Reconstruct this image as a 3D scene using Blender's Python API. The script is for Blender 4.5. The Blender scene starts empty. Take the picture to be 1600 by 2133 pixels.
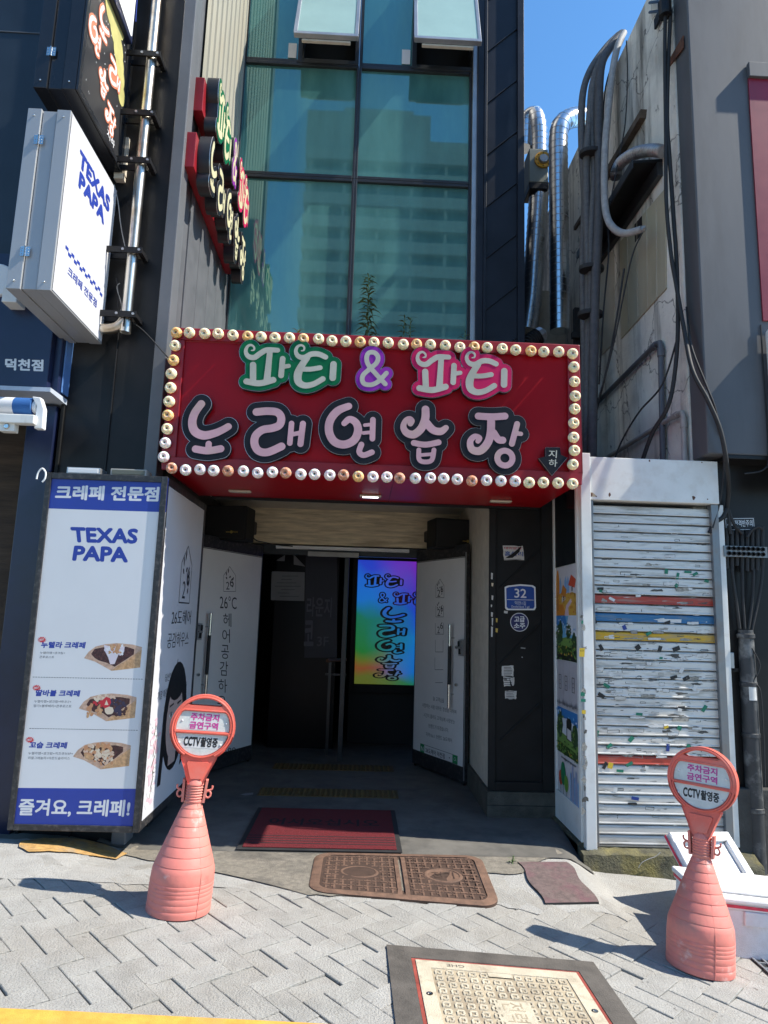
import bpy, bmesh, math, random
import numpy as np
from mathutils import Vector, Matrix
random.seed(7)
RAD = math.radians
scene = bpy.context.scene
COL = scene.collection

# ------------------------------------------------------------------ camera
CAMH = 1.5
FOC, PCX, PCY = 1400.0, 800.0, 1066.5          # focal length and centre in pixels of the 1600 x 2133 photograph
_yaw, _pit, _rol = RAD(1.772), RAD(9.0), RAD(1.740)
CW = Vector((math.sin(_yaw)*math.cos(_pit), math.cos(_yaw)*math.cos(_pit), math.sin(_pit)))
_r0 = Vector((math.cos(_yaw), -math.sin(_yaw), 0)); _u0 = _r0.cross(CW)
CR = _r0*math.cos(_rol) + _u0*math.sin(_rol); CU = CR.cross(CW)
EYE = Vector((0, 0, CAMH))
cam = bpy.data.cameras.new('camera'); cam_o = bpy.data.objects.new('camera', cam); COL.objects.link(cam_o)
cam.sensor_fit = 'VERTICAL'; cam.sensor_height = 24; cam.sensor_width = 18
cam.lens = FOC/2133*24
cam.clip_start = 0.05; cam.clip_end = 2000
m3 = Matrix((CR, CU, -CW)).transposed()
cam_o.matrix_world = Matrix.Translation(EYE) @ m3.to_4x4()
scene.camera = cam_o

# ------------------------------------------------------------------ light
SUN = Vector((0.85, -0.126, 1.0)).normalized()
w = bpy.data.worlds.new('World'); scene.world = w; w.use_nodes = True
nt = w.node_tree; nt.nodes.clear()
sky = nt.nodes.new('ShaderNodeTexSky'); sky.sky_type = 'NISHITA'; sky.sun_disc = False
sky.sun_elevation = math.asin(SUN.z); sky.sun_rotation = math.atan2(SUN.x, SUN.y)
sky.air_density = 0.9; sky.dust_density = 0.2; sky.ozone_density = 9.0; sky.altitude = 20
bg = nt.nodes.new('ShaderNodeBackground'); bg.inputs['Strength'].default_value = 0.15
wo = nt.nodes.new('ShaderNodeOutputWorld')
tint = nt.nodes.new('ShaderNodeMix'); tint.data_type = 'RGBA'; tint.blend_type = 'MULTIPLY'; tint.inputs[0].default_value = 1; tint.inputs[7].default_value = (1.0, .92, .765, 1)   # the camera's warm white balance
hs = nt.nodes.new('ShaderNodeHueSaturation'); hs.inputs['Saturation'].default_value = 1.1
nt.links.new(sky.outputs[0], hs.inputs['Color']); nt.links.new(hs.outputs[0], tint.inputs[6]); nt.links.new(tint.outputs[2], bg.inputs[0]); nt.links.new(bg.outputs[0], wo.inputs[0])
sl = bpy.data.lights.new('sun', 'SUN'); sl.energy = 3.3; sl.angle = RAD(0.53); sl.color = (1, 0.94, 0.83)
so = bpy.data.objects.new('sun', sl); COL.objects.link(so)
so.rotation_euler = SUN.to_track_quat('Z', 'Y').to_euler(); so.location = (8, -4, 14)
vs = scene.view_settings
scene.display_settings.display_device = 'sRGB'
vs.view_transform = 'Standard'; vs.look = 'None'; vs.gamma = 1; vs.use_curve_mapping = False
vs.exposure = 1.32
scene.cycles.max_bounces = 6; scene.cycles.diffuse_bounces = 3; scene.cycles.glossy_bounces = 4
scene.cycles.use_denoising = True

# ------------------------------------------------------------------ rays from picture points to real planes
def ray(x, y): return CW + CR*((x-PCX)/FOC) - CU*((y-PCY)/FOC)
def PY(x, y, Y): d = ray(x, y); return EYE + d*(Y/d.y)
def PX(x, y, X): d = ray(x, y); return EYE + d*(X/d.x)
def PZ(x, y, Z): d = ray(x, y); return EYE + d*((Z-CAMH)/d.z)
class Plane:
    def __init__(s, p, n): s.p = Vector(p); s.n = Vector(n).normalized()
    def hit(s, x, y, off=0.0):
        d = ray(x, y); t = (s.p - EYE).dot(s.n)/d.dot(s.n)
        return EYE + d*t + s.n*off
def planeY(Y): return Plane((0, Y, 0), (0, -1, 0))
def planeX(X, sgn): return Plane((X, 0, 0), (sgn, 0, 0))
def sstep(a, b, t):
    t = min(1, max(0, (t-a)/(b-a))); return t*t*(3-2*t)
def GZ(x, y):                                     # the street falls to the right, the entrance floor is level
    st = 0.0 - 0.07*x if x < 6 and x > -6 else -0.07*math.copysign(6, x)
    k = sstep(3.75, 4.55, y)*(1 - sstep(1.38, 1.62, x))
    k *= 1 - .6*(1 - sstep(-1.8, -1.35, x))
    return st*(1-k) - 0.004*k
def PG(x, y, off=0.0):                            # picture point on the ground
    z = 0.0
    for _ in range(12):
        p = PZ(x, y, z); z = 0.5*z + 0.5*GZ(p.x, p.y)
    p.z = GZ(p.x, p.y) + off
    return p

# ------------------------------------------------------------------ materials
def lin(c):
    if isinstance(c, str):
        c = c.lstrip('#'); c = [int(c[i:i+2], 16)/255 for i in (0, 2, 4)]
        return tuple(v/12.92 if v <= .04045 else ((v+.055)/1.055)**2.4 for v in c)
    return tuple(c)
MATS = {}
def mat(name, col, rough=0.6, metal=0.0, var=0.12, vscale=6.0, bump=0.0, bscale=80.0, spec=0.5, stretch=(1, 1, 1), stain=None, stain_amt=0.0, stain_scale=2.0, emit=None, estr=0.0, coat=0.0, ior=None):
    if name in MATS: return MATS[name]
    c = lin(col)
    m = bpy.data.materials.new(name); m.use_nodes = True
    t = m.node_tree; p = t.nodes['Principled BSDF']; L = t.links.new
    p.inputs['Roughness'].default_value = rough; p.inputs['Metallic'].default_value = metal
    p.inputs['Specular IOR Level'].default_value = spec
    p.inputs['Coat Weight'].default_value = coat
    if ior: p.inputs['IOR'].default_value = ior
    tc = t.nodes.new('ShaderNodeTexCoord'); mp = t.nodes.new('ShaderNodeMapping'); mp.inputs['Scale'].default_value = stretch
    oi = t.nodes.new('ShaderNodeObjectInfo'); rv = t.nodes.new('ShaderNodeVectorMath'); rv.operation = 'MULTIPLY_ADD'; rv.inputs[0].default_value = (31, 17, 23)
    L(oi.outputs['Random'], rv.inputs[1]); L(tc.outputs['Object'], rv.inputs[2]); L(rv.outputs[0], mp.inputs[0])   # every object gets its own piece of the pattern
    def noise(sc, det=5):
        n = t.nodes.new('ShaderNodeTexNoise'); n.inputs['Scale'].default_value = sc; n.inputs['Detail'].default_value = det
        n.inputs['Roughness'].default_value = 0.62
        L(mp.outputs[0], n.inputs['Vector']); return n
    last = None
    if var > 0:
        n = noise(vscale); r = t.nodes.new('ShaderNodeValToRGB')
        r.color_ramp.elements[0].position = 0.3; r.color_ramp.elements[1].position = 0.72
        r.color_ramp.elements[0].color = (*[max(0, v*(1-var)) for v in c], 1)
        r.color_ramp.elements[1].color = (*[min(1, v*(1+var)) for v in c], 1)
        L(n.outputs['Fac'], r.inputs[0]); last = r.outputs[0]
        rr = t.nodes.new('ShaderNodeMapRange'); rr.inputs[3].default_value = max(0.02, rough*0.82); rr.inputs[4].default_value = min(1, rough*1.18)
        L(n.outputs['Fac'], rr.inputs[0]); L(rr.outputs[0], p.inputs['Roughness'])
    else: p.inputs['Base Color'].default_value = (*c, 1)
    if stain is not None:
        n2 = noise(stain_scale, 8); r2 = t.nodes.new('ShaderNodeValToRGB')
        r2.color_ramp.elements[0].position = 0.5; r2.color_ramp.elements[1].position = 0.68
        r2.color_ramp.elements[0].color = (0, 0, 0, 1); r2.color_ramp.elements[1].color = (stain_amt,)*3 + (1,)
        mx = t.nodes.new('ShaderNodeMix'); mx.data_type = 'RGBA'
        L(n2.outputs['Fac'], r2.inputs[0]); L(r2.outputs[0], mx.inputs[0])
        if last: L(last, mx.inputs[6])
        else: mx.inputs[6].default_value = (*c, 1)
        mx.inputs[7].default_value = (*lin(stain), 1); last = mx.outputs[2]
    if last: L(last, p.inputs['Base Color'])
    if bump > 0:
        n3 = noise(bscale, 4); b = t.nodes.new('ShaderNodeBump'); b.inputs['Strength'].default_value = bump; b.inputs['Distance'].default_value = 0.01
        L(n3.outputs['Fac'], b.inputs['Height']); L(b.outputs[0], p.inputs['Normal'])
    if emit is not None:
        p.inputs['Emission Color'].default_value = (*lin(emit), 1); p.inputs['Emission Strength'].default_value = estr
    MATS[name] = m
    return m
def weather(m, col, scale, lo, hi, amt, st=(1, 1, 1), det=8):
    """one more layer of dirt or wear over a material's colour"""
    t = m.node_tree; p = t.nodes['Principled BSDF']; L = t.links.new; bc = p.inputs['Base Color']
    oi = t.nodes.new('ShaderNodeObjectInfo'); tc = t.nodes.new('ShaderNodeTexCoord'); rv = t.nodes.new('ShaderNodeVectorMath'); rv.operation = 'MULTIPLY_ADD'; rv.inputs[0].default_value = (13, 29, 7)
    mp = t.nodes.new('ShaderNodeMapping'); mp.inputs['Scale'].default_value = st; n = t.nodes.new('ShaderNodeTexNoise'); n.inputs['Scale'].default_value = scale; n.inputs['Detail'].default_value = det; n.inputs['Roughness'].default_value = .65
    r = t.nodes.new('ShaderNodeMapRange'); r.inputs[1].default_value = lo; r.inputs[2].default_value = hi; r.inputs[4].default_value = amt
    x = t.nodes.new('ShaderNodeMix'); x.data_type = 'RGBA'; x.inputs[7].default_value = (*col, 1); x.inputs[6].default_value = bc.default_value
    L(oi.outputs['Random'], rv.inputs[1]); L(tc.outputs['Object'], rv.inputs[2]); L(rv.outputs[0], mp.inputs[0]); L(mp.outputs[0], n.inputs['Vector']); L(n.outputs['Fac'], r.inputs[0]); L(r.outputs[0], x.inputs[0])
    if bc.links: L(bc.links[0].from_socket, x.inputs[6])
    L(x.outputs[2], bc)
def flat(name, col, rough=0.5): return mat(name, col, rough, var=0.05, vscale=9)

# ------------------------------------------------------------------ mesh building
WM = {}                                           # world matrix of every Empty/parent I make
class MB:
    def __init__(s): s.v = []; s.f = []; s.m = []; s.mats = []
    def mi(s, m):
        if m not in s.mats: s.mats.append(m)
        return s.mats.index(m)
    def add(s, vs, fs, m):
        o = len(s.v); k = s.mi(m)
        s.v += [Vector(v) for v in vs]
        for f in fs: s.f.append([i+o for i in f]); s.m.append(k)
        return s
    def obox(s, o, a, b, c, m):
        o, a, b, c = Vector(o), Vector(a), Vector(b), Vector(c)
        vs = [o, o+a, o+a+b, o+b, o+c, o+a+c, o+a+b+c, o+b+c]
        return s.add(vs, [(0, 3, 2, 1), (4, 5, 6, 7), (0, 1, 5, 4), (1, 2, 6, 5), (2, 3, 7, 6), (3, 0, 4, 7)], m)
    def box(s, x0, x1, y0, y1, z0, z1, m): return s.obox((x0, y0, z0), (x1-x0, 0, 0), (0, y1-y0, 0), (0, 0, z1-z0), m)
    def prism(s, poly, vec, m, m2=None):
        n = len(poly); vec = Vector(vec); a = [Vector(p) for p in poly]; b = [p+vec for p in a]
        s.add(a+b, [tuple(range(n))[::-1], tuple(range(n, 2*n))], m)
        s.add(a+b, [(i, (i+1) % n, n+(i+1) % n, n+i) for i in range(n)], m2 or m)
        return s
    def poly(s, pts, m): return s.add(pts, [tuple(range(len(pts)))], m)
    def tube(s, pts, r, m, n=10, caps=True):
        pts = [Vector(p) for p in pts]; N = len(pts)
        rs = r if isinstance(r, (list, tuple)) else [r]*N
        up = None; vs = []
        for i, p in enumerate(pts):
            t = (pts[min(i+1, N-1)] - pts[max(i-1, 0)]).normalized()
            if up is None:
                up = Vector((0, 0, 1)) if abs(t.z) < .9 else Vector((1, 0, 0))
            a = (up - t*up.dot(t))
            if a.length < 1e-5: a = t.orthogonal()
            a.normalize(); b = t.cross(a); up = a
            vs += [p + (a*math.cos(2*math.pi*k/n) + b*math.sin(2*math.pi*k/n))*rs[i] for k in range(n)]
        fs = [(i*n+k, i*n+(k+1) % n, (i+1)*n+(k+1) % n, (i+1)*n+k) for i in range(N-1) for k in range(n)]
        if caps: fs += [tuple(range(n))[::-1], tuple(range((N-1)*n, N*n))]
        return s.add(vs, fs, m)
    def lathe(s, prof, m, c=(0, 0, 0), n=32, ax=(0, 0, 1), sx=1.0, sy=1.0):
        q = Vector((0, 0, 1)).rotation_difference(Vector(ax).normalized()); c = Vector(c); vs = []
        for r, z in prof:
            for k in range(n):
                a = 2*math.pi*k/n; vs.append(c + q @ Vector((r*math.cos(a)*sx, r*math.sin(a)*sy, z)))
        N = len(prof)
        fs = [(i*n+k, i*n+(k+1) % n, (i+1)*n+(k+1) % n, (i+1)*n+k) for i in range(N-1) for k in range(n)]
        if prof[0][0] > 1e-4: fs.append(tuple(range(n))[::-1])
        if prof[-1][0] > 1e-4: fs.append(tuple(range((N-1)*n, N*n)))
        return s.add(vs, fs, m)
    def build(s, name, parent=None, loc=None, smooth=None, bevel=0.0, local=False, recalc=True, seg=2):
        me = bpy.data.meshes.new(name)
        if parent is not None: org = WM[parent]
        else: org = Matrix.Translation(Vector(loc) if loc is not None else Vector((0, 0, 0)))
        inv = Matrix() if local else org.inverted()
        me.from_pydata([inv @ v for v in s.v], [], s.f)
        for mm in s.mats: me.materials.append(mm)
        me.polygons.foreach_set('material_index', s.m)
        if recalc:
            bm = bmesh.new(); bm.from_mesh(me); bmesh.ops.remove_doubles(bm, verts=bm.verts, dist=1e-6)
            bmesh.ops.recalc_face_normals(bm, faces=bm.faces); bm.to_mesh(me); bm.free()
        me.update()
        if smooth is not None:
            me.polygons.foreach_set('use_smooth', [True]*len(me.polygons)); me.set_sharp_from_angle(angle=RAD(smooth))
        o = bpy.data.objects.new(name, me); COL.objects.link(o)
        if parent is not None: o.parent = parent; WM[o] = WM[parent].copy()
        else: o.location = org.to_translation(); WM[o] = org
        if bevel > 0:
            b = o.modifiers.new('bevel', 'BEVEL'); b.width = bevel; b.segments = seg; b.limit_method = 'ANGLE'; b.angle_limit = RAD(40)
        return o
def tag(o, label=None, cat=None, group=None, kind=None):
    if label: o['label'] = label
    if cat: o['category'] = cat
    if group: o['group'] = group
    if kind: o['kind'] = kind
    return o
def thing(name, loc, label, cat, group=None, mw=None):
    o = bpy.data.objects.new(name, None); COL.objects.link(o); o.empty_display_size = 0.1
    mw = mw or Matrix.Translation(Vector(loc)); o.matrix_world = mw; WM[o] = mw
    return tag(o, label, cat, group)
def copy_tree(o, parent=None):
    c = o.copy(); COL.objects.link(c)
    if parent is not None: c.parent = parent
    for ch in list(o.children): copy_tree(ch, c)
    return c
def spline(pts, k=6, closed=False):
    P = [np.array(p, float) for p in pts]; n = len(P); out = []
    if n < 3: return P
    for i in range(n if closed else n-1):
        if closed: a, b, c, d = P[(i-1) % n], P[i], P[(i+1) % n], P[(i+2) % n]
        else: a, b, c, d = P[max(i-1, 0)], P[i], P[i+1], P[min(i+2, n-1)]
        for j in range(k):
            t = j/k
            out.append(0.5*((2*b) + (c-a)*t + (2*a-5*b+4*c-d)*t*t + (3*b-a-3*c+d)*t**3))
    if not closed: out.append(P[-1])
    return out

# ------------------------------------------------------------------ writing
_ws = bpy.data.scenes.new('workshop'); _wl = _ws.view_layers[0]      # glyphs are cut here, then the scene is removed
_tc = {}
def text_geo(s, bold=0.0, shear=0.0):
    bold = 0.0
    key = (s, bold, shear)
    if key in _tc: return _tc[key]
    c = bpy.data.curves.new('writing', 'FONT'); c.body = s; c.size = 1; c.offset = bold; c.resolution_u = 3; c.shear = shear
    o = bpy.data.objects.new('writing', c); _ws.collection.objects.link(o)
    _wl.update()
    me = bpy.data.meshes.new_from_object(o.evaluated_get(_wl.depsgraph))
    v = np.array([q.co[:2] for q in me.vertices]).reshape(-1, 2); f = [tuple(p.vertices) for p in me.polygons]
    bpy.data.objects.remove(o); bpy.data.curves.remove(c); bpy.data.meshes.remove(me)
    lo, hi = v.min(0), v.max(0); v = (v-lo)/np.maximum(hi-lo, 1e-6)
    _te[s] = hi-lo; _tc[key] = (v, f); return _tc[key]
_te = {}
def heavy(s, v, bold):
    """copies of the glyph outline, each a hair's breadth apart, that together read as a heavier weight"""
    if bold < .012: return [(v, 0)]
    w = _te[s]; d = np.array([bold*.62/w[0], bold*.62/w[1]]); k = 1-2*d; c = v*k+d; out = [(c, 0)]
    for i, a in enumerate(np.arange(6)*math.pi/3+.3): out.append((c+d*np.array([math.cos(a), math.sin(a)]), i+1))
    return out
def T(mb, pl, s, tl, tr, bl, m, off=0.004, bold=0.0, br=None, shear=0.0, raw=False):
    """writing on a plane, inside the picture quad tl-tr-bl"""
    v, f = text_geo(s, bold, shear); off = off if raw else off*.1
    if br is None: br = (tr[0]+bl[0]-tl[0], tr[1]+bl[1]-tl[1])
    A, B, C, D = [pl.hit(*q, off) for q in (tl, tr, br, bl)]
    for vv, i in heavy(s, v, bold): mb.add([(A*(1-x)+B*x)*y + (D*(1-x)+C*x)*(1-y) + pl.n*(i*.00002) for x, y in vv], f, m)
def T3(mb, o, u, w, s, m, bold=0.0):
    v, f = text_geo(s, bold); o, u, w = Vector(o), Vector(u), Vector(w); n = u.cross(w).normalized()
    for vv, i in heavy(s, v, bold): mb.add([o+u*x+w*y+n*(i*.00002) for x, y in vv], f, m)
def D(mb, pl, pts, m, off=0.003): mb.poly([pl.hit(x, y, off*.1) for x, y in pts], m)   # print lies a fraction of a millimetre proud
def DL(mb, pl, pts, wd, m, off=0.003, closed=False, raw=False):
    """thin printed line of half width wd (metres) along picture points"""
    off = off if raw else off*.1
    q = [pl.hit(x, y, off) for x, y in pts]
    if closed: q.append(q[0])
    for i, (a, b) in enumerate(zip(q[:-1], q[1:])):
        t = (b-a)
        if t.length < 1e-6: continue
        t.normalize(); s = t.cross(pl.n)*wd; e = t*wd*.9; k = pl.n*(0.00003*(i % 3))
        mb.add([a-e-s+k, b+e-s+k, b+e+s+k, a-e+s+k], [(0, 1, 2, 3)], m)
def blob(cx, cy, rx, ry, n=14, j=0.0, rot=0.0):
    out = []
    for k in range(n):
        a = 2*math.pi*k/n; r = 1 + random.uniform(-j, j); x, y = rx*r*math.cos(a), ry*r*math.sin(a)
        out.append((cx + x*math.cos(rot)-y*math.sin(rot), cy + x*math.sin(rot)+y*math.cos(rot)))
    return out

# ------------------------------------------------------------------ rounded channel letters from strokes
def contour(F, xs, ys, lev):
    nx, ny = len(xs), len(ys); nxt = {}; pt = {}
    def P(i, j, k, l):
        key = (i, j, k, l) if (i, j) < (k, l) else (k, l, i, j)
        if key not in pt:
            a, b = F[j, i]-lev, F[l, k]-lev; t = a/(a-b)
            pt[key] = (xs[i]+(xs[k]-xs[i])*t, ys[j]+(ys[l]-ys[j])*t)
        return key
    S = F < lev
    for j in range(ny-1):
        row = S[j] | S[j+1]
        for i in range(nx-1):
            if not (row[i] or row[i+1]): continue
            c = (S[j, i], S[j, i+1], S[j+1, i+1], S[j+1, i])
            if all(c): continue
            e = [(i, j, i+1, j), (i+1, j, i+1, j+1), (i+1, j+1, i, j+1), (i, j+1, i, j)]
            cr = [q for q in range(4) if c[q] != c[(q+1) % 4]]
            if len(cr) == 2:
                a, b = cr
                if not c[(a+1) % 4]: a, b = b, a
                nxt.setdefault(P(*e[a]), []).append(P(*e[b]))
            elif len(cr) == 4:
                for a in range(4):
                    if c[(a+1) % 4]: nxt.setdefault(P(*e[a]), []).append(P(*e[(a+1) % 4]))
    loops = []
    while nxt:
        k0 = next(iter(nxt)); k = k0; lp = []
        while k in nxt:
            lp.append(pt[k]); n = nxt[k].pop()
            if not nxt[k]: del nxt[k]
            k = n
            if k == k0: break
        if len(lp) > 5: loops.append(lp)
    return loops
_lg = {}
def fill_loops(loops, depth):
    c = bpy.data.curves.new('letter', 'CURVE'); c.dimensions = '2D'; c.fill_mode = 'BOTH'; c.extrude = depth/2
    for lp in loops:
        sp = c.splines.new('POLY'); sp.points.add(len(lp)-1); sp.use_cyclic_u = True
        for q, p in zip(sp.points, lp): q.co = (p[0], p[1], 0, 1)
    o = bpy.data.objects.new('letter', c); _ws.collection.objects.link(o); _wl.update()
    me = bpy.data.meshes.new_from_object(o.evaluated_get(_wl.depsgraph))
    v = np.array([q.co[:] for q in me.vertices]); f = [tuple(p.vertices) for p in me.polygons]
    v[:, 2] += depth/2
    bpy.data.objects.remove(o); bpy.data.curves.remove(c); bpy.data.meshes.remove(me)
    return v, f
LOGO = {}
def logo_geo(key, grow, depth):
    k = (key, round(grow, 4), round(depth, 4))
    if k in _lg: return _lg[k]
    segs = LOGO[key]; allp = np.concatenate([np.array(s[0]) for s in segs]); pad = 0.03+grow+0.03
    lo, hi = allp.min(0)-pad, allp.max(0)+pad; h = 0.0042
    xs = np.arange(lo[0], hi[0], h); ys = np.arange(lo[1], hi[1], h); X, Y = np.meshgrid(xs, ys); F = np.full(X.shape, 9.)
    for pts, rr in segs:
        for i in range(len(pts)-1):
            (ax, ay), (bx, by) = pts[i], pts[i+1]; dx, dy = bx-ax, by-ay; L = dx*dx+dy*dy+1e-12
            t = np.clip(((X-ax)*dx+(Y-ay)*dy)/L, 0, 1)
            F = np.minimum(F, np.hypot(X-ax-t*dx, Y-ay-t*dy) - (rr[i]*(1-t)+rr[i+1]*t))
    loops = contour(F, xs, ys, grow)
    if grow > .015:                                # backing boards are solid: keep outer outlines only
        ar = lambda lp: sum(a[0]*b[1]-b[0]*a[1] for a, b in zip(lp, lp[1:]+lp[:1])); big = max((ar(lp) for lp in loops), key=abs); loops = [lp for lp in loops if ar(lp)*big > 0]
    _lg[k] = fill_loops(loops, depth); return _lg[k]
def put_logo(mb, key, grow, depth, o, u, w, n, m, s=1.0, base=0.0, ds=None):
    """letter `key` in sign-plane metres, mapped to o + u*s*x + w*s*y + n*z"""
    v, f = logo_geo(key, grow, depth); o, u, w, n = Vector(o), Vector(u), Vector(w), Vector(n)
    mb.add([o + u*(s*p[0]) + w*(s*p[1]) + n*(base + (p[2] if ds is None else p[2]*ds)) for p in v], f, m)

# ------------------------------------------------------------------ materials in use
m_paver = mat('paver', (.355, .345, .32), .92, var=.13, vscale=9, bump=1.0, bscale=120, stain=(.22, .20, .17), stain_amt=.55, stain_scale=130)
m_joint = mat('paver joint', (.17, .155, .13), .95, var=.3, bump=.5, bscale=200)
m_mortar = mat('rough mortar', (.38, .372, .35), .95, var=.14, vscale=5, bump=1.0, bscale=120, stain=(.22, .20, .17), stain_amt=.6, stain_scale=110)
m_apron = mat('old concrete', (.24, .215, .175), .95, var=.3, vscale=30, bump=1.0, bscale=180, stain=(.07, .065, .06), stain_amt=.7, stain_scale=3)
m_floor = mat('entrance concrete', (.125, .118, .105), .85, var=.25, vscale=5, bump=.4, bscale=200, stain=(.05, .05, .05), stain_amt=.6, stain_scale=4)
m_black = mat('black metal sheet', (.012, .012, .013), .42, var=.4, vscale=3, bump=.05, bscale=6, spec=.28)
m_blackr = mat('black paint', (.012, .012, .012), .6, var=.35, vscale=5, spec=.22)
m_tower = mat('blue black cladding', (.013, .016, .024), .38, var=.35, vscale=2.5, bump=.06, bscale=4, spec=.3)
m_grey = mat('grey steel pillar', (.13, .135, .145), .4, var=.15, vscale=2)
m_navy = mat('navy panel', (.010, .016, .05), .35, var=.25, vscale=3, bump=.04, bscale=5)
m_navy2 = mat('navy wall', (.012, .022, .036), .5, var=.3, vscale=2)
m_corr = mat('cream corrugated metal', (.36, .34, .27), .5, var=.15, vscale=3, stain=(.25, .2, .13), stain_amt=.4, stain_scale=3, stretch=(1, 1, .3))
m_graysheet = mat('grey wall sheet', (.10, .105, .115), .55, var=.15)
m_alu = mat('aluminium', (.42, .43, .44), .38, metal=.75, var=.12)
m_steel = mat('stainless steel', (.66, .62, .54), .3, metal=1.0, var=.15, vscale=4, stain=(.30, .20, .10), stain_amt=.6, stain_scale=5)
m_chrome = mat('bright steel', (.62, .62, .60), .2, metal=1.0, var=.05)
m_beige = mat('beige render', (.55, .49, .40), .85, var=.12, vscale=10, bump=.3, bscale=200)
m_trav = mat('travertine', (.66, .55, .37), .5, var=.35, vscale=7, stretch=(.35, 1, 3.5), stain=(.20, .13, .07), stain_amt=.5, stain_scale=6)
m_red = mat('red sign panel', (.30, .0008, .006), .35, var=.12, vscale=2, spec=.25)
m_red2 = mat('red metal edge', (.24, .005, .012), .4, var=.2, vscale=5)
m_white = mat('white panel', (.74, .74, .74), .45, var=.04, vscale=3)
m_wpaint = mat('white painted steel', (.72, .72, .69), .5, var=.07, vscale=4, stain=(.50, .44, .36), stain_amt=.3, stain_scale=9, bump=.05, bscale=8)
m_print = mat('white print film', (.66, .66, .67), .4, var=.03, vscale=2)
m_greyp = mat('warm grey print', (.50, .47, .47), .45, var=.04, vscale=2)
m_blue = flat('print royal blue', (.016, .042, .30), .4)
m_ink = flat('black ink', (.012, .012, .014), .5)
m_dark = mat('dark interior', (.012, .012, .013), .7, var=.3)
m_canopy = mat('canopy concrete', (.44, .42, .37), .92, var=.25, vscale=2.2, bump=.6, bscale=60, stretch=(1, 1, .45), stain=(.15, .14, .12), stain_amt=.7, stain_scale=1.5)
def concrete_mat():
    m = mat('stained concrete', (.78, .755, .68), .93, var=.2, vscale=1.6, bump=.9, bscale=45); t = m.node_tree; p = t.nodes['Principled BSDF']; L = t.links.new
    src = p.inputs['Base Color'].links[0].from_socket; tc = t.nodes.new('ShaderNodeTexCoord')
    def layer(src, col, scale, st, lo, hi, amt, det=8):
        mp = t.nodes.new('ShaderNodeMapping'); mp.inputs['Scale'].default_value = st; n = t.nodes.new('ShaderNodeTexNoise'); n.inputs['Scale'].default_value = scale; n.inputs['Detail'].default_value = det; n.inputs['Roughness'].default_value = .65
        r = t.nodes.new('ShaderNodeMapRange'); r.inputs[1].default_value = lo; r.inputs[2].default_value = hi; r.inputs[4].default_value = amt
        x = t.nodes.new('ShaderNodeMix'); x.data_type = 'RGBA'; x.inputs[7].default_value = (*col, 1)
        L(tc.outputs['Object'], mp.inputs[0]); L(mp.outputs[0], n.inputs['Vector']); L(n.outputs['Fac'], r.inputs[0]); L(r.outputs[0], x.inputs[0]); L(src, x.inputs[6]); return x.outputs[2]
    src = layer(src, (.22, .215, .20), 1.0, (1, 1, .9), .52, .70, .6)                 # broad grey weathering
    src = layer(src, (.08, .075, .065), 5.0, (1, 1, .09), .50, .70, .85)                # rain streaks
    src = layer(src, (.05, .045, .04), 9.0, (1, 1, .8), .63, .72, .8)                  # dark pitting
    src = layer(src, (.34, .17, .07), 2.2, (1, 1, .22), .66, .74, .6)                  # rust runs
    v = t.nodes.new('ShaderNodeTexVoronoi'); v.feature = 'DISTANCE_TO_EDGE'; v.inputs['Scale'].default_value = 1.15; nz = t.nodes.new('ShaderNodeTexNoise'); nz.inputs['Scale'].default_value = 3; nz.inputs['Detail'].default_value = 8
    va = t.nodes.new('ShaderNodeVectorMath'); va.operation = 'MULTIPLY_ADD'; va.inputs[1].default_value = (.55, .55, .55); L(tc.outputs['Object'], nz.inputs['Vector']); L(nz.outputs['Color'], va.inputs[0]); L(tc.outputs['Object'], va.inputs[2]); L(va.outputs[0], v.inputs['Vector'])
    r = t.nodes.new('ShaderNodeMapRange'); r.inputs[1].default_value = .0; r.inputs[2].default_value = .012; r.inputs[3].default_value = .8; r.inputs[4].default_value = 0; L(v.outputs['Distance'], r.inputs[0])
    x = t.nodes.new('ShaderNodeMix'); x.data_type = 'RGBA'; x.inputs[7].default_value = (.04, .037, .033, 1); L(r.outputs[0], x.inputs[0]); L(src, x.inputs[6]); L(x.outputs[2], p.inputs['Base Color'])
    return m
m_concrete = concrete_mat()
m_concL = mat('pale concrete', (.44, .40, .32), .9, var=.2, vscale=3, bump=.4, bscale=90, stretch=(1, 1, .4), stain=(.16, .13, .09), stain_amt=.7, stain_scale=2)
m_fascia = mat('grey aluminium fascia', (.105, .107, .115), .5, var=.16, vscale=1.5, spec=.35, stretch=(1, 1, .25), stain=(.07, .07, .072), stain_amt=.5, stain_scale=3.5, bump=.06, bscale=9)
m_redp = mat('dark red panel', (.23, .012, .03), .4, var=.1)
m_rub = mat('black rubber', (.02, .02, .021), .7, var=.3, vscale=8)
m_hose = mat('grey wrapped hose', (.11, .11, .112), .7, var=.3, vscale=20, bump=.5, bscale=60, stretch=(1, 1, 2))
m_duct = mat('galvanised duct', (.66, .67, .68), .24, metal=1.0, var=.12, vscale=9, bump=.08, bscale=14)
m_pvc = mat('grey plastic pipe', (.10, .108, .125), .5, var=.15)
m_pvc2 = mat('pale plastic pipe', (.36, .35, .33), .55, var=.2)
m_rust = mat('rusty iron', (.15, .085, .056), .85, var=.35, vscale=18, bump=.5, bscale=120, stain=(.09, .05, .035), stain_amt=.7, stain_scale=6)
m_rustd = mat('rusty iron recess', (.055, .03, .02), .9, var=.3, vscale=18)
m_moss = mat('mossy concrete', (.085, .08, .05), .95, var=.5, vscale=12, bump=1.0, bscale=60, stain=(.25, .21, .06), stain_amt=.6, stain_scale=3.5)
m_leaf = mat('leaf', (.075, .13, .035), .5, var=.4, vscale=30)
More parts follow.
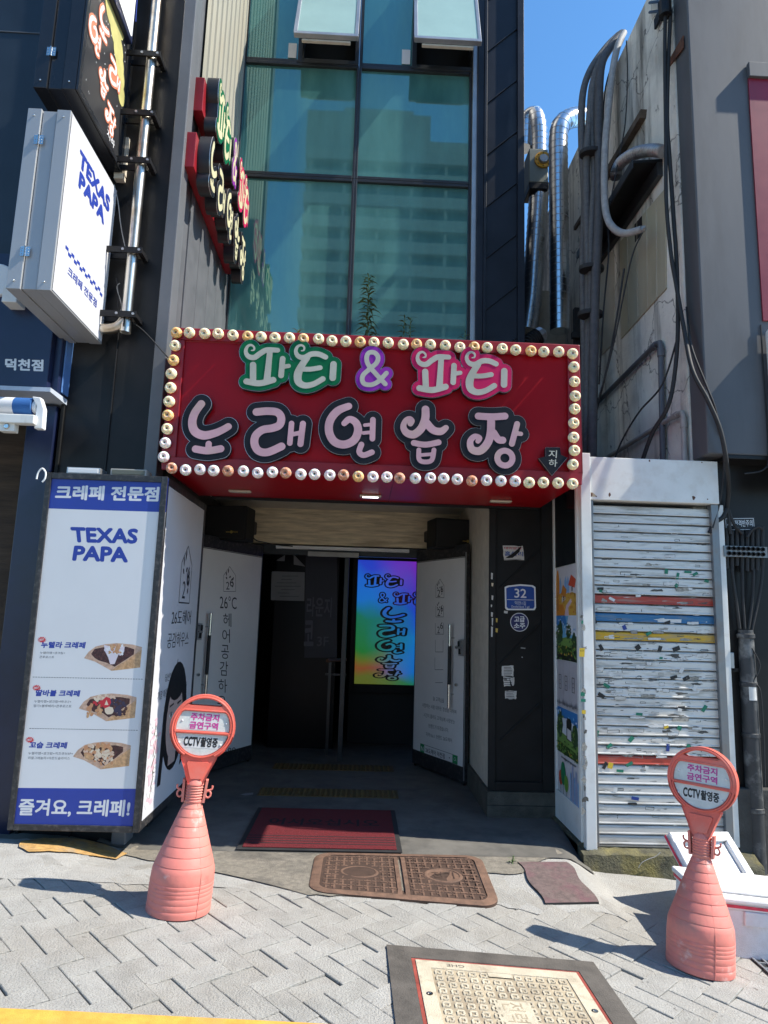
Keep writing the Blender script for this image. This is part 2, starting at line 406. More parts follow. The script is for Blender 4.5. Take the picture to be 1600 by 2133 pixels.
m_leafL = mat('pale leaf', (.16, .26, .05), .5, var=.3, vscale=30)

weather(m_mortar, (.20, .16, .11), 1.6, .54, .76, .5); weather(m_fascia, (.19, .19, .195), 1.2, .55, .7, .35, (1, 1, .2)); weather(m_wpaint, (.30, .27, .22), 5, .64, .76, .45, (1, 1, .15)); weather(m_redp, (.11, .02, .03), 2, .5, .7, .4, (1, 1, .2))
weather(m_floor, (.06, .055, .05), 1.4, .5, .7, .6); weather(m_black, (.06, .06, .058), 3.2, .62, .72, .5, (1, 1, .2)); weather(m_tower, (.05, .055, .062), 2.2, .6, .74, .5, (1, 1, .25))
# ------------------------------------------------------------------ ground
def sheet(name, xs, ys, fz, m, kind='structure', uvz=0):
    mb = MB(); nx, ny = len(xs), len(ys)
    vs_ = [(x, y, fz(x, y)) for y in ys for x in xs]
    mb.add(vs_, [(j*nx+i, j*nx+i+1, (j+1)*nx+i+1, (j+1)*nx+i) for j in range(ny-1) for i in range(nx-1)], m)
    return tag(mb.build(name, smooth=60, recalc=False), kind=kind)
xs = [-300, -80, -30, -12] + list(np.arange(-6, 6.01, .2)) + [12, 30, 80, 300]
ys = [-300, -120, -40, -15, -6] + list(np.arange(-3, 5.01, .2)) + [5.6, 6.5, 9, 20, 60, 200]
sheet('ground', xs, ys, lambda x, y: (GZ(x, y) if -6 <= x <= 6 and y < 5.01 else (GZ(max(-6, min(6, x)), min(y, 4.99)))) - .016, m_joint)

# manhole rectangles (world, on the street) that the paving leaves free
cov = [PG(805, 1972), PG(1235, 2008), PG(1330, 2175), PG(822, 2175)]
_cc = (cov[0]+cov[1]+cov[2]+cov[3])/4; cov_in = [_cc+(q-_cc)*.72 for q in cov]
def in_quad(p, q):
    s = 0
    for a, b in zip(q, q[1:]+q[:1]):
        c = (b.x-a.x)*(p[1]-a.y)-(b.y-a.y)*(p[0]-a.x)
        if c > 0: return False
    return True
def paving():
    mb = MB(); u = .108; g = .0022; c45 = math.cos(RAD(44)); s45 = math.sin(RAD(44))
    tone = [mat('paver', 0), mat('paver dark', (.335, .325, .30), .92, var=.15, vscale=9, bump=1.0, bscale=120, stain=(.20, .18, .15), stain_amt=.55, stain_scale=130), mat('paver light', (.375, .365, .34), .92, var=.12, vscale=9, bump=1.0, bscale=120, stain=(.24, .22, .18), stain_amt=.55, stain_scale=130)]
    for m_ in tone: weather(m_, (.23, .19, .14), 1.1, .52, .75, .4); weather(m_, (.10, .09, .08), 17, .70, .74, .55, det=2)
    def W(a, b): return (a*c45 - b*s45 - .02, a*s45 + b*c45 + 2.9)
    for i in range(-48, 48):
        for j in range(-48, 48):
            k = (i+j) % 4
            if k == 0: a0, b0, a1, b1 = i*u, j*u, (i+2)*u, (j+1)*u
            elif k == 2: a0, b0, a1, b1 = i*u, j*u, (i+1)*u, (j+2)*u
            else: continue
            cx, cy = W((a0+a1)/2, (b0+b1)/2)
            if not (-3.4 < cx < 3.4 and 1.3 < cy < 4.22 + .1*math.sin(cx*3)): continue
            if in_quad((cx, cy), cov_in): continue
            ga = random.choice((.0010, .0016, .0022, .003)); gb = random.uniform(.0007, .0018); dz = random.uniform(-.0025, .0025); tl = random.uniform(-.004, .004)
            vs_ = []
            for ins, dep in ((0, -.012), (0, -.0025), (.003, 0)):
                for (a, b) in ((a0+ga+ins, b0+gb+ins*.5), (a1-ga-ins, b0+gb+ins*.5), (a1-ga-ins, b1-gb-ins*.5), (a0+ga+ins, b1-gb-ins*.5)):
                    x, y = W(a, b); vs_.append((x, y, GZ(x, y)+dep+dz+tl*(a-a0)/u))
            mb.add(vs_, [(8, 9, 10, 11)] + [(r*4+q, r*4+(q+1) % 4, r*4+4+(q+1) % 4, r*4+4+q) for r in (0, 1) for q in range(4)], random.choice((tone[0], tone[0], tone[1], tone[2])))
    return tag(mb.build('pavement', recalc=False), kind='structure')
paving()
def patch(name, pts, off, m, n=3, jag=.012, kind='structure', thick=None):
    """an irregular ground patch given by picture points, draped on the street"""
    P = [PG(*p) for p in pts]; out = []
    for a, b in zip(P, P[1:]+P[:1]):
        L = max(1, int((b-a).length/.05))
        for k in range(L):
            q = a.lerp(b, k/L); out.append((q.x+random.uniform(-jag, jag), q.y+random.uniform(-jag, jag)))
    bm = bmesh.new(); vv = [bm.verts.new((x, y, 0)) for x, y in out]; bm.faces.new(vv)
    bmesh.ops.triangulate(bm, faces=bm.faces)
    for _ in range(n): bmesh.ops.subdivide_edges(bm, edges=[e for e in bm.edges if e.calc_length() > .16], cuts=1); bmesh.ops.triangulate(bm, faces=[f for f in bm.faces if len(f.verts) > 3])
    for v in bm.verts: v.co.z = GZ(v.co.x, v.co.y)+off
    for f in bm.faces:
        if f.normal.z < 0: f.normal_flip()
    me = bpy.data.meshes.new(name); bm.to_mesh(me); bm.free(); me.materials.append(m)
    me.polygons.foreach_set('use_smooth', [True]*len(me.polygons))
    o = bpy.data.objects.new(name, me); COL.objects.link(o); return tag(o, kind=kind)
# mortar skim over the last rows of pavers, concrete apron and the floor of the entrance
patch('mortar_strip', [(-200, 1835), (60, 1830), (260, 1842), (450, 1846), (640, 1868), (800, 1882), (1000, 1878), (1120, 1905), (1250, 1900), (1420, 1930), (1700, 1960), (1700, 1760), (1260, 1770), (1100, 1778), (640, 1772), (300, 1768), (-200, 1745)], .0015, m_mortar)
patch('concrete_apron', [(255, 1782), (420, 1815), (560, 1826), (632, 1832), (645, 1868), (1005, 1868), (1014, 1822), (1088, 1822), (1110, 1800), (1225, 1800), (1225, 1755), (255, 1742)], .009, m_apron)
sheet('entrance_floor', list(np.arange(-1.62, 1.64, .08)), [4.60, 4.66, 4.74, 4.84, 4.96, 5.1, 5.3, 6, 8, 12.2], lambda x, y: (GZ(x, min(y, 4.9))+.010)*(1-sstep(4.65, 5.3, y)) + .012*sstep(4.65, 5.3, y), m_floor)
yl = mat('yellow road paint', (.62, .33, .05), .8, var=.2, vscale=20, bump=.4, bscale=200, stain=(.3, .2, .1), stain_amt=.5, stain_scale=5)
mb = MB(); A = [PG(-60, 2101, .006), PG(150, 2110, .006), PG(400, 2122, .006), PG(640, 2134, .006), PG(800, 2144, .006)]; dl_ = (A[-1]-A[0]).normalized(); A = [A[0]-dl_*2.5+Vector((0, 0, .17))]+A+[A[-1]+dl_*3+Vector((0, 0, 0))]
for q in A: q.z = GZ(q.x, q.y)+.006
B = [p + Vector((.02, -.16, 0.0)) for p in A]
for a, b, c, d in zip(A, A[1:], B[1:], B): mb.add([a, b, c, d], [(0, 1, 2, 3)], yl)
tag(mb.build('yellow_line'), kind='structure')
patch('yellow_kerb_paint', [(48, 1755), (90, 1750), (175, 1752), (235, 1768), (262, 1782), (240, 1792), (150, 1780), (60, 1778), (40, 1768)], .011, mat('worn yellow kerb paint', (.46, .27, .09), .9, var=.35, vscale=25, bump=.6, bscale=150, stain=(.3, .25, .18), stain_amt=.9, stain_scale=7))

# ------------------------------------------------------------------ the karaoke building
WY = 4.66                                          # front of the black wall beside the entrance
GY = 6.5                                           # glass front above the entrance
SX = PY(395, 200, WY).x                            # side wall of the light well
bld = thing('shop_building', (0, 6.0, 0), 'black clad narrow building with tall teal glass front above the red signboard', 'building')
def P_(name, mb, **k): return mb.build(name, bld, **k)
mb = MB()
xl = PY(126, 860, WY).x
mb.box(xl, SX-.09, WY, 7.4, 0.02, 12, m_black)
for px in (232,):                                  # folded sheet joints of the black wall
    x = PY(px, 850, WY).x; mb.box(x-.006, x+.006, WY-.012, WY, .05, 3.5, m_black)
x = PY(133, 850, WY).x; mb.box(x-.012, x+.012, WY-.02, WY, .05, 3.4, m_blackr)
P_('black_wall', mb, bevel=.004)
mb = MB(); mb.box(SX-.09, SX, WY-.03, WY+.13, 0.02, 12, m_grey); P_('corner_post', mb, bevel=.006)
# side wall: grey sheets low, corrugated cream metal high
mb = MB(); mb.box(SX-.08, SX-.025, WY+.13, GY+.1, 2.9, 12, m_graysheet)
z0 = PX(440, 590, SX).z
for k in range(5):
    y = WY+.32+k*.34; mb.box(SX-.025, SX-.012, y, y+.33, 3.0, 4.9, m_graysheet)
P_('side_wall', mb, bevel=.002)
mb = MB(); pts = []; y = WY+.30; k = 0
while y < GY-.02:
    pts.append((SX-.01+(-.034 if (k//2) % 2 else .006), y)); y += ((.105 if (k//2) % 2 == 0 else .035) if k % 2 == 0 else .012); k += 1
pts.append((pts[-1][0], GY-.01))
for (a, b), (c, d) in zip(pts[:-1], pts[1:]): mb.add([(a, b, 4.92), (c, d, 4.92), (c, d, 12), (a, b, 12)], [(0, 1, 2, 3)], m_corr)
P_('corrugated_cladding', mb, recalc=False)
# curtain wall
gl = bpy.data.materials.new('teal glass'); gl.use_nodes = True; t = gl.node_tree; p = t.nodes['Principled BSDF']
p.inputs['Base Color'].default_value = (.012, .075, .082, 1); p.inputs['Roughness'].default_value = .015; p.inputs['IOR'].default_value = 3.2
p.inputs['Specular Tint'].default_value = (.62, .95, .86, 1)
def dusty(mm, col, amt, sc=3.0, st=(1, 1, .25)):
    t = mm.node_tree; p = t.nodes['Principled BSDF']; tc = t.nodes.new('ShaderNodeTexCoord'); mp = t.nodes.new('ShaderNodeMapping'); mp.inputs['Scale'].default_value = st
    n = t.nodes.new('ShaderNodeTexNoise'); n.inputs['Scale'].default_value = sc; n.inputs['Detail'].default_value = 8
    r = t.nodes.new('ShaderNodeMapRange'); r.inputs[1].default_value = .35; r.inputs[2].default_value = .75; r.inputs[3].default_value = amt*.3; r.inputs[4].default_value = amt
    d = t.nodes.new('ShaderNodeBsdfDiffuse'); d.inputs[0].default_value = (*col, 1); m = t.nodes.new('ShaderNodeMixShader'); o = t.nodes['Material Output']
    L = t.links.new; L(tc.outputs['Object'], mp.inputs[0]); L(mp.outputs[0], n.inputs['Vector']); L(n.outputs['Fac'], r.inputs[0]); L(r.outputs[0], m.inputs[0]); L(p.outputs[0], m.inputs[1]); L(d.outputs[0], m.inputs[2]); L(m.outputs[0], o.inputs[0])
    b = t.nodes.new('ShaderNodeBump'); b.inputs['Strength'].default_value = .005; b.inputs['Distance'].default_value = .05; n2 = t.nodes.new('ShaderNodeTexNoise'); n2.inputs['Scale'].default_value = 1.1
    L(tc.outputs['Object'], n2.inputs['Vector']); L(n2.outputs['Fac'], b.inputs['Height']); L(b.outputs[0], p.inputs['Normal'])
dusty(gl, (.15, .37, .345), .62)
m_frame = mat('dark window frame', (.035, .038, .042), .35, metal=.3, var=.15)
gx0 = SX-.02; gx1 = PY(980, 400, GY).x; gxm = PY(738, 400, GY).x
zt = [3.2, PY(735, 376, GY).z, PY(735, 141, GY).z, 10.5]
for r in range(3):
    for cx0, cx1 in ((gx0, gxm), (gxm, gx1)):
        if r == 2: continue
        w = MB(); w.box(cx0+.02, cx1-.02, GY, GY+.02, zt[r]+.02, zt[r+1]-.02, gl)
        wo_ = P_('window', w)
        f = MB()
        for (a, b, c, d) in ((cx0, cx0+.028, zt[r], zt[r+1]), (cx1-.028, cx1, zt[r], zt[r+1]), (cx0+.028, cx1-.028, zt[r], zt[r]+.035), (cx0+.028, cx1-.028, zt[r+1]-.035, zt[r+1])):
            f.box(a+.001, b-.001, GY-.035, GY+.03, c+.001, d-.001, m_frame)
        f.build('window_frame', wo_, bevel=.004)
# top row: fixed lights and two open top-hung sashes
sash = [(PY(632, 100, GY).x, PY(741, 100, GY).x), (PY(868, 100, GY).x, PY(982, 100, GY).x)]
zz0, zz1 = zt[2]+.03, zt[2]+.95
m_room = mat('dark room', (.008, .008, .009), .9, var=0)
for q, (a, b) in enumerate(sash):
    l = gx0 if q == 0 else gxm
    w = MB(); w.box(l+.02, a-.02, GY, GY+.02, zt[2]+.03, 10.4, gl); wo_ = P_('window', w)
    f = MB(); f.box(l, l+.03, GY-.03, GY+.03, zt[2]+.002, 10.4, m_frame); f.box(l+.03, a-.05, GY-.03, GY+.03, zt[2]+.002, zt[2]+.04, m_frame); f.build('window_frame', wo_, bevel=.004)
    w = MB(); w.box(a, b, GY+.16, GY+.2, zz0, 10.4, m_room); wo_ = P_('open_window', w)
    f = MB()
    for (c, d, e, g) in ((a-.05, a, zz0-.03, 10.4), (b, b+.04, zz0-.03, 10.4), (a, b, zz0-.03, zz0+.02)): f.box(c, d, GY-.04, GY+.16, e, g, m_frame)
    f.build('window_frame', wo_, bevel=.004)
    # the sash itself, hinged at its head and pushed out
    m_frost = mat('pale green sash glass', (.33, .47, .42), .08, var=.08, vscale=2, spec=.9)
    yb = GY-.42; hb = PY(680, 76, yb).z if q == 0 else PY(930, 86, yb).z
    lo_a, lo_b = Vector((a-.05, yb, hb)), Vector((b+.04, yb, hb)); up = Vector((0, .40, 1.15))
    s = MB(); nrm = Vector((0, -1.15, .40)).normalized(); e = (lo_b-lo_a).normalized(); uu = up.normalized(); L_ = up.length
    s.obox(lo_a+e*.03+uu*.03, e*((lo_b-lo_a).length-.06), uu*(L_-.06), nrm*.012, m_frost); so_ = s.build('sash_glass', wo_)
    s = MB()
    for o_, aa, bb in ((lo_a, e*(lo_b-lo_a).length, uu*.04), (lo_a+uu*.04, e*.035, uu*(L_-.04)), (lo_b-e*.035+uu*.04, e*.035, uu*(L_-.04))): s.obox(o_-nrm*.03, aa, bb, nrm*.05, m_alu)
    s.obox(lo_a-nrm*.06+e*.08-uu*.03, e*((lo_b-lo_a).length-.16), uu*.03, nrm*.03, m_beige)
    s.build('sash_frame', wo_, bevel=.004)
    # folded paper notice on the sill
    s = MB(); x = a-.16; s.obox((x, GY-.012, zz0+.04), (.09, 0, 0), (0, .004, 0), (0, 0, .18), m_white); s.build('paper_notice', wo_)
# aluminium jamb and the clad tower at the right of the glass
mb = MB(); mb.box(gx1, gx1+.05, GY-.09, GY+.05, 3.2, 10.5, m_alu); mb.box(gx1+.05, gx1+.12, GY-.12, GY+.05, 3.2, 10.5, m_tower); P_('window_jamb', mb, bevel=.004)
tx0, tx1 = gx1+.12, PY(1087, 350, GY-.1).x
TWY = GY-.1
mb = MB(); mb.box(tx0, tx1, TWY, 12.5, 3.0, 12.5, m_tower)
mb.box(tx0+.001, tx0+.03, TWY-.03, TWY, 3.0, 12.4, m_tower); mb.box(tx1-.05, tx1+.02, TWY-.035, TWY-.001, 3.0, 12.4, m_tower)
pl = planeY(TWY)
for k in range(-1, 8):
    yl_ = 117+k*107; a, b = PY(1004, yl_, TWY), PY(1076, yl_-56, TWY); d = b-a; n = Vector((-d.z, 0, d.x)).normalized()
    mb.obox(a-n*.006+Vector((0, -.016, 0)), d, n*.012, Vector((0, .014, 0)), m_tower)
P_('clad_tower', mb, bevel=.003)
# black pillar at the right of the entrance
PYY = 5.5
a, b = PY(1022, 1400, PYY).x, PY(1147, 1400, PYY).x
mb = MB(); mb.box(a, b, PYY, 7.2, .20, 3.2, m_blackr)
mb.box(a-.02, a+.035, PYY-.03, PYY, .2, 3.1, m_blackr); mb.box(b-.075, b+.02, PYY-.03, PYY, .2, 3.1, m_blackr); mb.box(a+.036, b-.076, PYY-.03, PYY-.001, .2, .27, m_blackr)
for (x0, y0, x1, y1) in ((1041, 1225, 1125, 1143), (1041, 1383, 1125, 1298), (1041, 1543, 1127, 1462), (1095, 1658, 1129, 1624)):
    p0, p1 = PY(x0, y0, PYY), PY(x1, y1, PYY); d = p1-p0; n = Vector((-d.z, 0, d.x)).normalized()
    mb.obox(p0-n*.007+Vector((0, -.014, 0)), d, n*.014, Vector((0, .012, 0)), m_blackr)
P_('entrance_pillar', mb, bevel=.004)
mb = MB(); mb.box(a-.03, b+.02, PYY-.05, 7.1, .0, .199, mat('dark stone plinth', (.075, .07, .055), .9, var=.4, vscale=10, bump=.8, bscale=90)); mb.box(a-.032, b+.022, PYY-.053, PYY-.05, .098, .104, m_dark); P_('plinth', mb, bevel=.01)
# ceiling, lintel, jambs, interior
DY = 7.3; CZ = 2.66
JL, JR = -1.62, PY(1003, 1100, 6.0).x
mb = MB(); mb.box(JL-.3, JR+.75, 5.475, DY+.4, CZ, CZ+.12, m_beige); P_('ceiling', mb)
mb = MB(); mb.box(JL-.02, JR, DY, DY+.2, 2.27, CZ-.002, m_trav); P_('stone_lintel', mb)
mb = MB(); mb.box(JR, a-.003, PYY+.02, DY+.25, .02, CZ-.002, m_beige); P_('jamb', mb)
mb = MB(); mb.box(JL-.1, JL, 5.4, DY+.25, .02, CZ-.002, m_beige); P_('jamb', mb)
mb = MB(); mb.box(SX+.01, tx1-.01, 5.48, GY-.05, 3.25, 3.45, m_canopy); mb.box(SX+.01, tx1-.01, 5.48, 5.52, 2.8, 3.249, m_blackr); P_('canopy_roof', mb)
hx0, hx1 = PY(537, 1300, DY).x, PY(868, 1300, DY).x
mb = MB()
mb.box(hx0-.06, hx1+.06, DY+.02, DY+.1, 2.16, 2.265, m_frame); mb.box(hx0-.06, hx0, DY+.02, DY+.1, .02, 2.16, m_frame); mb.box(hx1, hx1+.06, DY+.02, DY+.1, .02, 2.16, m_frame)
mb.box(hx0+.15, hx1-.1, DY-.03, DY+.02, 2.215, 2.25, m_white); mb.box(hx0+.5, hx0+1.05, DY-.06, DY-.02, 2.14, 2.19, m_pvc2)
x = PY(718, 1300, DY).x; mb.box(x-.025, x+.025, DY+.02, DY+.08, .02, 2.16, m_frame)
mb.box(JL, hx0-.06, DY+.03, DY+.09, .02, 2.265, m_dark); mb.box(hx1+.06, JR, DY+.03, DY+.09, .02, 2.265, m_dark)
P_('door_frame', mb, bevel=.003)
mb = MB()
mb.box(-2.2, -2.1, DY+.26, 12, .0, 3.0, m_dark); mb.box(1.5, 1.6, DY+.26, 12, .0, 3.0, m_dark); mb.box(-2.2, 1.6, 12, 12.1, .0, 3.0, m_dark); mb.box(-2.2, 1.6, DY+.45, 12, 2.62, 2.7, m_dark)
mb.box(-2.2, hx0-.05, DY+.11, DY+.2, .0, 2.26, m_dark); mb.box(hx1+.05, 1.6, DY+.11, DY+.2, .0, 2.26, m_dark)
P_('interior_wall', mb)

# ------------------------------------------------------------------ letters of the signboard, as strokes (metres on the sign face)
FY = 4.44                                          # sign face
SC4 = 0.00103                                      # metres per enlarged-picture pixel
def st(key, ox, strokes):
    out = []
    for pts, r in strokes:
        P = [(lambda q: (q.x, q.z))(PY(ox + x/3.3333, 680 + y/3.3333, FY)) for x, y in pts]
        Q = spline(P, 7) if len(P) > 2 else [np.array(p) for p in P]
        n = len(Q); rr = list(np.interp(np.linspace(0, 1, n), np.linspace(0, 1, len(r)), r)) if isinstance(r, (list, tuple)) else [r]*n
        out.append(([tuple(q) for q in Q], [v*SC4 for v in rr]))
    LOGO[key] = out
st('pa', 320, [([(688, 190), (706, 186), (706, 166), (685, 152), (660, 165), (650, 198), (668, 230), (708, 238), (750, 210), (795, 187), (868, 188)], [5, 7, 8, 9, 11, 14, 18, 20, 20, 20, 18]),
    ([(700, 288), (700, 385)], 22), ([(815, 200), (806, 290), (795, 395)], [20, 21, 24]), ([(655, 402), (745, 415), (838, 392)], 22),
    ([(903, 246), (892, 362)], 20), ([(905, 302), (944, 296)], 16)])
st('ti', 320, [([(1030, 192), (1048, 188), (1050, 166), (1028, 153), (1003, 166), (993, 198), (1012, 230), (1052, 238), (1100, 215), (1150, 215), (1197, 235)], [5, 7, 8, 9, 11, 14, 18, 20, 20, 20, 19]),
    ([(1072, 240), (1035, 290), (1008, 350), (1012, 405), (1055, 430), (1115, 420), (1178, 385)], [20, 24, 28, 26, 22, 20, 20]), ([(1040, 318), (1095, 318), (1160, 308)], 18), ([(1252, 284), (1246, 378)], 23)])
st('amp', 760, [([(140, 420), (80, 355), (25, 290), (12, 240), (28, 206), (66, 205), (90, 235), (80, 275), (35, 315), (-15, 365), (-8, 415), (45, 425), (95, 400), (148, 345)], 17)])
st('no', 320, [([(345, 556), (300, 620), (283, 685), (302, 745), (360, 772), (430, 760), (490, 735), (530, 712)], [26, 27, 28, 30, 30, 27, 25, 24]), ([(396, 830), (394, 868)], 21), ([(306, 866), (390, 878), (478, 864)], 25)])
st('rae', 320, [([(724, 612), (800, 606), (865, 614), (893, 650), (882, 700), (835, 722), (765, 735), (718, 775), (710, 830), (738, 878), (800, 888), (895, 848)], 27), ([(964, 690), (952, 826)], 19), ([(960, 768), (1035, 752)], 16), ([(1042, 692), (1025, 832)], 21)])
st('yeon', 320, [([(1356, 572), (1280, 605), (1228, 672), (1222, 750), (1258, 815), (1325, 835), (1392, 805), (1420, 740), (1405, 685), (1362, 662), (1325, 690)], [24, 28, 28, 28, 28, 28, 28, 28, 26, 24, 20]), ([(1522, 665), (1518, 795)], 20), ([(1466, 702), (1520, 696)], 13), ([(1456, 756), (1515, 750)], 13), ([(1443, 835), (1428, 885), (1458, 908), (1515, 888)], 20)])
st('seup', 760, [([(312, 692), (322, 672), (305, 656), (278, 672), (264, 715), (288, 755), (338, 765), (388, 722), (414, 655), (416, 594)], [20, 20, 17, 18, 22, 26, 28, 28, 28, 27]), ([(425, 690), (468, 735), (520, 745), (556, 720)], [28, 27, 26, 20]), ([(336, 824), (415, 836), (505, 820)], 21), ([(370, 872), (372, 935), (405, 954), (458, 942), (474, 872)], 17), ([(374, 908), (470, 900)], 13)])
st('jang', 760, [([(778, 640), (870, 645), (960, 640)], 25), ([(866, 650), (862, 760), (838, 830), (788, 878), (735, 868), (722, 815), (752, 780), (785, 790), (775, 812)], [27, 28, 28, 28, 26, 22, 20, 20, 18]), ([(884, 755), (915, 800), (945, 805)], 25), ([(1044, 694), (1008, 830)], 21), ([(1030, 758), (1070, 762)], 16),
    ([(960, 880), (1008, 928), (960, 976), (912, 928), (960, 880)], 21)])
def ring(key, cx, cy, r):                          # make the closed circle of the last syllable round
    c = PY(760+cx/3.3333, 680+cy/3.3333, FY)
    LOGO[key][-1] = ([(c.x+r*SC4*math.cos(a), c.z+r*SC4*math.sin(a)) for a in np.linspace(0, 2*math.pi, 25)], [21*SC4]*25)
ring('jang', 960, 928, 50)
dxp = PY(880, 746, FY).x - PY(527, 735.5, FY).x
for a, b in (('pa', 'pa2'), ('ti', 'ti2')): LOGO[b] = [([(x+dxp, y+.002) for x, y in p], r) for p, r in LOGO[a]]

m_silver = mat('silver letter edge', (.60, .60, .58), .3, metal=.8, var=.1)
m_side = mat('black letter side', (.010, .010, .012), .45, var=.2)
m_green = mat('green letter face', (.001, .12, .045), .45, var=.1, vscale=3, spec=.2)
m_purp = mat('purple letter face', (.25, .025, .33), .45, var=.1, vscale=3, spec=.2)
m_pink = mat('hot pink letter face', (.50, .012, .09), .45, var=.1, vscale=3, spec=.2)
m_char = mat('charcoal letter face', (.010, .011, .016), .45, var=.2, vscale=3, spec=.2)
m_cream = mat('ivory letter fill', (.46, .44, .37), .4, var=.1, vscale=4, stain=(.36, .33, .26), stain_amt=.5, stain_scale=5)
m_rose = mat('rose letter fill', (.52, .30, .34), .4, var=.14, vscale=5, stain=(.50, .36, .29), stain_amt=.7, stain_scale=4)

sg = thing('wall_sign', (0, FY+.3, 2.45), 'wide red karaoke signboard framed by rows of round bulbs above the entrance', 'signboard')
x0, x1, z0, z1 = -1.341, 1.462, 2.445, 3.424
mb = MB()
mb.box(x0, x1, FY, 5.44, z0, z1, m_red)
sb = mb.build('sign_box', sg, bevel=.004)
mb = MB(); e = .075; d = .02                       # raised border the bulbs sit on, and the seam below it
for (a, b, c, f) in ((x0-.012, x1+.012, z1-e, z1+.012), (x0-.012, x1+.012, z0-.012, z0+e), (x0-.012, x0+e, z0+e, z1-e), (x1-e, x1+.012, z0+e, z1-e)):
    mb.box(a, b, FY-d, FY-.001, c, f, m_red2)
mb.build('sign_border', sg, bevel=.006)
mb = MB(); mb.box(x0+.1, x1-.02, 5.441, 5.47, z0-.02, z0+.25, m_black); mb.build('back_edge', sg)
mb = MB(); mb.box(x0, x0+.012, FY-.0, 5.43, z0-.004, z0+.03, m_red2); mb.box(.2, .203, FY, 5.43, z0-.002, z0+.01, m_black); mb.build('seam', sg)
groups = [('pa ti', ('pa', 'ti'), m_green, m_cream, 29), ('amp', ('amp',), m_purp, m_cream, 27), ('pa2 ti2', ('pa2', 'ti2'), m_pink, m_cream, 29)] + [(k, (k,), m_char, m_rose, 38) for k in ('no', 'rae', 'yeon', 'seup', 'jang')]
for k, ks, _, _, _ in groups:
    if len(ks) > 1: LOGO[k] = LOGO[ks[0]] + LOGO[ks[1]]
LAB = {'pa ti': 'green backed letters', 'amp': 'purple backed ampersand', 'pa2 ti2': 'hot pink backed letters'}
def channel(parent, key, o, u, w, n, back, fill, g, s=1.0, dep=.05, lab=None, faces=True):
    g = g*SC4
    mb = MB()
    put_logo(mb, key, g, 1.0, o, u, w, n, m_side, s, .001, dep)
    put_logo(mb, key, g+.0022, 1.0, o, u, w, n, m_silver, s, dep-.006, .004)
    put_logo(mb, key, g-.002, 1.0, o, u, w, n, back, s, dep-.001, .003)
    put_logo(mb, key, -.0015, 1.0, o, u, w, n, fill, s, dep+.001, .0035)
    L_ = mb.build('channel_letter', parent, smooth=30, recalc=False)
    if lab: L_['label'] = lab
    return L_
for k, ks, bk, fi, g in groups: channel(sg, k, (0, FY, 0), (1, 0, 0), (0, 0, 1), (0, -1, 0), bk, fi, g, dep=.055, lab=LAB.get(k))
# black arrow with the two small syllables
mb = MB(); pl = planeY(FY)
ar = [(1133.5, 936), (1162, 936), (1164, 951), (1177, 957), (1146, 993), (1119, 958), (1133.5, 954)]
mb.prism([pl.hit(x, y, .001) for x, y in ar], (0, -.05, 0), m_char, m_side)
c_ = (1147, 962)
mb.prism([pl.hit(c_[0]+(x-c_[0])*1.03, c_[1]+(y-c_[1])*1.03, .038) for x, y in ar], (0, -.005, 0), m_silver)
T(mb, pl, '지', (1139, 941), (1156, 942), (1138, 957), m_cream, .0525, .02, raw=True); T(mb, pl, '하', (1139, 960), (1157, 961), (1138, 975), m_cream, .0525, .02, raw=True)
mb.build('arrow_sign', sg, recalc=False)['label'] = 'black arrow pointing down with two small syllables'
# bulbs: a doughnut shaped dome with a dark dimple
def bulb_mat(nm, col, metal=.0, rough=.6):
    return mat(nm, col, rough, metal=metal, var=.22, vscale=70, bump=.08, bscale=110, spec=.15, stain=(.74, .68, .64), stain_amt=.7, stain_scale=45)
bm_ = [bulb_mat('cream bulb', (.84, .72, .46)), bulb_mat('amber bulb', (.76, .48, .19)), bulb_mat('silver pink bulb', (.80, .72, .69), .0, .55), bulb_mat('copper bulb', (.56, .26, .15), .0, .6)]
for q_ in bm_: q_.node_tree.nodes['Principled BSDF'].inputs['Subsurface Weight'].default_value = .5; q_.node_tree.nodes['Principled BSDF'].inputs['Subsurface Scale'].default_value = .02
m_dim = mat('bulb dimple', (.17, .10, .05), .4, var=.2)
def bulb_mesh(m):
    mb = MB(); R = .038
    prof = [(R*.75, 0), (R*.98, .008), (R, .018), (R*.93, .030), (R*.75, .041), (R*.52, .045), (R*.34, .041), (R*.20, .036), (R*.17, .030)]
    mb.lathe(prof[:], m, n=24, ax=(0, -1, 0)); mb.f.pop(); mb.m.pop()
    mb.lathe([(R*.17, .030), (0.0005, .029)], m_dim, n=24, ax=(0, -1, 0)); 
    for k in range(0): pass
    return mb
protos = {}
def put_bulb(x, y, q):
    p = PY(x, y, FY-.02)
    if q not in protos:
        mb = bulb_mesh(bm_[q]); o = mb.build('bulb', None, loc=(0, 0, 0), smooth=50, local=True); protos[q] = o; c = o
    else: c = protos[q].copy(); COL.objects.link(c)
    c.parent = sg; c.location = p - WM[sg].to_translation(); c.rotation_euler = (random.uniform(-.12, .12), random.uniform(0, 6), random.uniform(-.12, .12)); c.location += Vector((random.uniform(-.005, .005), 0, random.uniform(-.005, .005)))
top = [(368 + (1192-368)*i/28, 694 + (737-694)*i/28) for i in range(29)]
for i, (x, y) in enumerate(top[1:-1]): put_bulb(x, y, 1 if i % 4 == 0 and i > 2 else 0)
bot = [(359 + (1191-359)*i/28, 978 + (1009-978)*i/28) for i in range(29)]
for i, (x, y) in enumerate(bot): put_bulb(x, y, 3 if i in (0, 4, 8, 12, 16, 21) else 1 if i == 13 else 2 if i < 25 else 0)
lef = [(368 - (368-343)*i/9, 694 + (952-694)*i/9) for i in range(10)]
for i, (x, y) in enumerate(lef): put_bulb(x, y, 1 if i in (0, 2, 6) else 0 if i < 8 else 2)
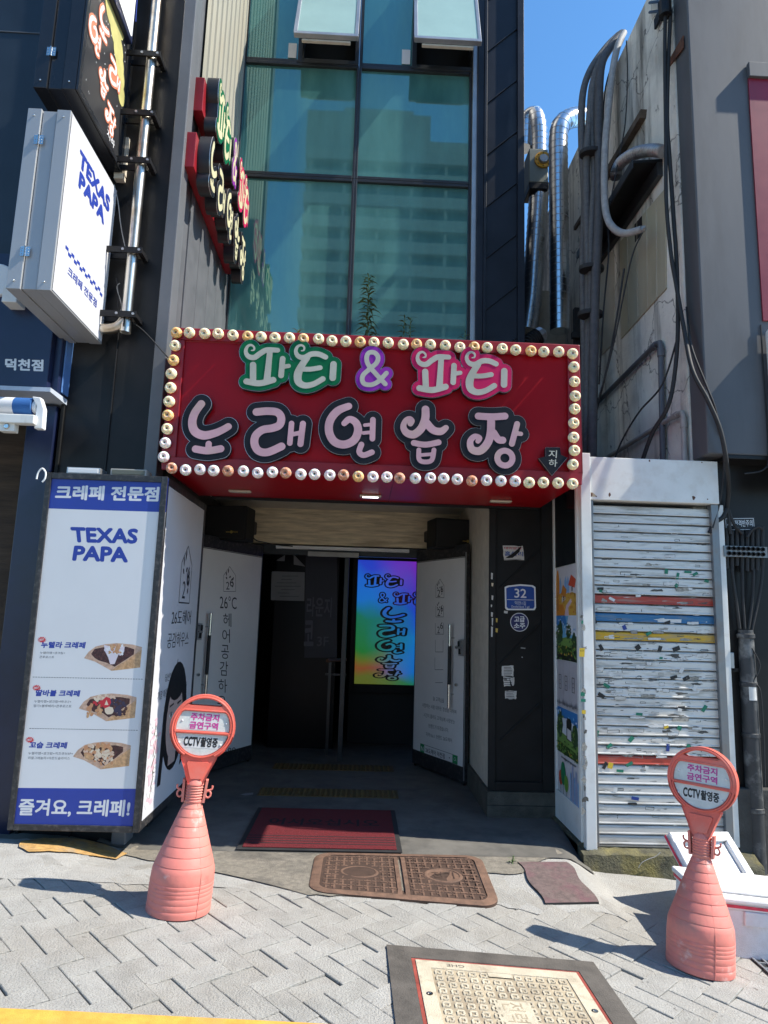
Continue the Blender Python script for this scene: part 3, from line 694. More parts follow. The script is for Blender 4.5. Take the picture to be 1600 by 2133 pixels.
rig = [(1192 + (1196-1192)*(1-abs(i-3)/3.0) if i < 6 else 1194 - (i-6)*.6, 738 + (970-738)*i/8) for i in range(9)]
for i, (x, y) in enumerate(rig): put_bulb(x, y, 0)
# three flat lamps under the sign
for i, (x, y) in enumerate(((500, 1021), (772, 1031), (1043, 1042))):
    p = PZ(x, y, z0); on = i == 1
    d = MB(); c = p
    d.box(c.x-.085, c.x+.085, c.y-.03, c.y+.03, z0-.018, z0-.001, mat('ivory lamp plastic', (.52, .46, .36), .5))
    l_ = d.build('downlight', sg, bevel=.008)
    d = MB(); lm = mat('lit lamp lens', (.8, .8, .8), .3, var=0, emit=(.86, .93, 1), estr=2.2) if on else mat('dull lamp lens', (.36, .33, .28), .35, var=.3, vscale=40)
    d.box(c.x-.06, c.x+.06, c.y-.02, c.y+.02, z0-.0205, z0-.0181, lm); d.build('lens', l_)

# ------------------------------------------------------------------ old raised letters on the side wall of the light well
def pxX(x, y, X): return PX(x, y, X)
XR = SX + .03
ob = thing('side_sign', (SX, 5.4, 3.9), 'two rows of raised bubble letters on red bars along the cream side wall', 'letter sign')
r1a, r1b = pxX(412, 152, SX), pxX(512, 490, SX)
mb = MB(); rows = []
for (ya, yb, top_, bot_) in ((WY+.30, 5.72, 5.62, 5.2), (WY+.22, 5.86, 5.03, 4.68)):
    rows.append((ya, yb, top_, bot_))
za, zb = PX(412, 155, SX+.06), PX(412, 225, SX+.06)
zc, zd = PX(405, 288, SX+.06), PX(400, 362, SX+.06)
yA, yB = 4.74, 6.3
R1 = (PY(412, 152, yA).z, PY(412, 222, yA).z); R2 = (PY(400, 286, yA).z, PY(400, 358, yA).z)
mb.box(SX-.01, SX+.07, yA+.04, yB, R1[1], R1[0], m_red2); b1 = mb.build('red_bar', ob, bevel=.004)
mb = MB(); mb.box(SX-.01, SX+.07, yA-.06, yB, R2[1], R2[0], m_red2); mb.build('red_bar', ob, bevel=.004)
def bbox(k):
    a = np.concatenate([np.array(s[0]) for s in LOGO[k]]); return a.min(0), a.max(0)
m_cream2 = mat('yellowed letter fill', (.62, .58, .36), .4, var=.15, vscale=4)
X1 = SX+.071
# upper row: pa ti & pa ti, lower row: five syllables; both run away from the street
sc = (yB-yA-.12)/(bbox('pa2 ti2')[1][0]-bbox('pa ti')[0][0])
for k, bk in (('pa ti', m_green), ('amp', m_purp), ('pa2 ti2', m_pink)):
    xo, zo = bbox('pa ti')[0][0], (bbox('pa ti')[0][1]+bbox('pa ti')[1][1])/2
    channel(ob, k, Vector((X1, yA+.13, (R1[0]+R1[1])/2)) - Vector((0, 1, 0))*xo*sc - Vector((0, 0, 1))*zo*sc*1.8, (0, 1, 0), (0, 0, 1.8), (1, 0, 0), bk, m_cream2, 24, s=sc, dep=.10)
sc2 = (yB-yA-.02)/(bbox('jang')[1][0]-bbox('no')[0][0])
for k in ('no', 'rae', 'yeon', 'seup', 'jang'):
    xo, zo = bbox('no')[0][0], (bbox('yeon')[0][1]+bbox('yeon')[1][1])/2
    channel(ob, k, Vector((X1, yA+.04, (R2[0]+R2[1])/2)) - Vector((0, 1, 0))*xo*sc2 - Vector((0, 0, 1))*zo*sc2*1.5, (0, 1, 0), (0, 0, 1.5), (1, 0, 0), m_char, m_cream2, 31, s=sc2, dep=.10)

# ------------------------------------------------------------------ light box column with the menu and the hair salon poster
m_frameb = mat('scuffed black frame', (.02, .02, .022), .45, var=.3, vscale=12, stain=(.25, .22, .2), stain_amt=.25, stain_scale=30)
AY, ABY = 4.39, 5.5
ax0, ax1, az0, az1 = PY(58, 1350, AY).x, PY(320, 1350, AY).x, PY(150, 1731, AY).z, PY(230, 989, AY).z
lb = thing('light_box_sign', ((ax0+ax1)/2, AY+.5, az0-.09), 'tall crepe menu light box with blue bands, hair salon poster on its right side', 'light box')
mb = MB()
mb.box(ax0+.005, ax1-.004, AY+.004, ABY, az0+.01, az1-.01, m_frameb)
mb.box(ax0, ax0+.035, AY-.012, AY+.04, az0, az1, m_frameb); mb.box(ax1-.035, ax1+.004, AY-.012, AY+.03, az0, az1, m_frameb)
mb.box(ax0+.036, ax1-.036, AY-.012, AY+.04, az0, az0+.035, m_frameb); mb.box(ax0+.036, ax1-.036, AY-.012, AY+.04, az1-.04, az1, m_frameb)
for q in ((az0, az0+.05), (az1-.05, az1)): mb.box(ax1-.02, ax1+.004, AY+.031, ABY-.05, q[0], q[1], m_frameb)
mb.box(ax1-.02, ax1+.006, ABY-.05, ABY+.004, az0, az1, m_frameb)
mb.box(ax0+.08, ax1-.1, AY+.55, ABY-.1, az0-.13, az0+.009, m_dark)
mb.build('case', lb, bevel=.003)
pl = planeY(AY)
mb = MB()                                          # ---- the menu
mb.add([pl.hit(*q, .0001) for q in ((104, 990), (352, 997), (283, 1732), (20, 1727))], [(0, 1, 2, 3)], m_print)
D(mb, pl, [(105, 990), (352, 996), (346, 1067), (99, 1059)], m_blue, .0022)
D(mb, pl, [(28, 1641), (293, 1643), (285, 1727), (20, 1724)], m_blue, .0022)
m_wr = flat('white lettering', (.68, .68, .69))
T(mb, pl, '크레페 전문점', (117, 1010), (333, 1014), (114, 1041), m_wr, .0034, .06)
T(mb, pl, '즐겨요, 크레페!', (41, 1663), (273, 1666), (37, 1700), m_wr, .0034, .045)
T(mb, pl, 'TEXAS', (146, 1097), (288, 1101), (152, 1130), m_blue, .003, .07, br=(286, 1133), shear=.05)
T(mb, pl, 'PAPA', (153, 1136), (265, 1139), (150, 1168), m_blue, .003, .07, br=(267, 1172), shear=.05)
m_redb = flat('red burst', (.55, .02, .03)); m_tort = mat('printed crepe', (.50, .33, .24), .4, var=.3, vscale=45); m_tort2 = mat('printed crepe fold', (.52, .31, .16), .4, var=.35, vscale=60, stain=(.34, .17, .07), stain_amt=.6, stain_scale=40); m_choc = mat('printed chocolate', (.045, .012, .014), .4, var=.6, vscale=50, stain=(.16, .06, .05), stain_amt=.7, stain_scale=55); m_creamp = flat('printed cream', (.62, .56, .62)); m_nut = flat('printed nuts', (.50, .24, .12)); m_straw = flat('printed strawberry', (.50, .02, .035)); m_bery = flat('printed blueberry', (.03, .025, .06)); m_ban = flat('printed banana', (.66, .55, .42)); m_nut2 = flat('printed almond', (.60, .43, .32))
def Z(x, y): return (60+x/6.154, 1310+y/6.154)
rows = [('누텔라 크레페', ['누텔라잼+생크림+', '콘푸로스트'], (160, 160, 735, 245), (148, 290, 470, 320), (140, 345, 330, 375)),
        ('딸바블 크레페', ['누텔라잼+생크림+바나나+', '딸기+블루베리+콘푸로스트'], (92, 778, 665, 862), (75, 910, 548, 945), (66, 968, 552, 1003)),
        ('꼬숩 크레페', ['누텔라잼+생크림+치즈큐브5P+', '리얼그래놀라+아몬드슬라이스'], (6, 1444, 500, 1530), (-2, 1575, 572, 1610), (-5, 1635, 530, 1670))]
for nm, subs, a, b, c in rows:
    for sft, (s, q, bo) in enumerate(((nm, a, .065), (subs[0], b, 0.004), (subs[1], c, 0.004))):
        T(mb, pl, s, Z(q[0], q[1]), Z(q[2], q[1]+(q[2]-q[0])*.012), Z(q[0]-6, q[3]), m_blue if sft == 0 else m_ink, .003, bo, shear=.12 if sft == 0 else 0)
    cx, cy = a[0]+10, a[1]-22
    st_ = []
    for k in range(28):
        r = (62 if k % 2 else 38); an = 2*math.pi*k/28; st_.append(Z(cx+r*math.cos(an), cy+r*.72*math.sin(an)))
    D(mb, pl, st_, m_redb, .0036); T(mb, pl, 'BEST', Z(cx-30, cy-12), Z(cx+30, cy-16), Z(cx-32, cy+14), m_wr, .0042, .03)
for y0, y1, xa, xb in ((617, 645, 55, 1475), (1275, 1300, 12, 1410)):
    for k in range(42):
        t = k/42; x = xa+(xb-xa)*t; y = y0+(y1-y0)*t
        DL(mb, pl, [Z(x, y), Z(x+17, y+.4)], .0016, m_ink, .003)
def crepe(oy, ox, kind):
    def z(x, y): return Z(x+ox, y+oy)
    D(mb, pl, [z(x, y) for x, y in ((708, 375), (770, 290), (860, 225), (985, 195), (1130, 182), (1330, 200), (1452, 232), (1428, 495), (1060, 538), (985, 495), (850, 420))], m_tort, .0024)
    D(mb, pl, [z(x, y) for x, y in ((1060, 538), (1130, 480), (1260, 400), (1450, 265), (1428, 495))], m_tort2, .0028)
    ch = [(800, 320), (850, 265), (960, 240), (1100, 232), (1250, 228), (1360, 255), (1355, 320), (1240, 400), (1100, 490), (1010, 430), (900, 410), (850, 375)]
    D(mb, pl, [z(x+random.uniform(-9, 9), y+random.uniform(-9, 9)) for x, y in ch], m_choc, .0030)
    lay = [.0034]
    def dots(n, area, r, ms, sq=.7):
        for k in range(n):
            x, y = random.uniform(area[0], area[2]), random.uniform(area[1], area[3]); rr = r*random.uniform(.6, 1.2); lay[0] += .00004
            D(mb, pl, [z(*p) for p in blob(x, y, rr, rr*sq, 9, .25, random.uniform(0, 3))], random.choice(ms), lay[0])
    if kind == 0:
        D(mb, pl, [z(x, y) for x, y in ((965, 205), (1060, 230), (1230, 225), (1220, 300), (1150, 330), (1100, 450), (1045, 455), (1020, 370), (975, 280))], m_creamp, .0033); dots(26, (975, 220, 1200, 330), 26, [m_creamp, m_wr]); dots(40, (1020, 205, 1180, 310), 18, [m_nut, m_tort2])
    elif kind == 1:
        dots(16, (900, 235, 1180, 275), 44, [m_ban, m_nut2], .55); dots(34, (1110, 260, 1330, 460), 30, [m_bery, m_bery, m_choc]); dots(24, (810, 330, 1000, 470), 26, [m_nut, m_tort2]); dots(8, (900, 290, 1000, 370), 30, [m_straw])
        D(mb, pl, [z(*p) for p in blob(1100, 400, 60, 52, 16, .1)], m_ban, .0064); D(mb, pl, [z(*p) for p in ((1010, 270), (1060, 225), (1110, 240), (1125, 300), (1100, 350), (1040, 375), (1005, 330))], m_straw, .0068); D(mb, pl, [z(*p) for p in ((1040, 330), (1065, 265), (1090, 330))], m_ban, .0071)
    else:
        dots(46, (860, 230, 1190, 400), 36, [m_nut2, m_ban, m_tort2, m_nut]); dots(46, (980, 290, 1220, 470), 22, [m_nut2, m_nut, m_ban])
crepe(0, 0, 0); crepe(645, -68, 1); crepe(1262, -142, 2)
mb.build('menu_print', lb, recalc=False)
pl = planeX(ax1, 1)
mb = MB()                                          # ---- the poster facing the doorway
a = Vector((ax1+.0045, AY+.034, az0+.055)); b = Vector((0, ABY-AY-.09, 0)); c = Vector((0, 0, az1-az0-.11))
m_post = mat('poster film', (.58, .58, .61), .45, var=.05, vscale=2)
mb.add([a, a+b, a+b+c, a+c], [(0, 1, 2, 3)], m_post)
def S(u, v, o=.0012): return a + b*u + c*v + Vector((o, 0, 0))
def SP(pts, m, o=.0012): mb.poly([S(u, v, o) for u, v in pts], m)
def ST(s, u0, u1, v0, v1, bo=0.0): T3(mb, S(u0, v0, .0016), b*(u1-u0), c*(v1-v0), s, m_ink, bo)
def house(f, u0, u1, v0, v1, lw, full=True):
    q = [(u0, v0), (u1, v0), (u1, v0+(v1-v0)*.68), ((u0+u1)/2, v1), (u0, v0+(v1-v0)*.68)]
    P = [f(u, v) for u, v in q]; out = []
    for p, r in zip(P, P[1:]+P[:1]): out.append((p, r))
    return out
def line3(mb, p, r, nrm, wd, m):
    t = (r-p).normalized(); s = t.cross(Vector(nrm))*wd; mb.add([p-s, r-s, r+s, p+s], [(0, 1, 2, 3)], m)
def leafy(mb, f, u0, u1, v0, v1, nrm, wd):
    for (x, y, an, L) in ((.25, .62, 1.9, .2), (.35, .72, 1.2, .22), (.3, .5, 2.6, .16), (.72, .42, 1.0, .2), (.78, .28, 2.0, .16), (.7, .16, .9, .14), (.45, .55, .4, .16)):
        pts = [(x+L*t*math.cos(an)-s*.045*math.sin(an)*math.sin(math.pi*t), y+L*t*math.sin(an)+s*.045*math.cos(an)*math.sin(math.pi*t)) for s, ts in ((1, (0, .33, .66, 1)), (-1, (.66, .33))) for t in ts]
        mb.poly([f(u0+(u1-u0)*p, v0+(v1-v0)*q) for p, q in pts], m_ink)
for p, r in house(S, .45, .74, .64, .84, 1): line3(mb, p, r, (1, 0, 0), .0045, m_ink)
leafy(mb, S, .45, .74, .64, .84, (1, 0, 0), .004)
ST('2', .52, .60, .655, .715); ST('6', .62, .70, .70, .77)
ST('26도헤어', .30, .82, .565, .615); ST('공감하우스', .24, .80, .49, .54)
ST('당신이 꿈꾼 내 안에', .26, .74, .385, .41); ST('가장 아름다운 26도헤어입니다', .12, .85, .335, .362)
ST('/', .52, .55, .43, .45); ST('/', .48, .51, .29, .31)
m_hair = flat('printed black hair', (.012, .011, .012)); m_face = flat('printed face', (.50, .37, .33)); m_cloth = flat('printed white blouse', (.56, .56, .60)); m_lip = flat('printed lips', (.42, .10, .11)); m_flower = flat('printed pink blossom', (.66, .44, .50)); m_stem = flat('printed stem', (.10, .09, .04))
def E2(cu, cv, ru, rv, n=22, a0=0, a1=2*math.pi): return [(cu+ru*math.cos(a0+(a1-a0)*k/n), cv+rv*math.sin(a0+(a1-a0)*k/n)) for k in range(n)]
_SP = SP
def SP(pts, m, o=.0012): _SP([(min(.985, max(.01, .58+(u-.66)*1.22)), max(.006, .262+(v-.18)*1.42)) for u, v in pts], m, o)
SP([(.30, .06), (.97, .06), (.95, .10), (.82, .15), (.46, .15), (.32, .10)], m_cloth, .0013)
SP(E2(.66, .18, .24, .125, 26), m_hair, .0015); SP([(.40, .04), (.46, .04), (.50, .20), (.42, .20)], m_hair, .0016); SP([(.84, .05), (.90, .06), (.90, .2), (.82, .2)], m_hair, .0016)
SP([(.58, .07), (.72, .07), (.73, .13), (.57, .13)], m_face, .0018); SP(E2(.65, .17, .165, .088, 24), m_face, .0020)
SP(E2(.65, .245, .15, .03, 14), m_hair, .0022)
for u in (.57, .73): SP(E2(u, .185, .034, .0055, 12), m_wr, .00225); SP(E2(u, .185, .015, .0055, 10), m_hair, .0023); SP([(u-.04, .1885), (u, .1925), (u+.04, .1885), (u, .1905)], m_hair, .00235); SP([(u-.045, .203), (u+.045, .207), (u+.04, .211), (u-.04, .208)], m_hair, .0023)
SP(E2(.65, .125, .04, .006, 12), m_lip, .0023); SP([(.64, .15), (.66, .15), (.65, .185)], mat('printed nose', (.44, .31, .27), .5, var=0), .0022)
SP = _SP
for k in range(60):
    u = random.uniform(.03, .22); v = random.uniform(.03, .28); SP(E2(u, v, random.uniform(.02, .045), random.uniform(.004, .01), 8), random.choice((m_flower, m_flower, m_wr)), .0013+.00002*k)
for k in range(7): v = .05+.03*k; line3(mb, S(.1+.02*(k % 3), v, .003), S(.14+.02*(k % 2), v+.03, .003), (1, 0, 0), .004, m_stem)
mb.build('poster_print', lb, recalc=False)
# lamp boxes on its top
for i, (xa, xb, y) in enumerate(((146, 215, 980), (236, 310, 984))):
    p, q = PY(xa, y, 4.45), PY(xb, y, 4.45)
    mb = MB(); mb.box(p.x, q.x, 4.40, 4.52, az1+.001, az1+.045, m_alu if i == 0 else m_pvc2); mb.box(p.x+.01, q.x-.01, 4.394, 4.3995, az1+.006, az1+.038, m_white if i == 0 else mat('dirty lamp glass', (.12, .12, .09), .4))
    tag(mb.build('flood_light', loc=((p.x+q.x)/2, 4.56, az1), bevel=.004), ('silver flood lamp lying on the top edge of the crepe menu', 'dull flood lamp with dirty glass on top of the crepe menu')[i], 'lamp')
mb = MB(); mb.tube(spline([PY(x, y, 4.34) for x, y in ((76, 998), (80, 984), (88, 976), (95, 984), (94, 996), (88, 1004))], 5), .006, m_white, 8)
tag(mb.build('rope_loop', loc=PY(88, 1004, 4.42), smooth=60), 'loop of white rope tied beside the crepe menu light box', 'rope')

# ------------------------------------------------------------------ projecting signs on the black wall
TX = -1.897
def proj_sign(name, label, x0, x1, y0, y1, z0, z1, mside, mface, mrim, hinges=True):
    o = thing(name, ((x0+x1)/2, y1, z0), label, 'projecting sign', None)
    mb = MB(); t = (x1-x0)/3
    for k in range(3): mb.box(x0+k*t+.003, x0+(k+1)*t-.003, y0+(.012 if k == 1 else 0), y1, z0+(.006 if k == 1 else 0), z1-(.006 if k == 1 else 0), mside)
    mb.box(x0+.004, x1-.004, y0+.02, y1-.003, z0+.01, z1-.01, mside)
    for k in (0, 2):
        for zz in (z0+.05, z1-.05): mb.lathe([(.006, 0), (.006, .006), (.003, .009)], m_chrome, c=(x0+t*(k+.5), y0, zz), n=10, ax=(0, -1, 0))
    mb.build('case', o, bevel=.004)
    for zz in ((z0+(z1-z0)*.2, z0+(z1-z0)*.82) if hinges else ()):
        h = MB(); h.box(x0+t-.026, x0+t+.03, y0-.004, y0-.0005, zz-.03, zz+.03, m_chrome); h.tube([(x0+t, y0-.006, zz-.032), (x0+t, y0-.006, zz+.032)], .006, m_chrome, 8)
        for dx in (-.018, .02):
            for dz in (-.018, 0, .018): h.lathe([(.004, 0), (.003, .002)], m_alu, c=(x0+t+dx, y0-.004, zz+dz), n=8, ax=(0, -1, 0))
        h.build('hinge', o)
    return o
m_signw = mat('silver grey sign case', (.36, .37, .385), .42, metal=.2, var=.06, vscale=3, stain=(.3, .29, .27), stain_amt=.3, stain_scale=3)
z0, z1 = 3.362, 4.556
ts = proj_sign('projecting_sign', 'silver cased white projecting sign with blue lettering below the black one', TX-.268, TX, 3.8, 4.6, z0, z1, m_signw, m_white, m_alu)
pl = planeX(TX, 1); mb = MB()
fo = Vector((TX+.001, 3.815, z0+.012)); mb.add([fo, fo+Vector((0, .77, 0)), fo+Vector((0, .77, z1-z0-.024)), fo+Vector((0, 0, z1-z0-.024))], [(0, 1, 2, 3)], mat('bright sign film', (.60, .60, .63), .35, var=.02))
def F(y, z): return Vector((TX+.0025, 3.8+.8*y, z0+(z1-z0)*z))
def FT(s, y0_, y1_, a, b, bo, m): T3(mb, F(y0_, a), F(y1_, a)-F(y0_, a), F(y0_, b)-F(y0_, a), s, m, bo)
FT('TEXAS', .20, .86, .785, .885, .08, m_blue); FT('PAPA', .235, .78, .675, .772, .08, m_blue)
for r in range(2):
    for k in range(14):
        if (k+r) % 2 == 0: mb.poly([F(.14+.054*k, .30-.018*r), F(.14+.054*(k+1), .30-.018*r), F(.14+.054*(k+1), .282-.018*r), F(.14+.054*k, .282-.018*r)], m_blue)
FT('크레페 전문점', .22, .80, .165, .215, .03, m_blue); FT('dessert', .40, .62, .14, .15, 0, m_blue) if 0 else None
mb.build('sign_face', ts, recalc=False)
m_signb = mat('glossy black sign case', (.016, .017, .02), .25, var=.2, vscale=3)
bz0, bz1 = 4.72, 6.0
bs = proj_sign('projecting_sign', 'black cased projecting karaoke sign with orange bubble letters', TX-.268, TX, 3.82, 4.62, bz0, bz1, m_signb, m_black, m_black)
mb = MB(); fx = TX+.001
def F2(y, z, o=.0015): return Vector((fx+o, 3.82+.8*y, bz0+(bz1-bz0)*z))
mb.add([F2(.05, .03, 0), F2(.95, .03, 0), F2(.95, .98, 0), F2(.05, .98, 0)], [(0, 1, 2, 3)], mat('dark grey sign film', (.028, .028, .03), .3, var=.2))
for (a, b, c, d) in ((0, .05, 0, 1), (.95, 1, 0, 1), (.05, .95, 0, .03)): mb.obox(F2(a, c, 0), F2(b, c, 0)-F2(a, c, 0), F2(a, d, 0)-F2(a, c, 0), (.012, 0, 0), m_signb)
m_or = mat('orange letter outline', (.62, .20, .11), .4, var=.08); m_yl2 = mat('yellow balloon print', (.50, .46, .17), .45, var=.15)
for k, cy, cz, s in (('no', .35, .58, .95), ('rae', .66, .44, .9), ('yeon', .20, .43, .9), ('seup', .45, .28, .8), ('jang', .66, .17, .8)):
    lo, hi = bbox(k); c_ = (lo+hi)/2; s *= .62
    o_ = F2(cy, cz, 0); o_ = o_ - Vector((0, 1, 0))*c_[0]*s - Vector((0, 0, 1))*c_[1]*s
    put_logo(mb, k, 20*SC4, 1.0, o_, (0, 1, 0), (0, 0, 1), (1, 0, 0), m_or, s, .002, .002); put_logo(mb, k, -.004, 1.0, o_, (0, 1, 0), (0, 0, 1), (1, 0, 0), m_white, s, .0045, .001)
lay = .002
for (y, z, r) in ((.52, .86, .09), (.64, .80, .08), (.60, .92, .08), (.74, .72, .07), (.84, .60, .06), (.80, .66, .06), (.90, .52, .05), (.72, .88, .07)):
    lay += .00005; r *= 1.5; mb.poly([F2(min(.94, y-.06+r*math.cos(a)*1.1), z-.10+r*math.sin(a)*.8, lay) for a in np.linspace(0, 2*math.pi, 16)[:-1]], m_yl2)
for k in range(30): y, z = random.uniform(.1, .9), random.uniform(.06, .9); mb.poly([F2(y+dy, z+dz, .0017) for dy, dz in ((0, -.006), (.006, 0), (0, .006), (-.006, 0))], m_wr)
T3(mb, F2(.62, .055, .003), F2(.80, .055, 0)-F2(.62, .055, 0), F2(.62, .10, 0)-F2(.62, .055, 0), '지하', m_wr, .03)
mb.build('sign_face', bs, recalc=False)
mb = MB(); p = PY(255, 320, 4.64); mb.box(TX-.05, TX+.035, 4.622, 4.655, bz0-.02, bz0+.30, m_beige); mb.box(TX-.04, TX+.03, 4.60, 4.66, bz0-.06, bz0-.021, m_beige); mb.build('cable_box', bs, bevel=.005)
ux = TX+.045
uz = PX(276, 92, ux).z
us = thing('projecting_sign', (ux-.1, 4.6, uz), 'white curved sign with navy frame at the top beside the pole', 'projecting sign')
mb = MB(); mb.box(ux-.15, ux-.004, 3.9, PX(276, 92, ux).y+.01, uz, uz+1.5, m_navy); mb.build('case', us, bevel=.01)
mb = MB(); yb_ = PX(276, 92, ux).y
mb.poly([Vector((ux, 3.96, uz+1.45)), Vector((ux, 3.96, uz+.10))] + [Vector((ux, yb_-.05+.03*math.sin(a), uz+.06-.03*math.cos(a)+.0)) for a in np.linspace(0, 1.57, 6)] + [Vector((ux, yb_-.02, uz+1.45))], m_white)
mb.tube(spline([(ux+.004, 4.3, uz+.9), (ux+.004, 4.45, uz+.6), (ux+.004, 4.5, uz+.2)], 6), .004, m_blue, 6); mb.build('sign_face', us, recalc=False)

# stainless pole with its clamps
PYP = 4.56
pole = thing('sign_pole', PY(270, 690, PYP), 'weathered stainless steel pole clamped to the black wall behind the projecting signs', 'pole')
pts = [PY(327, -80, PYP), PY(322, 20, PYP), PY(268, 640, PYP), PY(266, 668, PYP), PY(258, 688, PYP), PY(240, 702, PYP), PY(205, 706, PYP)]
ax_ = pts[1].x*.5+pts[2].x*.5
for q in pts[:3]: q.x = ax_ ; q.y = PYP
pts = [pts[0], pts[1], pts[2]] + [Vector((ax_-.0, PYP, pts[2].z-.05)), Vector((ax_-.025, PYP, pts[2].z-.12)), Vector((ax_-.09, PYP, pts[2].z-.165)), Vector((ax_-.25, PYP, pts[2].z-.175))]
mb = MB(); mb.tube(spline(pts, 5), .037, m_steel, 18); mb.build('tube', pole, smooth=50)
for i, (x, y) in enumerate(((300, 122), (290, 244), (285, 342), (272, 528), (255, 660), (270, 520))):
    p = PY(x, y, PYP); mb = MB(); L_ = .16 if i != 3 else .22
    mb.box(ax_-L_-.06, ax_+.085, PYP-.055, PYP-.04, p.z-.022, p.z+.022, m_black); mb.box(ax_-L_-.06, ax_+.085, PYP+.04, PYP+.055, p.z-.02, p.z+.02, m_black)
    mb.box(ax_+.05, ax_+.084, PYP-.04, PYP+.095, p.z-.015, p.z+.015, m_black)
    for dx in (-.05, .065): mb.lathe([(.01, 0), (.01, .008)], m_alu, c=(ax_+dx, PYP-.055, p.z), n=6, ax=(0, -1, 0))
    if i < 5: mb.build('clamp', pole)
mb = MB()
for a in ([(242, 580), (248, 610), (246, 640), (262, 662), (300, 690), (350, 745)], [(238, 385), (246, 420), (252, 470), (262, 520)], [(250, 590), (244, 600), (254, 640), (243, 655)]):
    mb.tube(spline([PY(x, y, 4.59) for x, y in a], 5), .004, m_rub if len(a) > 4 else m_pvc2, 6)
tag(mb.build('loose_cable', loc=PY(246, 640, 4.6), smooth=60), 'thin loose wires dangling beside the stainless pole', 'cable')

# ------------------------------------------------------------------ navy shop at the left edge
nb = thing('crepe_shop', (-3.2, 5.2, 0), 'navy painted crepe shop front at the left edge', 'shop front')
mb = MB(); mb.box(-5, xl-.012, 4.76, 7, 3.0, 12, m_navy2); z = PY(40, 68, 4.76).z; mb.box(-5, xl-.03, 4.753, 4.7595, z-.004, z+.004, m_graysheet); mb.build('upper_wall', nb)
xr = PY(108, 715, 4.47).x
fz0, fz1 = PY(60, 812, 4.47).z, PY(60, 628, 4.47).z
mb = MB(); mb.box(-5, xr, 4.47, 4.9, fz0, fz1+.35, m_navy); 
mb.box(xr+.0005, xr+.05, 4.52, 4.9, fz0, fz1+.3, m_navy); mb.box(xr+.051, xr+.062, 4.56, 4.9, fz0+.02, fz1+.2, mat('pale blue trim', (.10, .22, .50), .4)); mb.build('name_board', nb, bevel=.005)
mb = MB(); pl = planeY(4.47); T(mb, pl, '덕천점', (11, 746), (91, 749), (10, 771), m_wr, .003, .06); mb.build('lettering', nb, recalc=False)
mb = MB(); mb.prism([Vector((-5, 4.40, fz0-.001)), Vector((-5, 4.40, fz0-.03)), Vector((-5, 4.9, fz0-.05)), Vector((-5, 4.9, fz0-.001))], (xr+.06+5, 0, 0), mat('pale blue soffit', (.45, .50, .58), .4)); mb.build('drip_edge', nb)
mb = MB(); cxa = PY(30, 1100, 4.62).x; mb.box(cxa, xl-.013, 4.62, 5.4, .0, fz0-.06, m_navy); mb.build('pillar', nb, bevel=.005)
mbk = mat('dark brown brick', (.06, .042, .03), .9, var=.5, vscale=3, stretch=(.6, 1, 5), bump=.5, bscale=14)
mb = MB(); mb.box(-5, cxa, 5.1, 5.3, .0, fz0-.06, mbk); mb.build('brick_recess', nb)
mb = MB(); c = PY(8, 585, 4.4); mb.lathe([(.12, 0), (.12, .05), (.11, .055)], m_white, c=PY(2, 590, 4.5), n=24, ax=(0, -1, 0)); mb.box(PY(15, 600, 4.4).x, PY(46, 600, 4.4).x, 4.35, 4.5, PY(30, 636, 4.4).z, PY(30, 600, 4.4).z, m_wpaint); mb.build('wall_lamp', nb, bevel=.004)
aw = thing('awning_roll', PY(40, 850, 4.3), 'rolled blue and white striped awning on a white arm under the navy board', 'awning')
ay = 4.3; zc = PY(50, 848, ay).z; xe = PY(72, 848, ay).x
mb = MB(); xx = xe; k = 0
m_awb = mat('blue awning cloth', (.02, .10, .30), .8, var=.1); m_aww = mat('white awning cloth', (.6, .6, .62), .8, var=.05)
while xx > -3.6:
    wdt = .125 if k % 2 else .115; mb.lathe([(.06, 0), (.06, wdt)], (m_awb if k % 2 == 0 else m_aww), c=(xx, ay, zc), n=24, ax=(-1, 0, 0)); xx -= wdt; k += 1
mb.build('roll', aw, smooth=50)
mb = MB(); zl = PY(50, 880, ay).z
mb.box(-3.6, xe+.05, ay-.09, ay-.03, zl-.03, zl+.03, m_wpaint); mb.build('front_rail', aw, bevel=.006)
mb = MB(); xq = PY(92, 860, ay).x
mb.prism([Vector((xe+.0, ay-.05, zc+.06)), Vector((xq-.01, ay-.05, zc+.055)), Vector((xq+.02, ay-.05, zc-.02)), Vector((xq+.025, ay-.05, zl-.05)), Vector((xq-.03, ay-.05, zl-.05)), Vector((xq-.03, ay-.05, zc-.0)), Vector((xe+.02, ay-.05, zc+.02))], (0, .05, 0), m_white); mb.lathe([(.045, 0), (.045, .03)], m_white, c=(xe, ay, zc), n=16, ax=(1, 0, 0)); mb.build('end_bracket', aw, bevel=.006)
mb = MB(); q = PY(27, 890, ay); mb.box(q.x-.05, q.x+.045, ay-.07, ay-.01, q.z-.045, q.z+.05, m_wpaint); mb.lathe([(.02, 0), (.018, .01)], m_chrome, c=(q.x, ay-.07, q.z-.015), n=12, ax=(0, -1, 0)); mb.build('arm_mount', aw, bevel=.005)

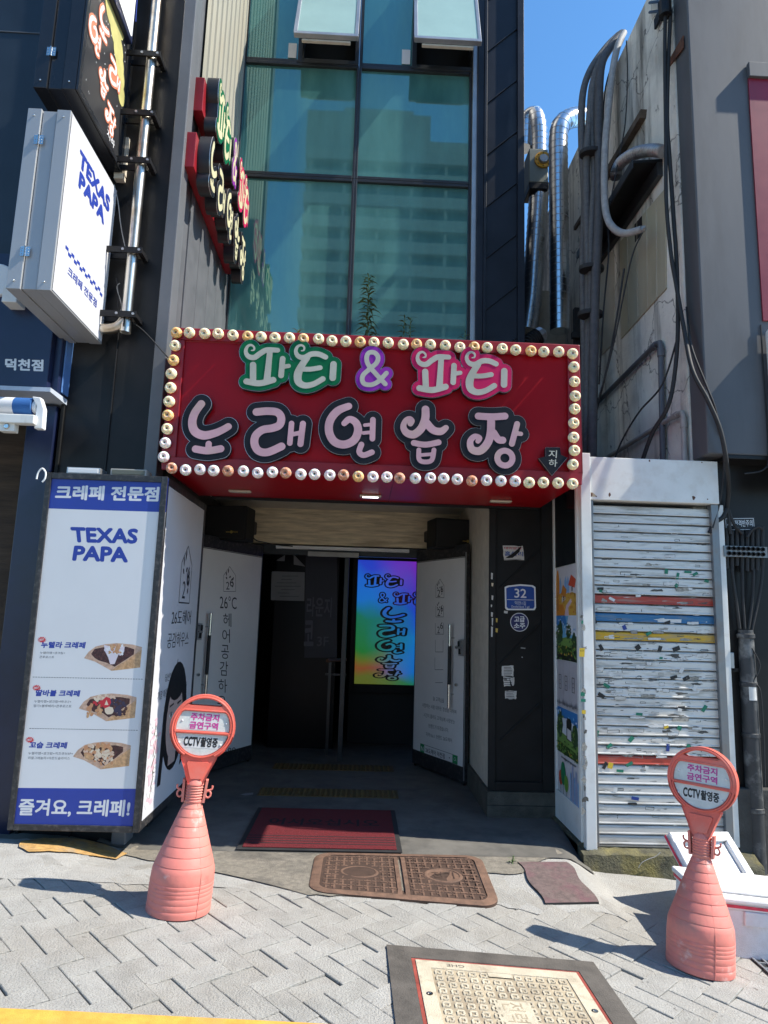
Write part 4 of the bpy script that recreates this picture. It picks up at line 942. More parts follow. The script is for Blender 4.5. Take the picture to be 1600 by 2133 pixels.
# ------------------------------------------------------------------ doors of the entrance, open towards the street
def Vx(x, y, Y): return PY(x, y, Y)
def logo_px(mb, key, grow, pl, x0, y0, x1, y1, m, off, th=.0006, u=(1, 0, 0), w=(0, 0, 1)):
    lo, hi = bbox(key); a, b = pl.hit(x0, y1), pl.hit(x1, y0); s = (b.x-a.x)/(hi[0]-lo[0]+.11); sz = (b.z-a.z)/(hi[1]-lo[1]+.11)
    o = Vector((a.x, a.y, a.z)) + pl.n*off - Vector(u)*(lo[0]-.055)*s - Vector(w)*(lo[1]-.055)*sz
    v, f = logo_geo(key, grow, 1.0)
    mb.add([o+Vector(u)*s*p[0]+Vector(w)*sz*p[1]+pl.n*(p[2]*th) for p in v], f, m)
m_doorw = mat('white door film', (.72, .69, .67), .4, var=.05, vscale=2)
m_grn = flat('green box print', (.015, .24, .07))
def door(H, Fr, label):
    H, Fr = Vector(H), Vector(Fr); e = (Fr-H); L_ = e.length; e.normalize(); n = Vector((e.y, -e.x, 0))
    if n.y > 0: n = -n
    mb = MB(); z0, z1 = .035, 2.235
    def O(u, z, d): return H + e*(u*L_) + Vector((0, 0, z)) + n*d
    mb.obox(O(0, z0, -.02), e*L_, n*.04, (0, 0, z1-z0), m_frameb)
    mb.obox(O(.02, z0+.14, .0205), e*(L_*.955), n*.003, (0, 0, z1-z0-.26), m_doorw)
    mb.obox(O(.985, z0+.02, -.021), e*(L_*.014), n*.0455, (0, 0, z1-z0-.1), m_alu)
    mb.obox(O(.01, z1-.13, .021), e*(L_*.98), n*.006, (0, 0, .006), m_black)
    for u in (.03, .97): mb.obox(O(u-.01, z0-.035, -.01), e*.02, n*.02, (0, 0, .034), m_black)
    d = P_('door', mb, bevel=.002); d['label'] = label
    return d, O, e, n, L_, Plane(O(0, 1, .0236), n)
Hl, Fl = (hx0, DY-.02, 0), (PY(413, 1140, 6.32).x, 6.32, 0)
dl, OL, eL, nL, LL, plL = door(Hl, Fl, 'left white door leaf with vertical hair salon lettering')
dr, OR, eR, nR, LR, plR = door((hx1, DY-.02, 0), (PY(976, 1140, 6.42).x, 6.42, 0), 'right white door leaf with little house drawings and a green search box')
def pull(d, O, e, n, L_, u, z0, z1, lock):
    mb = MB(); a, b = O(u, z0, .075), O(u, z1, .075)
    mb.tube([a, b], .016, m_chrome, 14); mb.tube([a.lerp(b, .28), a.lerp(b, .74)], .0172, m_rub, 14)
    for t in (.16, .84): p = a.lerp(b, t); mb.tube([p, p-n*.055], .008, m_chrome, 10)
    mb.build('handle', d, smooth=40)
    mb = MB(); p = O(.975, lock, .024); mb.obox(p-e*.045-Vector((0, 0, .075)), e*.075, n*.035, (0, 0, .15), m_alu)
    mb.obox(p-e*.035-Vector((0, 0, .06)), e*.03, n*.04, (0, 0, .05), m_dark); mb.obox(p-e*.035+Vector((0, 0, .01)), e*.012, n*.05, (0, 0, .05), m_dark)
    for zz in (.055, 0, -.05): mb.lathe([(.007, 0), (.005, .006)], m_chrome, c=p+n*.04+e*.015+Vector((0, 0, zz)), n=8, ax=n)
    mb.build('lock', d, bevel=.004)
    for zz in (lock, z0+.22): mb = MB(); mb.lathe([(.0001, .032), (.012, .03), (.017, .02), (.014, .008), (.008, 0)], m_chrome, c=O(u+.075, zz, .024), n=12, ax=n); mb.build('knob', d, smooth=50)
pull(dl, OL, eL, nL, LL, .85, .72, 1.5, 1.33); pull(dr, OR, eR, nR, LR, .80, .68, 1.46, 1.25)
mb = MB(); bo = .0
def dt(pl, s, x0, y0, x1, y1, m=m_ink, off=.001, sk=0.0, bold=0.0): T(mb, pl, s, (x0, y0), (x1, y0+sk*(x1-x0)), (x0, y1), m, off, bold)
def hl(pl, x0, y0, x1, y1, kind):
    xm = (x0+x1)/2; yr = y0+(y1-y0)*.36
    if kind == 0: q = [(x0, y1), (x0, yr), (xm, y0), (x1, yr), (x1, y1), (x0, y1)]
    elif kind == 1: q = [(x0, yr), (x0, y1), (x1, y1), (x1, yr)]
    elif kind == 2: q = [(x0, yr), (x0, y1), (x1, y1)]
    else: q = [(x0, y1), (x1, y1)]
    DL(mb, pl, q, .0022, m_ink, .001)
def foliage(pl, x0, y0, x1, y1):
    def f(u, v): return pl.hit(x0+(x1-x0)*u, y1+(y0-y1)*v, .0012)
    leafy(mb, f, 0, 1, 0, 1, None, 0)
k = .17
hl(plL, 466, 1180, 491, 1232, 0); foliage(plL, 466, 1180, 491, 1232); dt(plL, '2', 471, 1212, 478, 1228); dt(plL, '6', 479, 1204, 487, 1222)
dt(plL, '26°C', 458, 1241, 493, 1267, sk=.06)
for s, q in (('헤', (465, 1277, 482, 1305)), ('어', (463, 1310, 479, 1338)), ('공', (461, 1343, 477, 1372)), ('감', (458, 1377, 475, 1407)), ('하', (455, 1414, 473, 1442)), ('우', (453, 1449, 471, 1476)), ('스', (451, 1484, 469, 1506))): dt(plL, s, *q, sk=.06)
dt(plL, '4489', 455, 1560, 491, 1574, sk=-.1, bold=.01)
mb.build('door_print', dl, recalc=False)
mb = MB()
hl(plR, 908, 1206, 925, 1245, 0); foliage(plR, 908, 1208, 925, 1245); dt(plR, '2', 911, 1228, 917, 1243); dt(plR, '6', 918, 1220, 923, 1234)
hl(plR, 908, 1250, 924, 1285, 1); foliage(plR, 908, 1250, 924, 1285); dt(plR, '2', 911, 1268, 917, 1283); dt(plR, '6', 918, 1260, 923, 1274)
hl(plR, 907, 1285, 924, 1321, 1); dt(plR, '2', 911, 1305, 916, 1319); dt(plR, '6', 917, 1296, 923, 1310)
hl(plR, 907, 1320, 923, 1358, 1); hl(plR, 906, 1356, 923, 1395, 2); hl(plR, 907, 1415, 922, 1422, 3)
def z8(x, y): return (700+x/4.352, 1150+y/4.352)
for s, a, b, h in (('늘 고객님을', (880, 1305), (980, 1330), 40), ('사랑하는 사람 대하듯 정성을 다하며', (782, 1365), (1090, 1432), 38), ('시간이 흘러도 고객님께 사랑받는', (795, 1455), (1078, 1522), 38), ('브랜드가 되겠습니다.', (838, 1553), (1020, 1598), 38), ('지역 No.1 브랜드 26도헤어', (815, 1630), (1050, 1690), 38)):
    T(mb, plR, s, z8(*a), z8(*b), z8(a[0], a[1]+h), m_ink, .001, .008)
DL(mb, plR, [z8(*q) for q in ((768, 1735), (1102, 1850), (1100, 1926), (766, 1812), (768, 1735))], .002, m_ink, .001)
D(mb, plR, [z8(*q) for q in ((764, 1733), (800, 1745), (800, 1825), (764, 1812))], m_grn, .0014); D(mb, plR, [z8(*q) for q in ((1056, 1833), (1103, 1849), (1101, 1928), (1055, 1911))], m_grn, .0014)
T(mb, plR, 'N', z8(772, 1756), z8(793, 1764), z8(772, 1799), m_wr, .0018, .03)
T(mb, plR, '26도헤어 덕천점', z8(812, 1768), z8(985, 1828), z8(812, 1815), m_ink, .0014, .02)
D(mb, plR, [z8(*q) for q in ((1022, 1858), (1034, 1862), (1028, 1874))], m_ink, .0014)
DL(mb, plR, [z8(*q) for q in blob(1077, 1876, 9, 14, 10)]+[z8(1086, 1880), z8(1090, 1896)], .0016, m_wr, .0018)
mb.build('door_print', dr, recalc=False)

# ------------------------------------------------------------------ things inside the entrance
m_spk = mat('black speaker grille', (.010, .010, .011), .8, var=.2, bump=.3, bscale=400)
m_gold = mat('gold badge', (.50, .36, .09), .35, metal=.6, var=.1)
for i, (xa, ya, xb, yb, Y, yaw, lb_) in enumerate(((417, 1054, 520, 1122, 6.55, -.16, 'black wall speaker with gold badge above the left door leaf'), (900, 1082, 1000, 1140, 6.6, .25, 'black wall speaker above the right door leaf, against the beige jamb'))):
    p, q = PY(xa, yb, Y), PY(xb, ya, Y); cx = (p.x+q.x)/2; wd = q.x-p.x; ht = q.z-p.z
    s = thing('speaker', (cx, Y+.1, p.z), lb_, 'speaker', 'speakers above the entrance doors', mw=Matrix.Translation((cx, Y+.1, p.z)) @ Matrix.Rotation(yaw, 4, 'Z'))
    mb = MB(); mb.box(-wd/2, wd/2, -.09, .18, 0, ht, m_blackr); mb.box(-wd/2+.03, wd/2-.03, .18, .35, ht*.3, ht*.7, m_black); mb.build('cabinet', s, local=True, bevel=.015)
    mb = MB(); mb.box(-wd/2+.012, wd/2-.012, -.1, -.0905, .012, ht-.012, m_spk); mb.build('grille', s, local=True, bevel=.01)
    mb = MB(); bx = wd*.18 if i == 0 else wd*.2
    mb.box(bx-.05, bx-.01, -.1015, -.1002, .07, .078, m_gold); T3(mb, (bx+.022, -.102, .066), (.05, 0, 0), (0, 0, .018), 'FOX', m_gold, .03)
    mb.lathe([(.014, 0), (.010, .002)], m_gold, c=(bx+.005, -.1003, .075), n=16, ax=(0, -1, 0)); mb.build('badge', s, local=True)
mb = MB(); mb.tube(spline([PY(x, y, 6.9) for x, y in ((522, 1112), (533, 1125), (552, 1130), (575, 1135), (610, 1138))], 5), .006, m_rub, 6); tag(mb.build('speaker_cable', loc=PY(550, 1130, 6.9), smooth=60), 'thin black cable running from the left speaker along the lintel', 'cable')
# lit sign
LY = 8.3; pl = planeY(LY)
led = thing('lit_sign', PY(820, 1430, LY), 'glowing rainbow sign box with black bubble letters inside the doorway', 'lit sign')
em = bpy.data.materials.new('rainbow lightbox'); em.use_nodes = True; t = em.node_tree; pp = t.nodes['Principled BSDF']; pp.inputs['Base Color'].default_value = (.02, .02, .02, 1); pp.inputs['Roughness'].default_value = .4
tc = t.nodes.new('ShaderNodeTexCoord'); sp = t.nodes.new('ShaderNodeSeparateXYZ'); no = t.nodes.new('ShaderNodeTexNoise'); no.inputs['Scale'].default_value = 2.2; no.inputs['Detail'].default_value = 1
va = t.nodes.new('ShaderNodeVectorMath'); va.operation = 'MULTIPLY_ADD'; va.inputs[1].default_value = (.5, .5, .5); sb_ = t.nodes.new('ShaderNodeVectorMath'); sb_.operation = 'SUBTRACT'; sb_.inputs[1].default_value = (.25, .25, .25)
Lk = t.links.new; Lk(tc.outputs['Generated'], no.inputs['Vector']); Lk(no.outputs['Color'], va.inputs[0]); Lk(tc.outputs['Generated'], va.inputs[2]); Lk(va.outputs[0], sb_.inputs[0]); Lk(sb_.outputs[0], sp.inputs[0])
def ramp(stops):
    r = t.nodes.new('ShaderNodeValToRGB'); el = r.color_ramp.elements
    while len(el) > 1: el.remove(el[-1])
    for i, (p_, c_) in enumerate(stops):
        e = el[0] if i == 0 else el.new(p_)
        e.position = p_; e.color = (*lin(c_), 1)
    return r
ra = ramp(((.0, '#5f6a22'), (.10, '#8a4a24'), (.20, '#66701f'), (.30, '#1d7a30'), (.52, '#117a60'), (.66, '#1478d8'), (.85, '#1a6ee0'), (1.0, '#2a48d8')))
rb = ramp(((.0, '#1d7a50'), (.12, '#1273d0'), (.42, '#1480dc'), (.58, '#2440d8'), (.74, '#4a30c8'), (.9, '#7a28c0'), (1.0, '#8a2cc8')))
mx = t.nodes.new('ShaderNodeMix'); mx.data_type = 'RGBA'; mr = t.nodes.new('ShaderNodeMapRange'); mr.interpolation_type = 'SMOOTHSTEP'; mr.inputs[1].default_value = .1; mr.inputs[2].default_value = .75
Lk(sp.outputs['Z'], ra.inputs[0]); Lk(sp.outputs['Z'], rb.inputs[0]); Lk(sp.outputs['X'], mr.inputs[0]); Lk(mr.outputs[0], mx.inputs[0]); Lk(ra.outputs[0], mx.inputs[6]); Lk(rb.outputs[0], mx.inputs[7])
Lk(mx.outputs[2], pp.inputs['Emission Color']); pp.inputs['Emission Strength'].default_value = .28
a, b = pl.hit(737, 1424), pl.hit(925, 1172)
mb = MB(); mb.box(a.x, b.x, LY, LY+.02, a.z, b.z, em)
keys = (('pa ti', 755, 1193, 843, 1225, 20), ('amp', 785, 1232, 812, 1258, 22), ('pa2 ti2', 814, 1231, 902, 1262, 20), ('no', 791, 1263, 850, 1299, 26), ('rae', 783, 1300, 851, 1330, 26), ('yeon', 780, 1331, 845, 1363, 26), ('seup', 779, 1363, 841, 1394, 26), ('jang', 775, 1393, 841, 1418, 26))
for k_, x0, y0, x1, y1, g in keys: logo_px(mb, k_, -.004, pl, x0, y0, x1, y1, em, .0035)
mb.build('lit_panel', led, recalc=False)
mb = MB(); m_purk = flat('magenta letter outline', (.16, .004, .10))
for k_, x0, y0, x1, y1, g in keys: logo_px(mb, k_, g*SC4, pl, x0, y0, x1, y1, m_purk if k_ == 'pa2 ti2' else m_ink, .001)
mb.build('lettering', led, recalc=False)
mb = MB()
for (c, d, e_, f_) in ((a.x-.06, a.x, a.z-.1, b.z+.08), (b.x, b.x+.06, a.z-.1, b.z+.08), (a.x, b.x, b.z, b.z+.08), (a.x, b.x, a.z-.1, a.z)): mb.box(c, d, LY-.03, LY+.08, e_, f_, m_blackr)
mb.box(a.x-.06, b.x+.06, LY+.081, LY+.15, 0.013, b.z+.05, m_dark); mb.build('case', led, bevel=.005)
# notices on the dark glass wall at the left
NY = 8.0; pl = planeY(NY)
mb = MB(); p, q = PY(555, 1560, NY), PY(708, 1150, NY); mb.box(p.x, q.x, NY+.01, NY+.05, .013, 2.5, mat('dark glass panel', (.006, .006, .008), .3, var=.2, spec=.15)); tag(mb.build('glass_panel', loc=(p.x, NY, .013)), 'dark glass panel carrying notices inside the doorway', 'glass panel')
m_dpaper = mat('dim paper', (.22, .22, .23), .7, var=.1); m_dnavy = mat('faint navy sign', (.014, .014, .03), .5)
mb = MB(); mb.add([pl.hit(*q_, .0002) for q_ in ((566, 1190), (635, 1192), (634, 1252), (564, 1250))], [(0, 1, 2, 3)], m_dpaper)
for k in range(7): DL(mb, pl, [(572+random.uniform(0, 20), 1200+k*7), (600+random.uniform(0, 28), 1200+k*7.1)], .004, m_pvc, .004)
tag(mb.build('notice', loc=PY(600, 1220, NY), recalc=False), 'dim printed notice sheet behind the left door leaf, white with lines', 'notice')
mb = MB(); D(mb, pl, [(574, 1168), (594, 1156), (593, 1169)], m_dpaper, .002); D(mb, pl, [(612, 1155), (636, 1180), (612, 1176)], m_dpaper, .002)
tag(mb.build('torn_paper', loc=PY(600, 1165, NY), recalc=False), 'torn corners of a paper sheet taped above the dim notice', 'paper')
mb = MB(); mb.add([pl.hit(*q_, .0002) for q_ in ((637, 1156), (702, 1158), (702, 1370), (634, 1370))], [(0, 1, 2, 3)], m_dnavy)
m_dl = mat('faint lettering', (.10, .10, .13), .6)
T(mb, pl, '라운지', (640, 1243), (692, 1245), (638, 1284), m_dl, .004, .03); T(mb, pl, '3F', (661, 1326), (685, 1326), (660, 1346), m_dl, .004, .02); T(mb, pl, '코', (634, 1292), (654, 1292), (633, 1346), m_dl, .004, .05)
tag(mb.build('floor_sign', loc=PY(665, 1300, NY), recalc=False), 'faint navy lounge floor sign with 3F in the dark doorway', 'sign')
# stair rail
rl = thing('handrail', (PY(700, 1500, 7.9).x, 7.7, .013), 'short wooden topped metal handrail in the dark doorway', 'handrail')
mb = MB(); mw_ = mat('worn wood rail', (.17, .075, .04), .5); a, b = PY(682, 1376, 7.6), PY(720, 1374, 7.9); mb.tube([a, b], .02, mw_, 10); mb.build('top_rail', rl, smooth=50)
mb = MB()
for x, y0_, Y in ((688, 1378, 7.65), (714, 1376, 7.85)): p = PY(x, y0_, Y); mb.box(p.x-.015, p.x+.015, Y-.015, Y+.015, .013, p.z, m_frame)
p = PY(700, 1405, 7.75); mb.box(p.x-.12, p.x+.12, 7.74, 7.76, p.z-.01, p.z+.01, m_frame); mb.build('post', rl)
# tall pale planter behind the right door leaf
pc = Vector((PY(992, 1600, 6.75).x, 6.78, .013)); pt_ = thing('planter', pc, 'tall pale vase shaped planter behind the right door leaf', 'planter')
mb = MB(); mb.lathe([(.105, 0), (.10, .03), (.115, .12), (.14, .35), (.155, .55), (.145, .62), (.15, .64), (.165, .66), (.165, .69), (.14, .69), (.13, .60)], mat('pale ceramic', (.40, .39, .37), .5, var=.08), c=pc, n=28); mb.build('pot', pt_, smooth=50)
mb = MB()
for k in range(16):
    an = random.uniform(0, 6.28); h = random.uniform(.3, .62); r = random.uniform(.06, .2); mb.tube([pc+Vector((0, 0, .6)), pc+Vector((r*.3*math.cos(an), r*.3*math.sin(an), .6+h*.5)), pc+Vector((r*math.cos(an), r*math.sin(an), .6+h))], [.012, .016, .002], mat('dark dry leaf', (.03, .025, .02), .7), 5)
mb.build('foliage', pt_)
# red doormat
P4 = [PZ(507, 1684, .02), PZ(812, 1684, .02), PZ(838, 1772, .02), PZ(481, 1775, .02)]
y0_, y1_ = (P4[2].y+P4[3].y)/2+.02, (P4[0].y+P4[1].y)/2; x0_, x1_ = P4[3].x+.02, P4[2].x
dm = thing('doormat', ((x0_+x1_)/2, (y0_+y1_)/2, .012), 'dark red welcome doormat with black rubber edge', 'doormat')
m_mat = mat('red carpet pile', (.16, .007, .013), .95, var=.25, vscale=40, bump=1.0, bscale=500); m_matl = mat('dark pile stripe', (.028, .008, .012), .95, var=.2, bump=.6, bscale=400)
mb = MB(); mb.box(x0_, x1_, y0_, y1_, .0125, .020, m_rub); mb.build('rubber_base', dm, bevel=.003)
mb = MB(); mb.box(x0_+.035, x1_-.035, y0_+.03, y1_-.03, .0202, .026, m_mat); mb.build('pile', dm, bevel=.002)
mb = MB()
for k in range(4): y = y0_+.10+k*.05; mb.box(x0_+.04, x1_-.04, y, y+.016, .0262, .0268, m_matl)
xm = (x0_+x1_)/2; T3(mb, (xm-.40, y0_+.50, .0268), (.80, 0, 0), (0, .16, 0), '어서오십시오', m_matl, .04); mb.build('lettering', dm, recalc=False)
# tactile paving strips
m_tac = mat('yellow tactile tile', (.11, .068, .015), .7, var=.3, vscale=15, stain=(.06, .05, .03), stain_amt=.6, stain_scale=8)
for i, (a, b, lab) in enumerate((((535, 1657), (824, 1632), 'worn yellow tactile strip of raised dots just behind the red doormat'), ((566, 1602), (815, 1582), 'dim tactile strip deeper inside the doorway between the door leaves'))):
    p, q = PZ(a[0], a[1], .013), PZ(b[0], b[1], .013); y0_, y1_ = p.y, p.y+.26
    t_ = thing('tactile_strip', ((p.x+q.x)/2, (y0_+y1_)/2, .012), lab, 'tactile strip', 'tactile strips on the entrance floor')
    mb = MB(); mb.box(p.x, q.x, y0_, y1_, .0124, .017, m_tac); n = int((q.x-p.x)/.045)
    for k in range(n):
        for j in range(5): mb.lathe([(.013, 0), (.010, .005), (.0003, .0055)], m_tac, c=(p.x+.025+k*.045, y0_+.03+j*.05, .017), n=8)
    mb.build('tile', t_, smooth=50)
mb = MB(); mb.poly([PZ(x, y, .0145) for x, y in ((500, 1655), (513, 1652), (528, 1651), (527, 1655), (512, 1657))], m_dpaper); tag(mb.build('paper_scrap', loc=PZ(510, 1654, .0145), recalc=False), 'small pale paper scrap on the dark entrance floor left of the mat', 'litter')

# ------------------------------------------------------------------ signs and leaflets on the pillar
pl = planeY(PYY); pf = planeY(PYY-.001)
ap = thing('address_plate', pl.hit(1084, 1270), 'blue house number plate 32 with white border on the black pillar', 'address plate')
out = [(1051, 1223), (1057, 1220), (1083, 1217), (1109, 1219), (1115, 1223), (1116, 1266), (1113, 1271), (1056, 1271), (1052, 1267)]
mb = MB(); mb.prism([pl.hit(x, y, .003) for x, y in out], (0, -.006, 0), m_white); c_ = (1083.5, 1245)
mb.poly([pl.hit(c_[0]+(x-c_[0])*.91, c_[1]+(y-c_[1])*.88, .0095) for x, y in out], flat('address blue', (.008, .055, .27)))
mb.build('plate', ap)
mb = MB(); T(mb, pl, '32', (1071, 1226), (1096, 1227), (1071, 1245), m_wr, .0105, .02, raw=True); T(mb, pl, '덕천1길', (1072, 1252), (1095, 1253), (1072, 1260), m_wr, .0105, .01, raw=True); T(mb, pl, 'Deokcheon 1-gil', (1065, 1261), (1102, 1262), (1065, 1267), m_wr, .0105, .01, raw=True); DL(mb, pl, [(1056, 1249), (1111, 1250)], .002, m_wr, .0105, raw=True); mb.build('lettering', ap, recalc=False)
st_ = thing('round_sticker', pl.hit(1082, 1296), 'round dark blue sticker with white syllables under the address plate', 'sticker')
c = pl.hit(1082, 1296); R = .075
mb = MB(); mb.lathe([(R, 0), (R, .0015)], m_wr, c=c+Vector((0, -.001, 0)), n=40, ax=(0, -1, 0)); mb.lathe([(R*.93, .0018), (R*.93, .0026)], flat('sticker navy', (.012, .018, .10)), c=c, n=40, ax=(0, -1, 0)); mb.build('disc', st_)
mb = MB(); T(mb, pl, '고급', (1071, 1284), (1093, 1284), (1071, 1296), m_wr, .0032, .05, raw=True); T(mb, pl, '소주', (1070, 1298), (1094, 1298), (1070, 1309), m_wr, .0032, .05, raw=True); mb.build('lettering', st_, recalc=False)
def flyer(name, lab, quad, lines, big=None, tear=None, m=None):
    mb = MB(); q = [pl.hit(x+random.uniform(-1, 1), y+random.uniform(-1, 1), .0002) for x, y in quad]
    out = []
    for a, b in zip(q, q[1:]+q[:1]):
        for k in range(5): out.append(a.lerp(b, k/5)+Vector((random.uniform(-.003, .003), -random.uniform(0, .0001), random.uniform(-.003, .003))))
    mb.poly(out, m or m_dp2)
    (xa, ya), (xb, yb) = quad[0], quad[2]
    for k in range(lines):
        y = ya+3+(yb-ya-5)*k/max(1, lines-1); DL(mb, pl, [(xa+3, y), (xb-3-random.uniform(0, 5), y)], .0022, random.choice((m_ink, m_pvc)), .005)
    for s, x0, y0, x1, y1, mm in (big or []): T(mb, pl, s, (x0, y0), (x1, y0+1), (x0, y1), mm, .006, .04)
    if tear: D(mb, pl, tear, m_blackr, .008)
    tag(mb.build(name, loc=q[0], recalc=False), lab, 'leaflet')
m_dp2 = mat('pasted paper', (.52, .50, .46), .75, var=.15, vscale=30)
m_rdp = flat('leaflet red', (.40, .03, .05)); m_blp = flat('leaflet blue', (.02, .06, .25))
flyer('leaflet', 'torn colourful leaflet pasted above the address plate', ((1047, 1137), (1089, 1137), (1093, 1167), (1049, 1168)), 2, [('홈클리', 1051, 1148, 1090, 1158, m_blp), ('대리운전', 1050, 1139, 1086, 1144, m_rdp)], ((1052, 1163), (1070, 1151), (1086, 1137), (1082, 1150), (1068, 1162)))
flyer('leaflet', 'small grey printed leaflet, topmost of the three low on the pillar', ((1047, 1387), (1070, 1387), (1070, 1408), (1045, 1407)), 6)
flyer('leaflet', 'ragged leaflet with bold letters between two others low on the pillar', ((1048, 1410), (1071, 1411), (1070, 1428), (1049, 1430)), 4, [('월', 1049, 1411, 1056, 1417, m_ink)], ((1061, 1411), (1066, 1425), (1068, 1430), (1063, 1428)))
flyer('leaflet', 'small white leaflet, lowest of the three on the pillar', ((1052, 1438), (1076, 1439), (1076, 1456), (1052, 1455)), 5)
mb = MB()
for (x, y, w_, h_, c_) in ((1025, 1200, 4, 14, m_dp2), (1026, 1218, 4, 8, m_trav), (1026, 1245, 4, 10, m_dp2), (1024, 1262, 3, 6, m_dp2), (1025, 1280, 4, 10, m_dp2), (1026, 1295, 3, 16, m_dp2), (1025, 1316, 4, 22, m_dp2), (1035, 1292, 4, 9, m_gold), (1035, 1313, 5, 9, m_gold), (1054, 1275, 8, 6, m_dp2), (1090, 1350, 10, 3, m_pvc2), (1088, 1369, 3, 2, m_wr)):
    D(mb, Plane((0, PYY-.031 if x < 1040 else PYY-.0, 0), (0, -1, 0)), [(x-w_/2, y-h_/2), (x+w_/2, y-h_/2+1), (x+w_/2-1, y+h_/2), (x-w_/2, y+h_/2-1)], c_, .002)
P_('glue_residue', mb, recalc=False)

# ------------------------------------------------------------------ covers in the pavement
def on_street(x, y, off): return Vector((x, y, GZ(x, y)+off))
def hook_pattern(mb, P, u0, u1, v0, v1, cu, cv, m, skip):
    nu, nv = int((u1-u0)/cu), int((v1-v0)/cv)
    for i in range(nu):
        for j in range(nv):
            u, v = u0+(i+.5)*(u1-u0)/nu, v0+(j+.5)*(v1-v0)/nv
            if skip(u, v): continue
            yield i, j, u, v
def bar(mb, P, u, v, du, dv, h, m, base=0.0):
    q = [P(u-du, v-dv, base), P(u+du, v-dv, base), P(u+du, v+dv, base), P(u-du, v+dv, base)]; k = .82
    t = [P(u-du*k-(0), v-dv*k, base+h), P(u+du*k, v-dv*k, base+h), P(u+du*k, v+dv*k, base+h), P(u-du*k, v+dv*k, base+h)]
    mb.add(q+t, [(4, 5, 6, 7), (0, 1, 5, 4), (1, 2, 6, 5), (2, 3, 7, 6), (3, 0, 4, 7)], m)
# rusty double cover
c0, c1 = PG(641, 1862), PG(1011, 1778)
rx0, rx1, ry0, ry1 = c0.x, c1.x-.05, c0.y+.0, min(c1.y, 4.6)
rc = thing('manhole_cover', on_street((rx0+rx1)/2, (ry0+ry1)/2, 0), 'rusty double valve cover with raised maze pattern in front of the red mat', 'manhole cover')
def PR(u, v, h): return on_street(rx0+u, ry0+v, .012+h)
WR, HR = rx1-rx0, ry1-ry0
def rrect(x0, x1, y0, y1, r, n=6):
    out = []
    for cx, cy, a0 in ((x1-r, y1-r, 0), (x0+r, y1-r, 90), (x0+r, y0+r, 180), (x1-r, y0+r, 270)):
        for k in range(n+1): a = RAD(a0+90*k/n); out.append((cx+r*math.cos(a), cy+r*math.sin(a)))
    return out
mb = MB(); o1 = rrect(0, WR, 0, HR, .11); mb.prism([PR(u, v, -.02) for u, v in o1], (0, 0, .022), m_rustd)
n = len(o1); o2 = rrect(.055, WR-.055, .05, HR-.05, .07)
mb.add([PR(u, v, .002) for u, v in o1]+[PR(u, v, .006) for u, v in rrect(.012, WR-.012, .012, HR-.012, .1)]+[PR(u, v, .006) for u, v in o2]+[PR(u, v, .0022) for u, v in o2], [(r*n+i, r*n+(i+1) % n, (r+1)*n+(i+1) % n, (r+1)*n+i) for r in range(3) for i in range(n)], m_rust)
mb.build('frame', rc, smooth=40)
for s in (0, 1):
    mb = MB(); u0 = .06 if s == 0 else WR/2+.03; u1 = WR/2-.03 if s == 0 else WR-.06; v0, v1 = .055, HR-.055; cu_, cv_ = (u0+u1)/2, (v0+v1)/2
    mb.add([PR(u, v, .0028) for u, v in ((u0, v0), (u1, v0), (u1, v1), (u0, v1))], [(0, 1, 2, 3)], m_rustd)
    bar(mb, PR, u0-.008 if s else u1+.008, cv_, .014, (v1-v0)/2, .006, m_rust, .0025)
    for i, j, u, v in hook_pattern(mb, PR, u0+.01, u1-.01, v0+.01, v1-.01, .045, .036, m_rust, lambda u, v: (abs(u-cu_)/.125)**2+((v-cv_)/.105)**2 < 1):
        k = (i*2+j) % 4; L_ = .024
        if k in (0, 2): bar(mb, PR, u, v, .0065, .021, .005, m_rust, .003); bar(mb, PR, u+(.012 if k == 0 else -.012), v+.008, .008, .0055, .0046, m_rust, .003)
        else: bar(mb, PR, u, v, .024, .0058, .005, m_rust, .003); bar(mb, PR, u, v+(.011 if k == 1 else -.011), .0055, .008, .0046, m_rust, .003)
    for k in range(24):
        a, b = 2*math.pi*k/24, 2*math.pi*(k+1)/24
        for r0, r1, h0, h1 in ((1.0, .93, .003, .0085), (.93, .84, .0085, .0085), (.84, .80, .0085, .004)):
            mb.add([PR(cu_+.118*r*math.cos(t), cv_+.095*r*math.sin(t), h) for r, t, h in ((r0, a, h0), (r0, b, h0), (r1, b, h1), (r1, a, h1))], [(0, 1, 2, 3)], m_rust)
    mb.add([PR(cu_+.095*math.cos(2*math.pi*k/24), cv_+.077*math.sin(2*math.pi*k/24), .0041) for k in range(24)], [tuple(range(24))], m_rust)
    sg_ = -1 if s == 0 else 1
    v, f = text_geo('전기', .03); mb.add([PR(cu_+sg_*(x-.5)*.13, cv_+sg_*(y-.5)*.085, .0075) for x, y in v], f, m_rustd)
    mb.build('lid', rc)
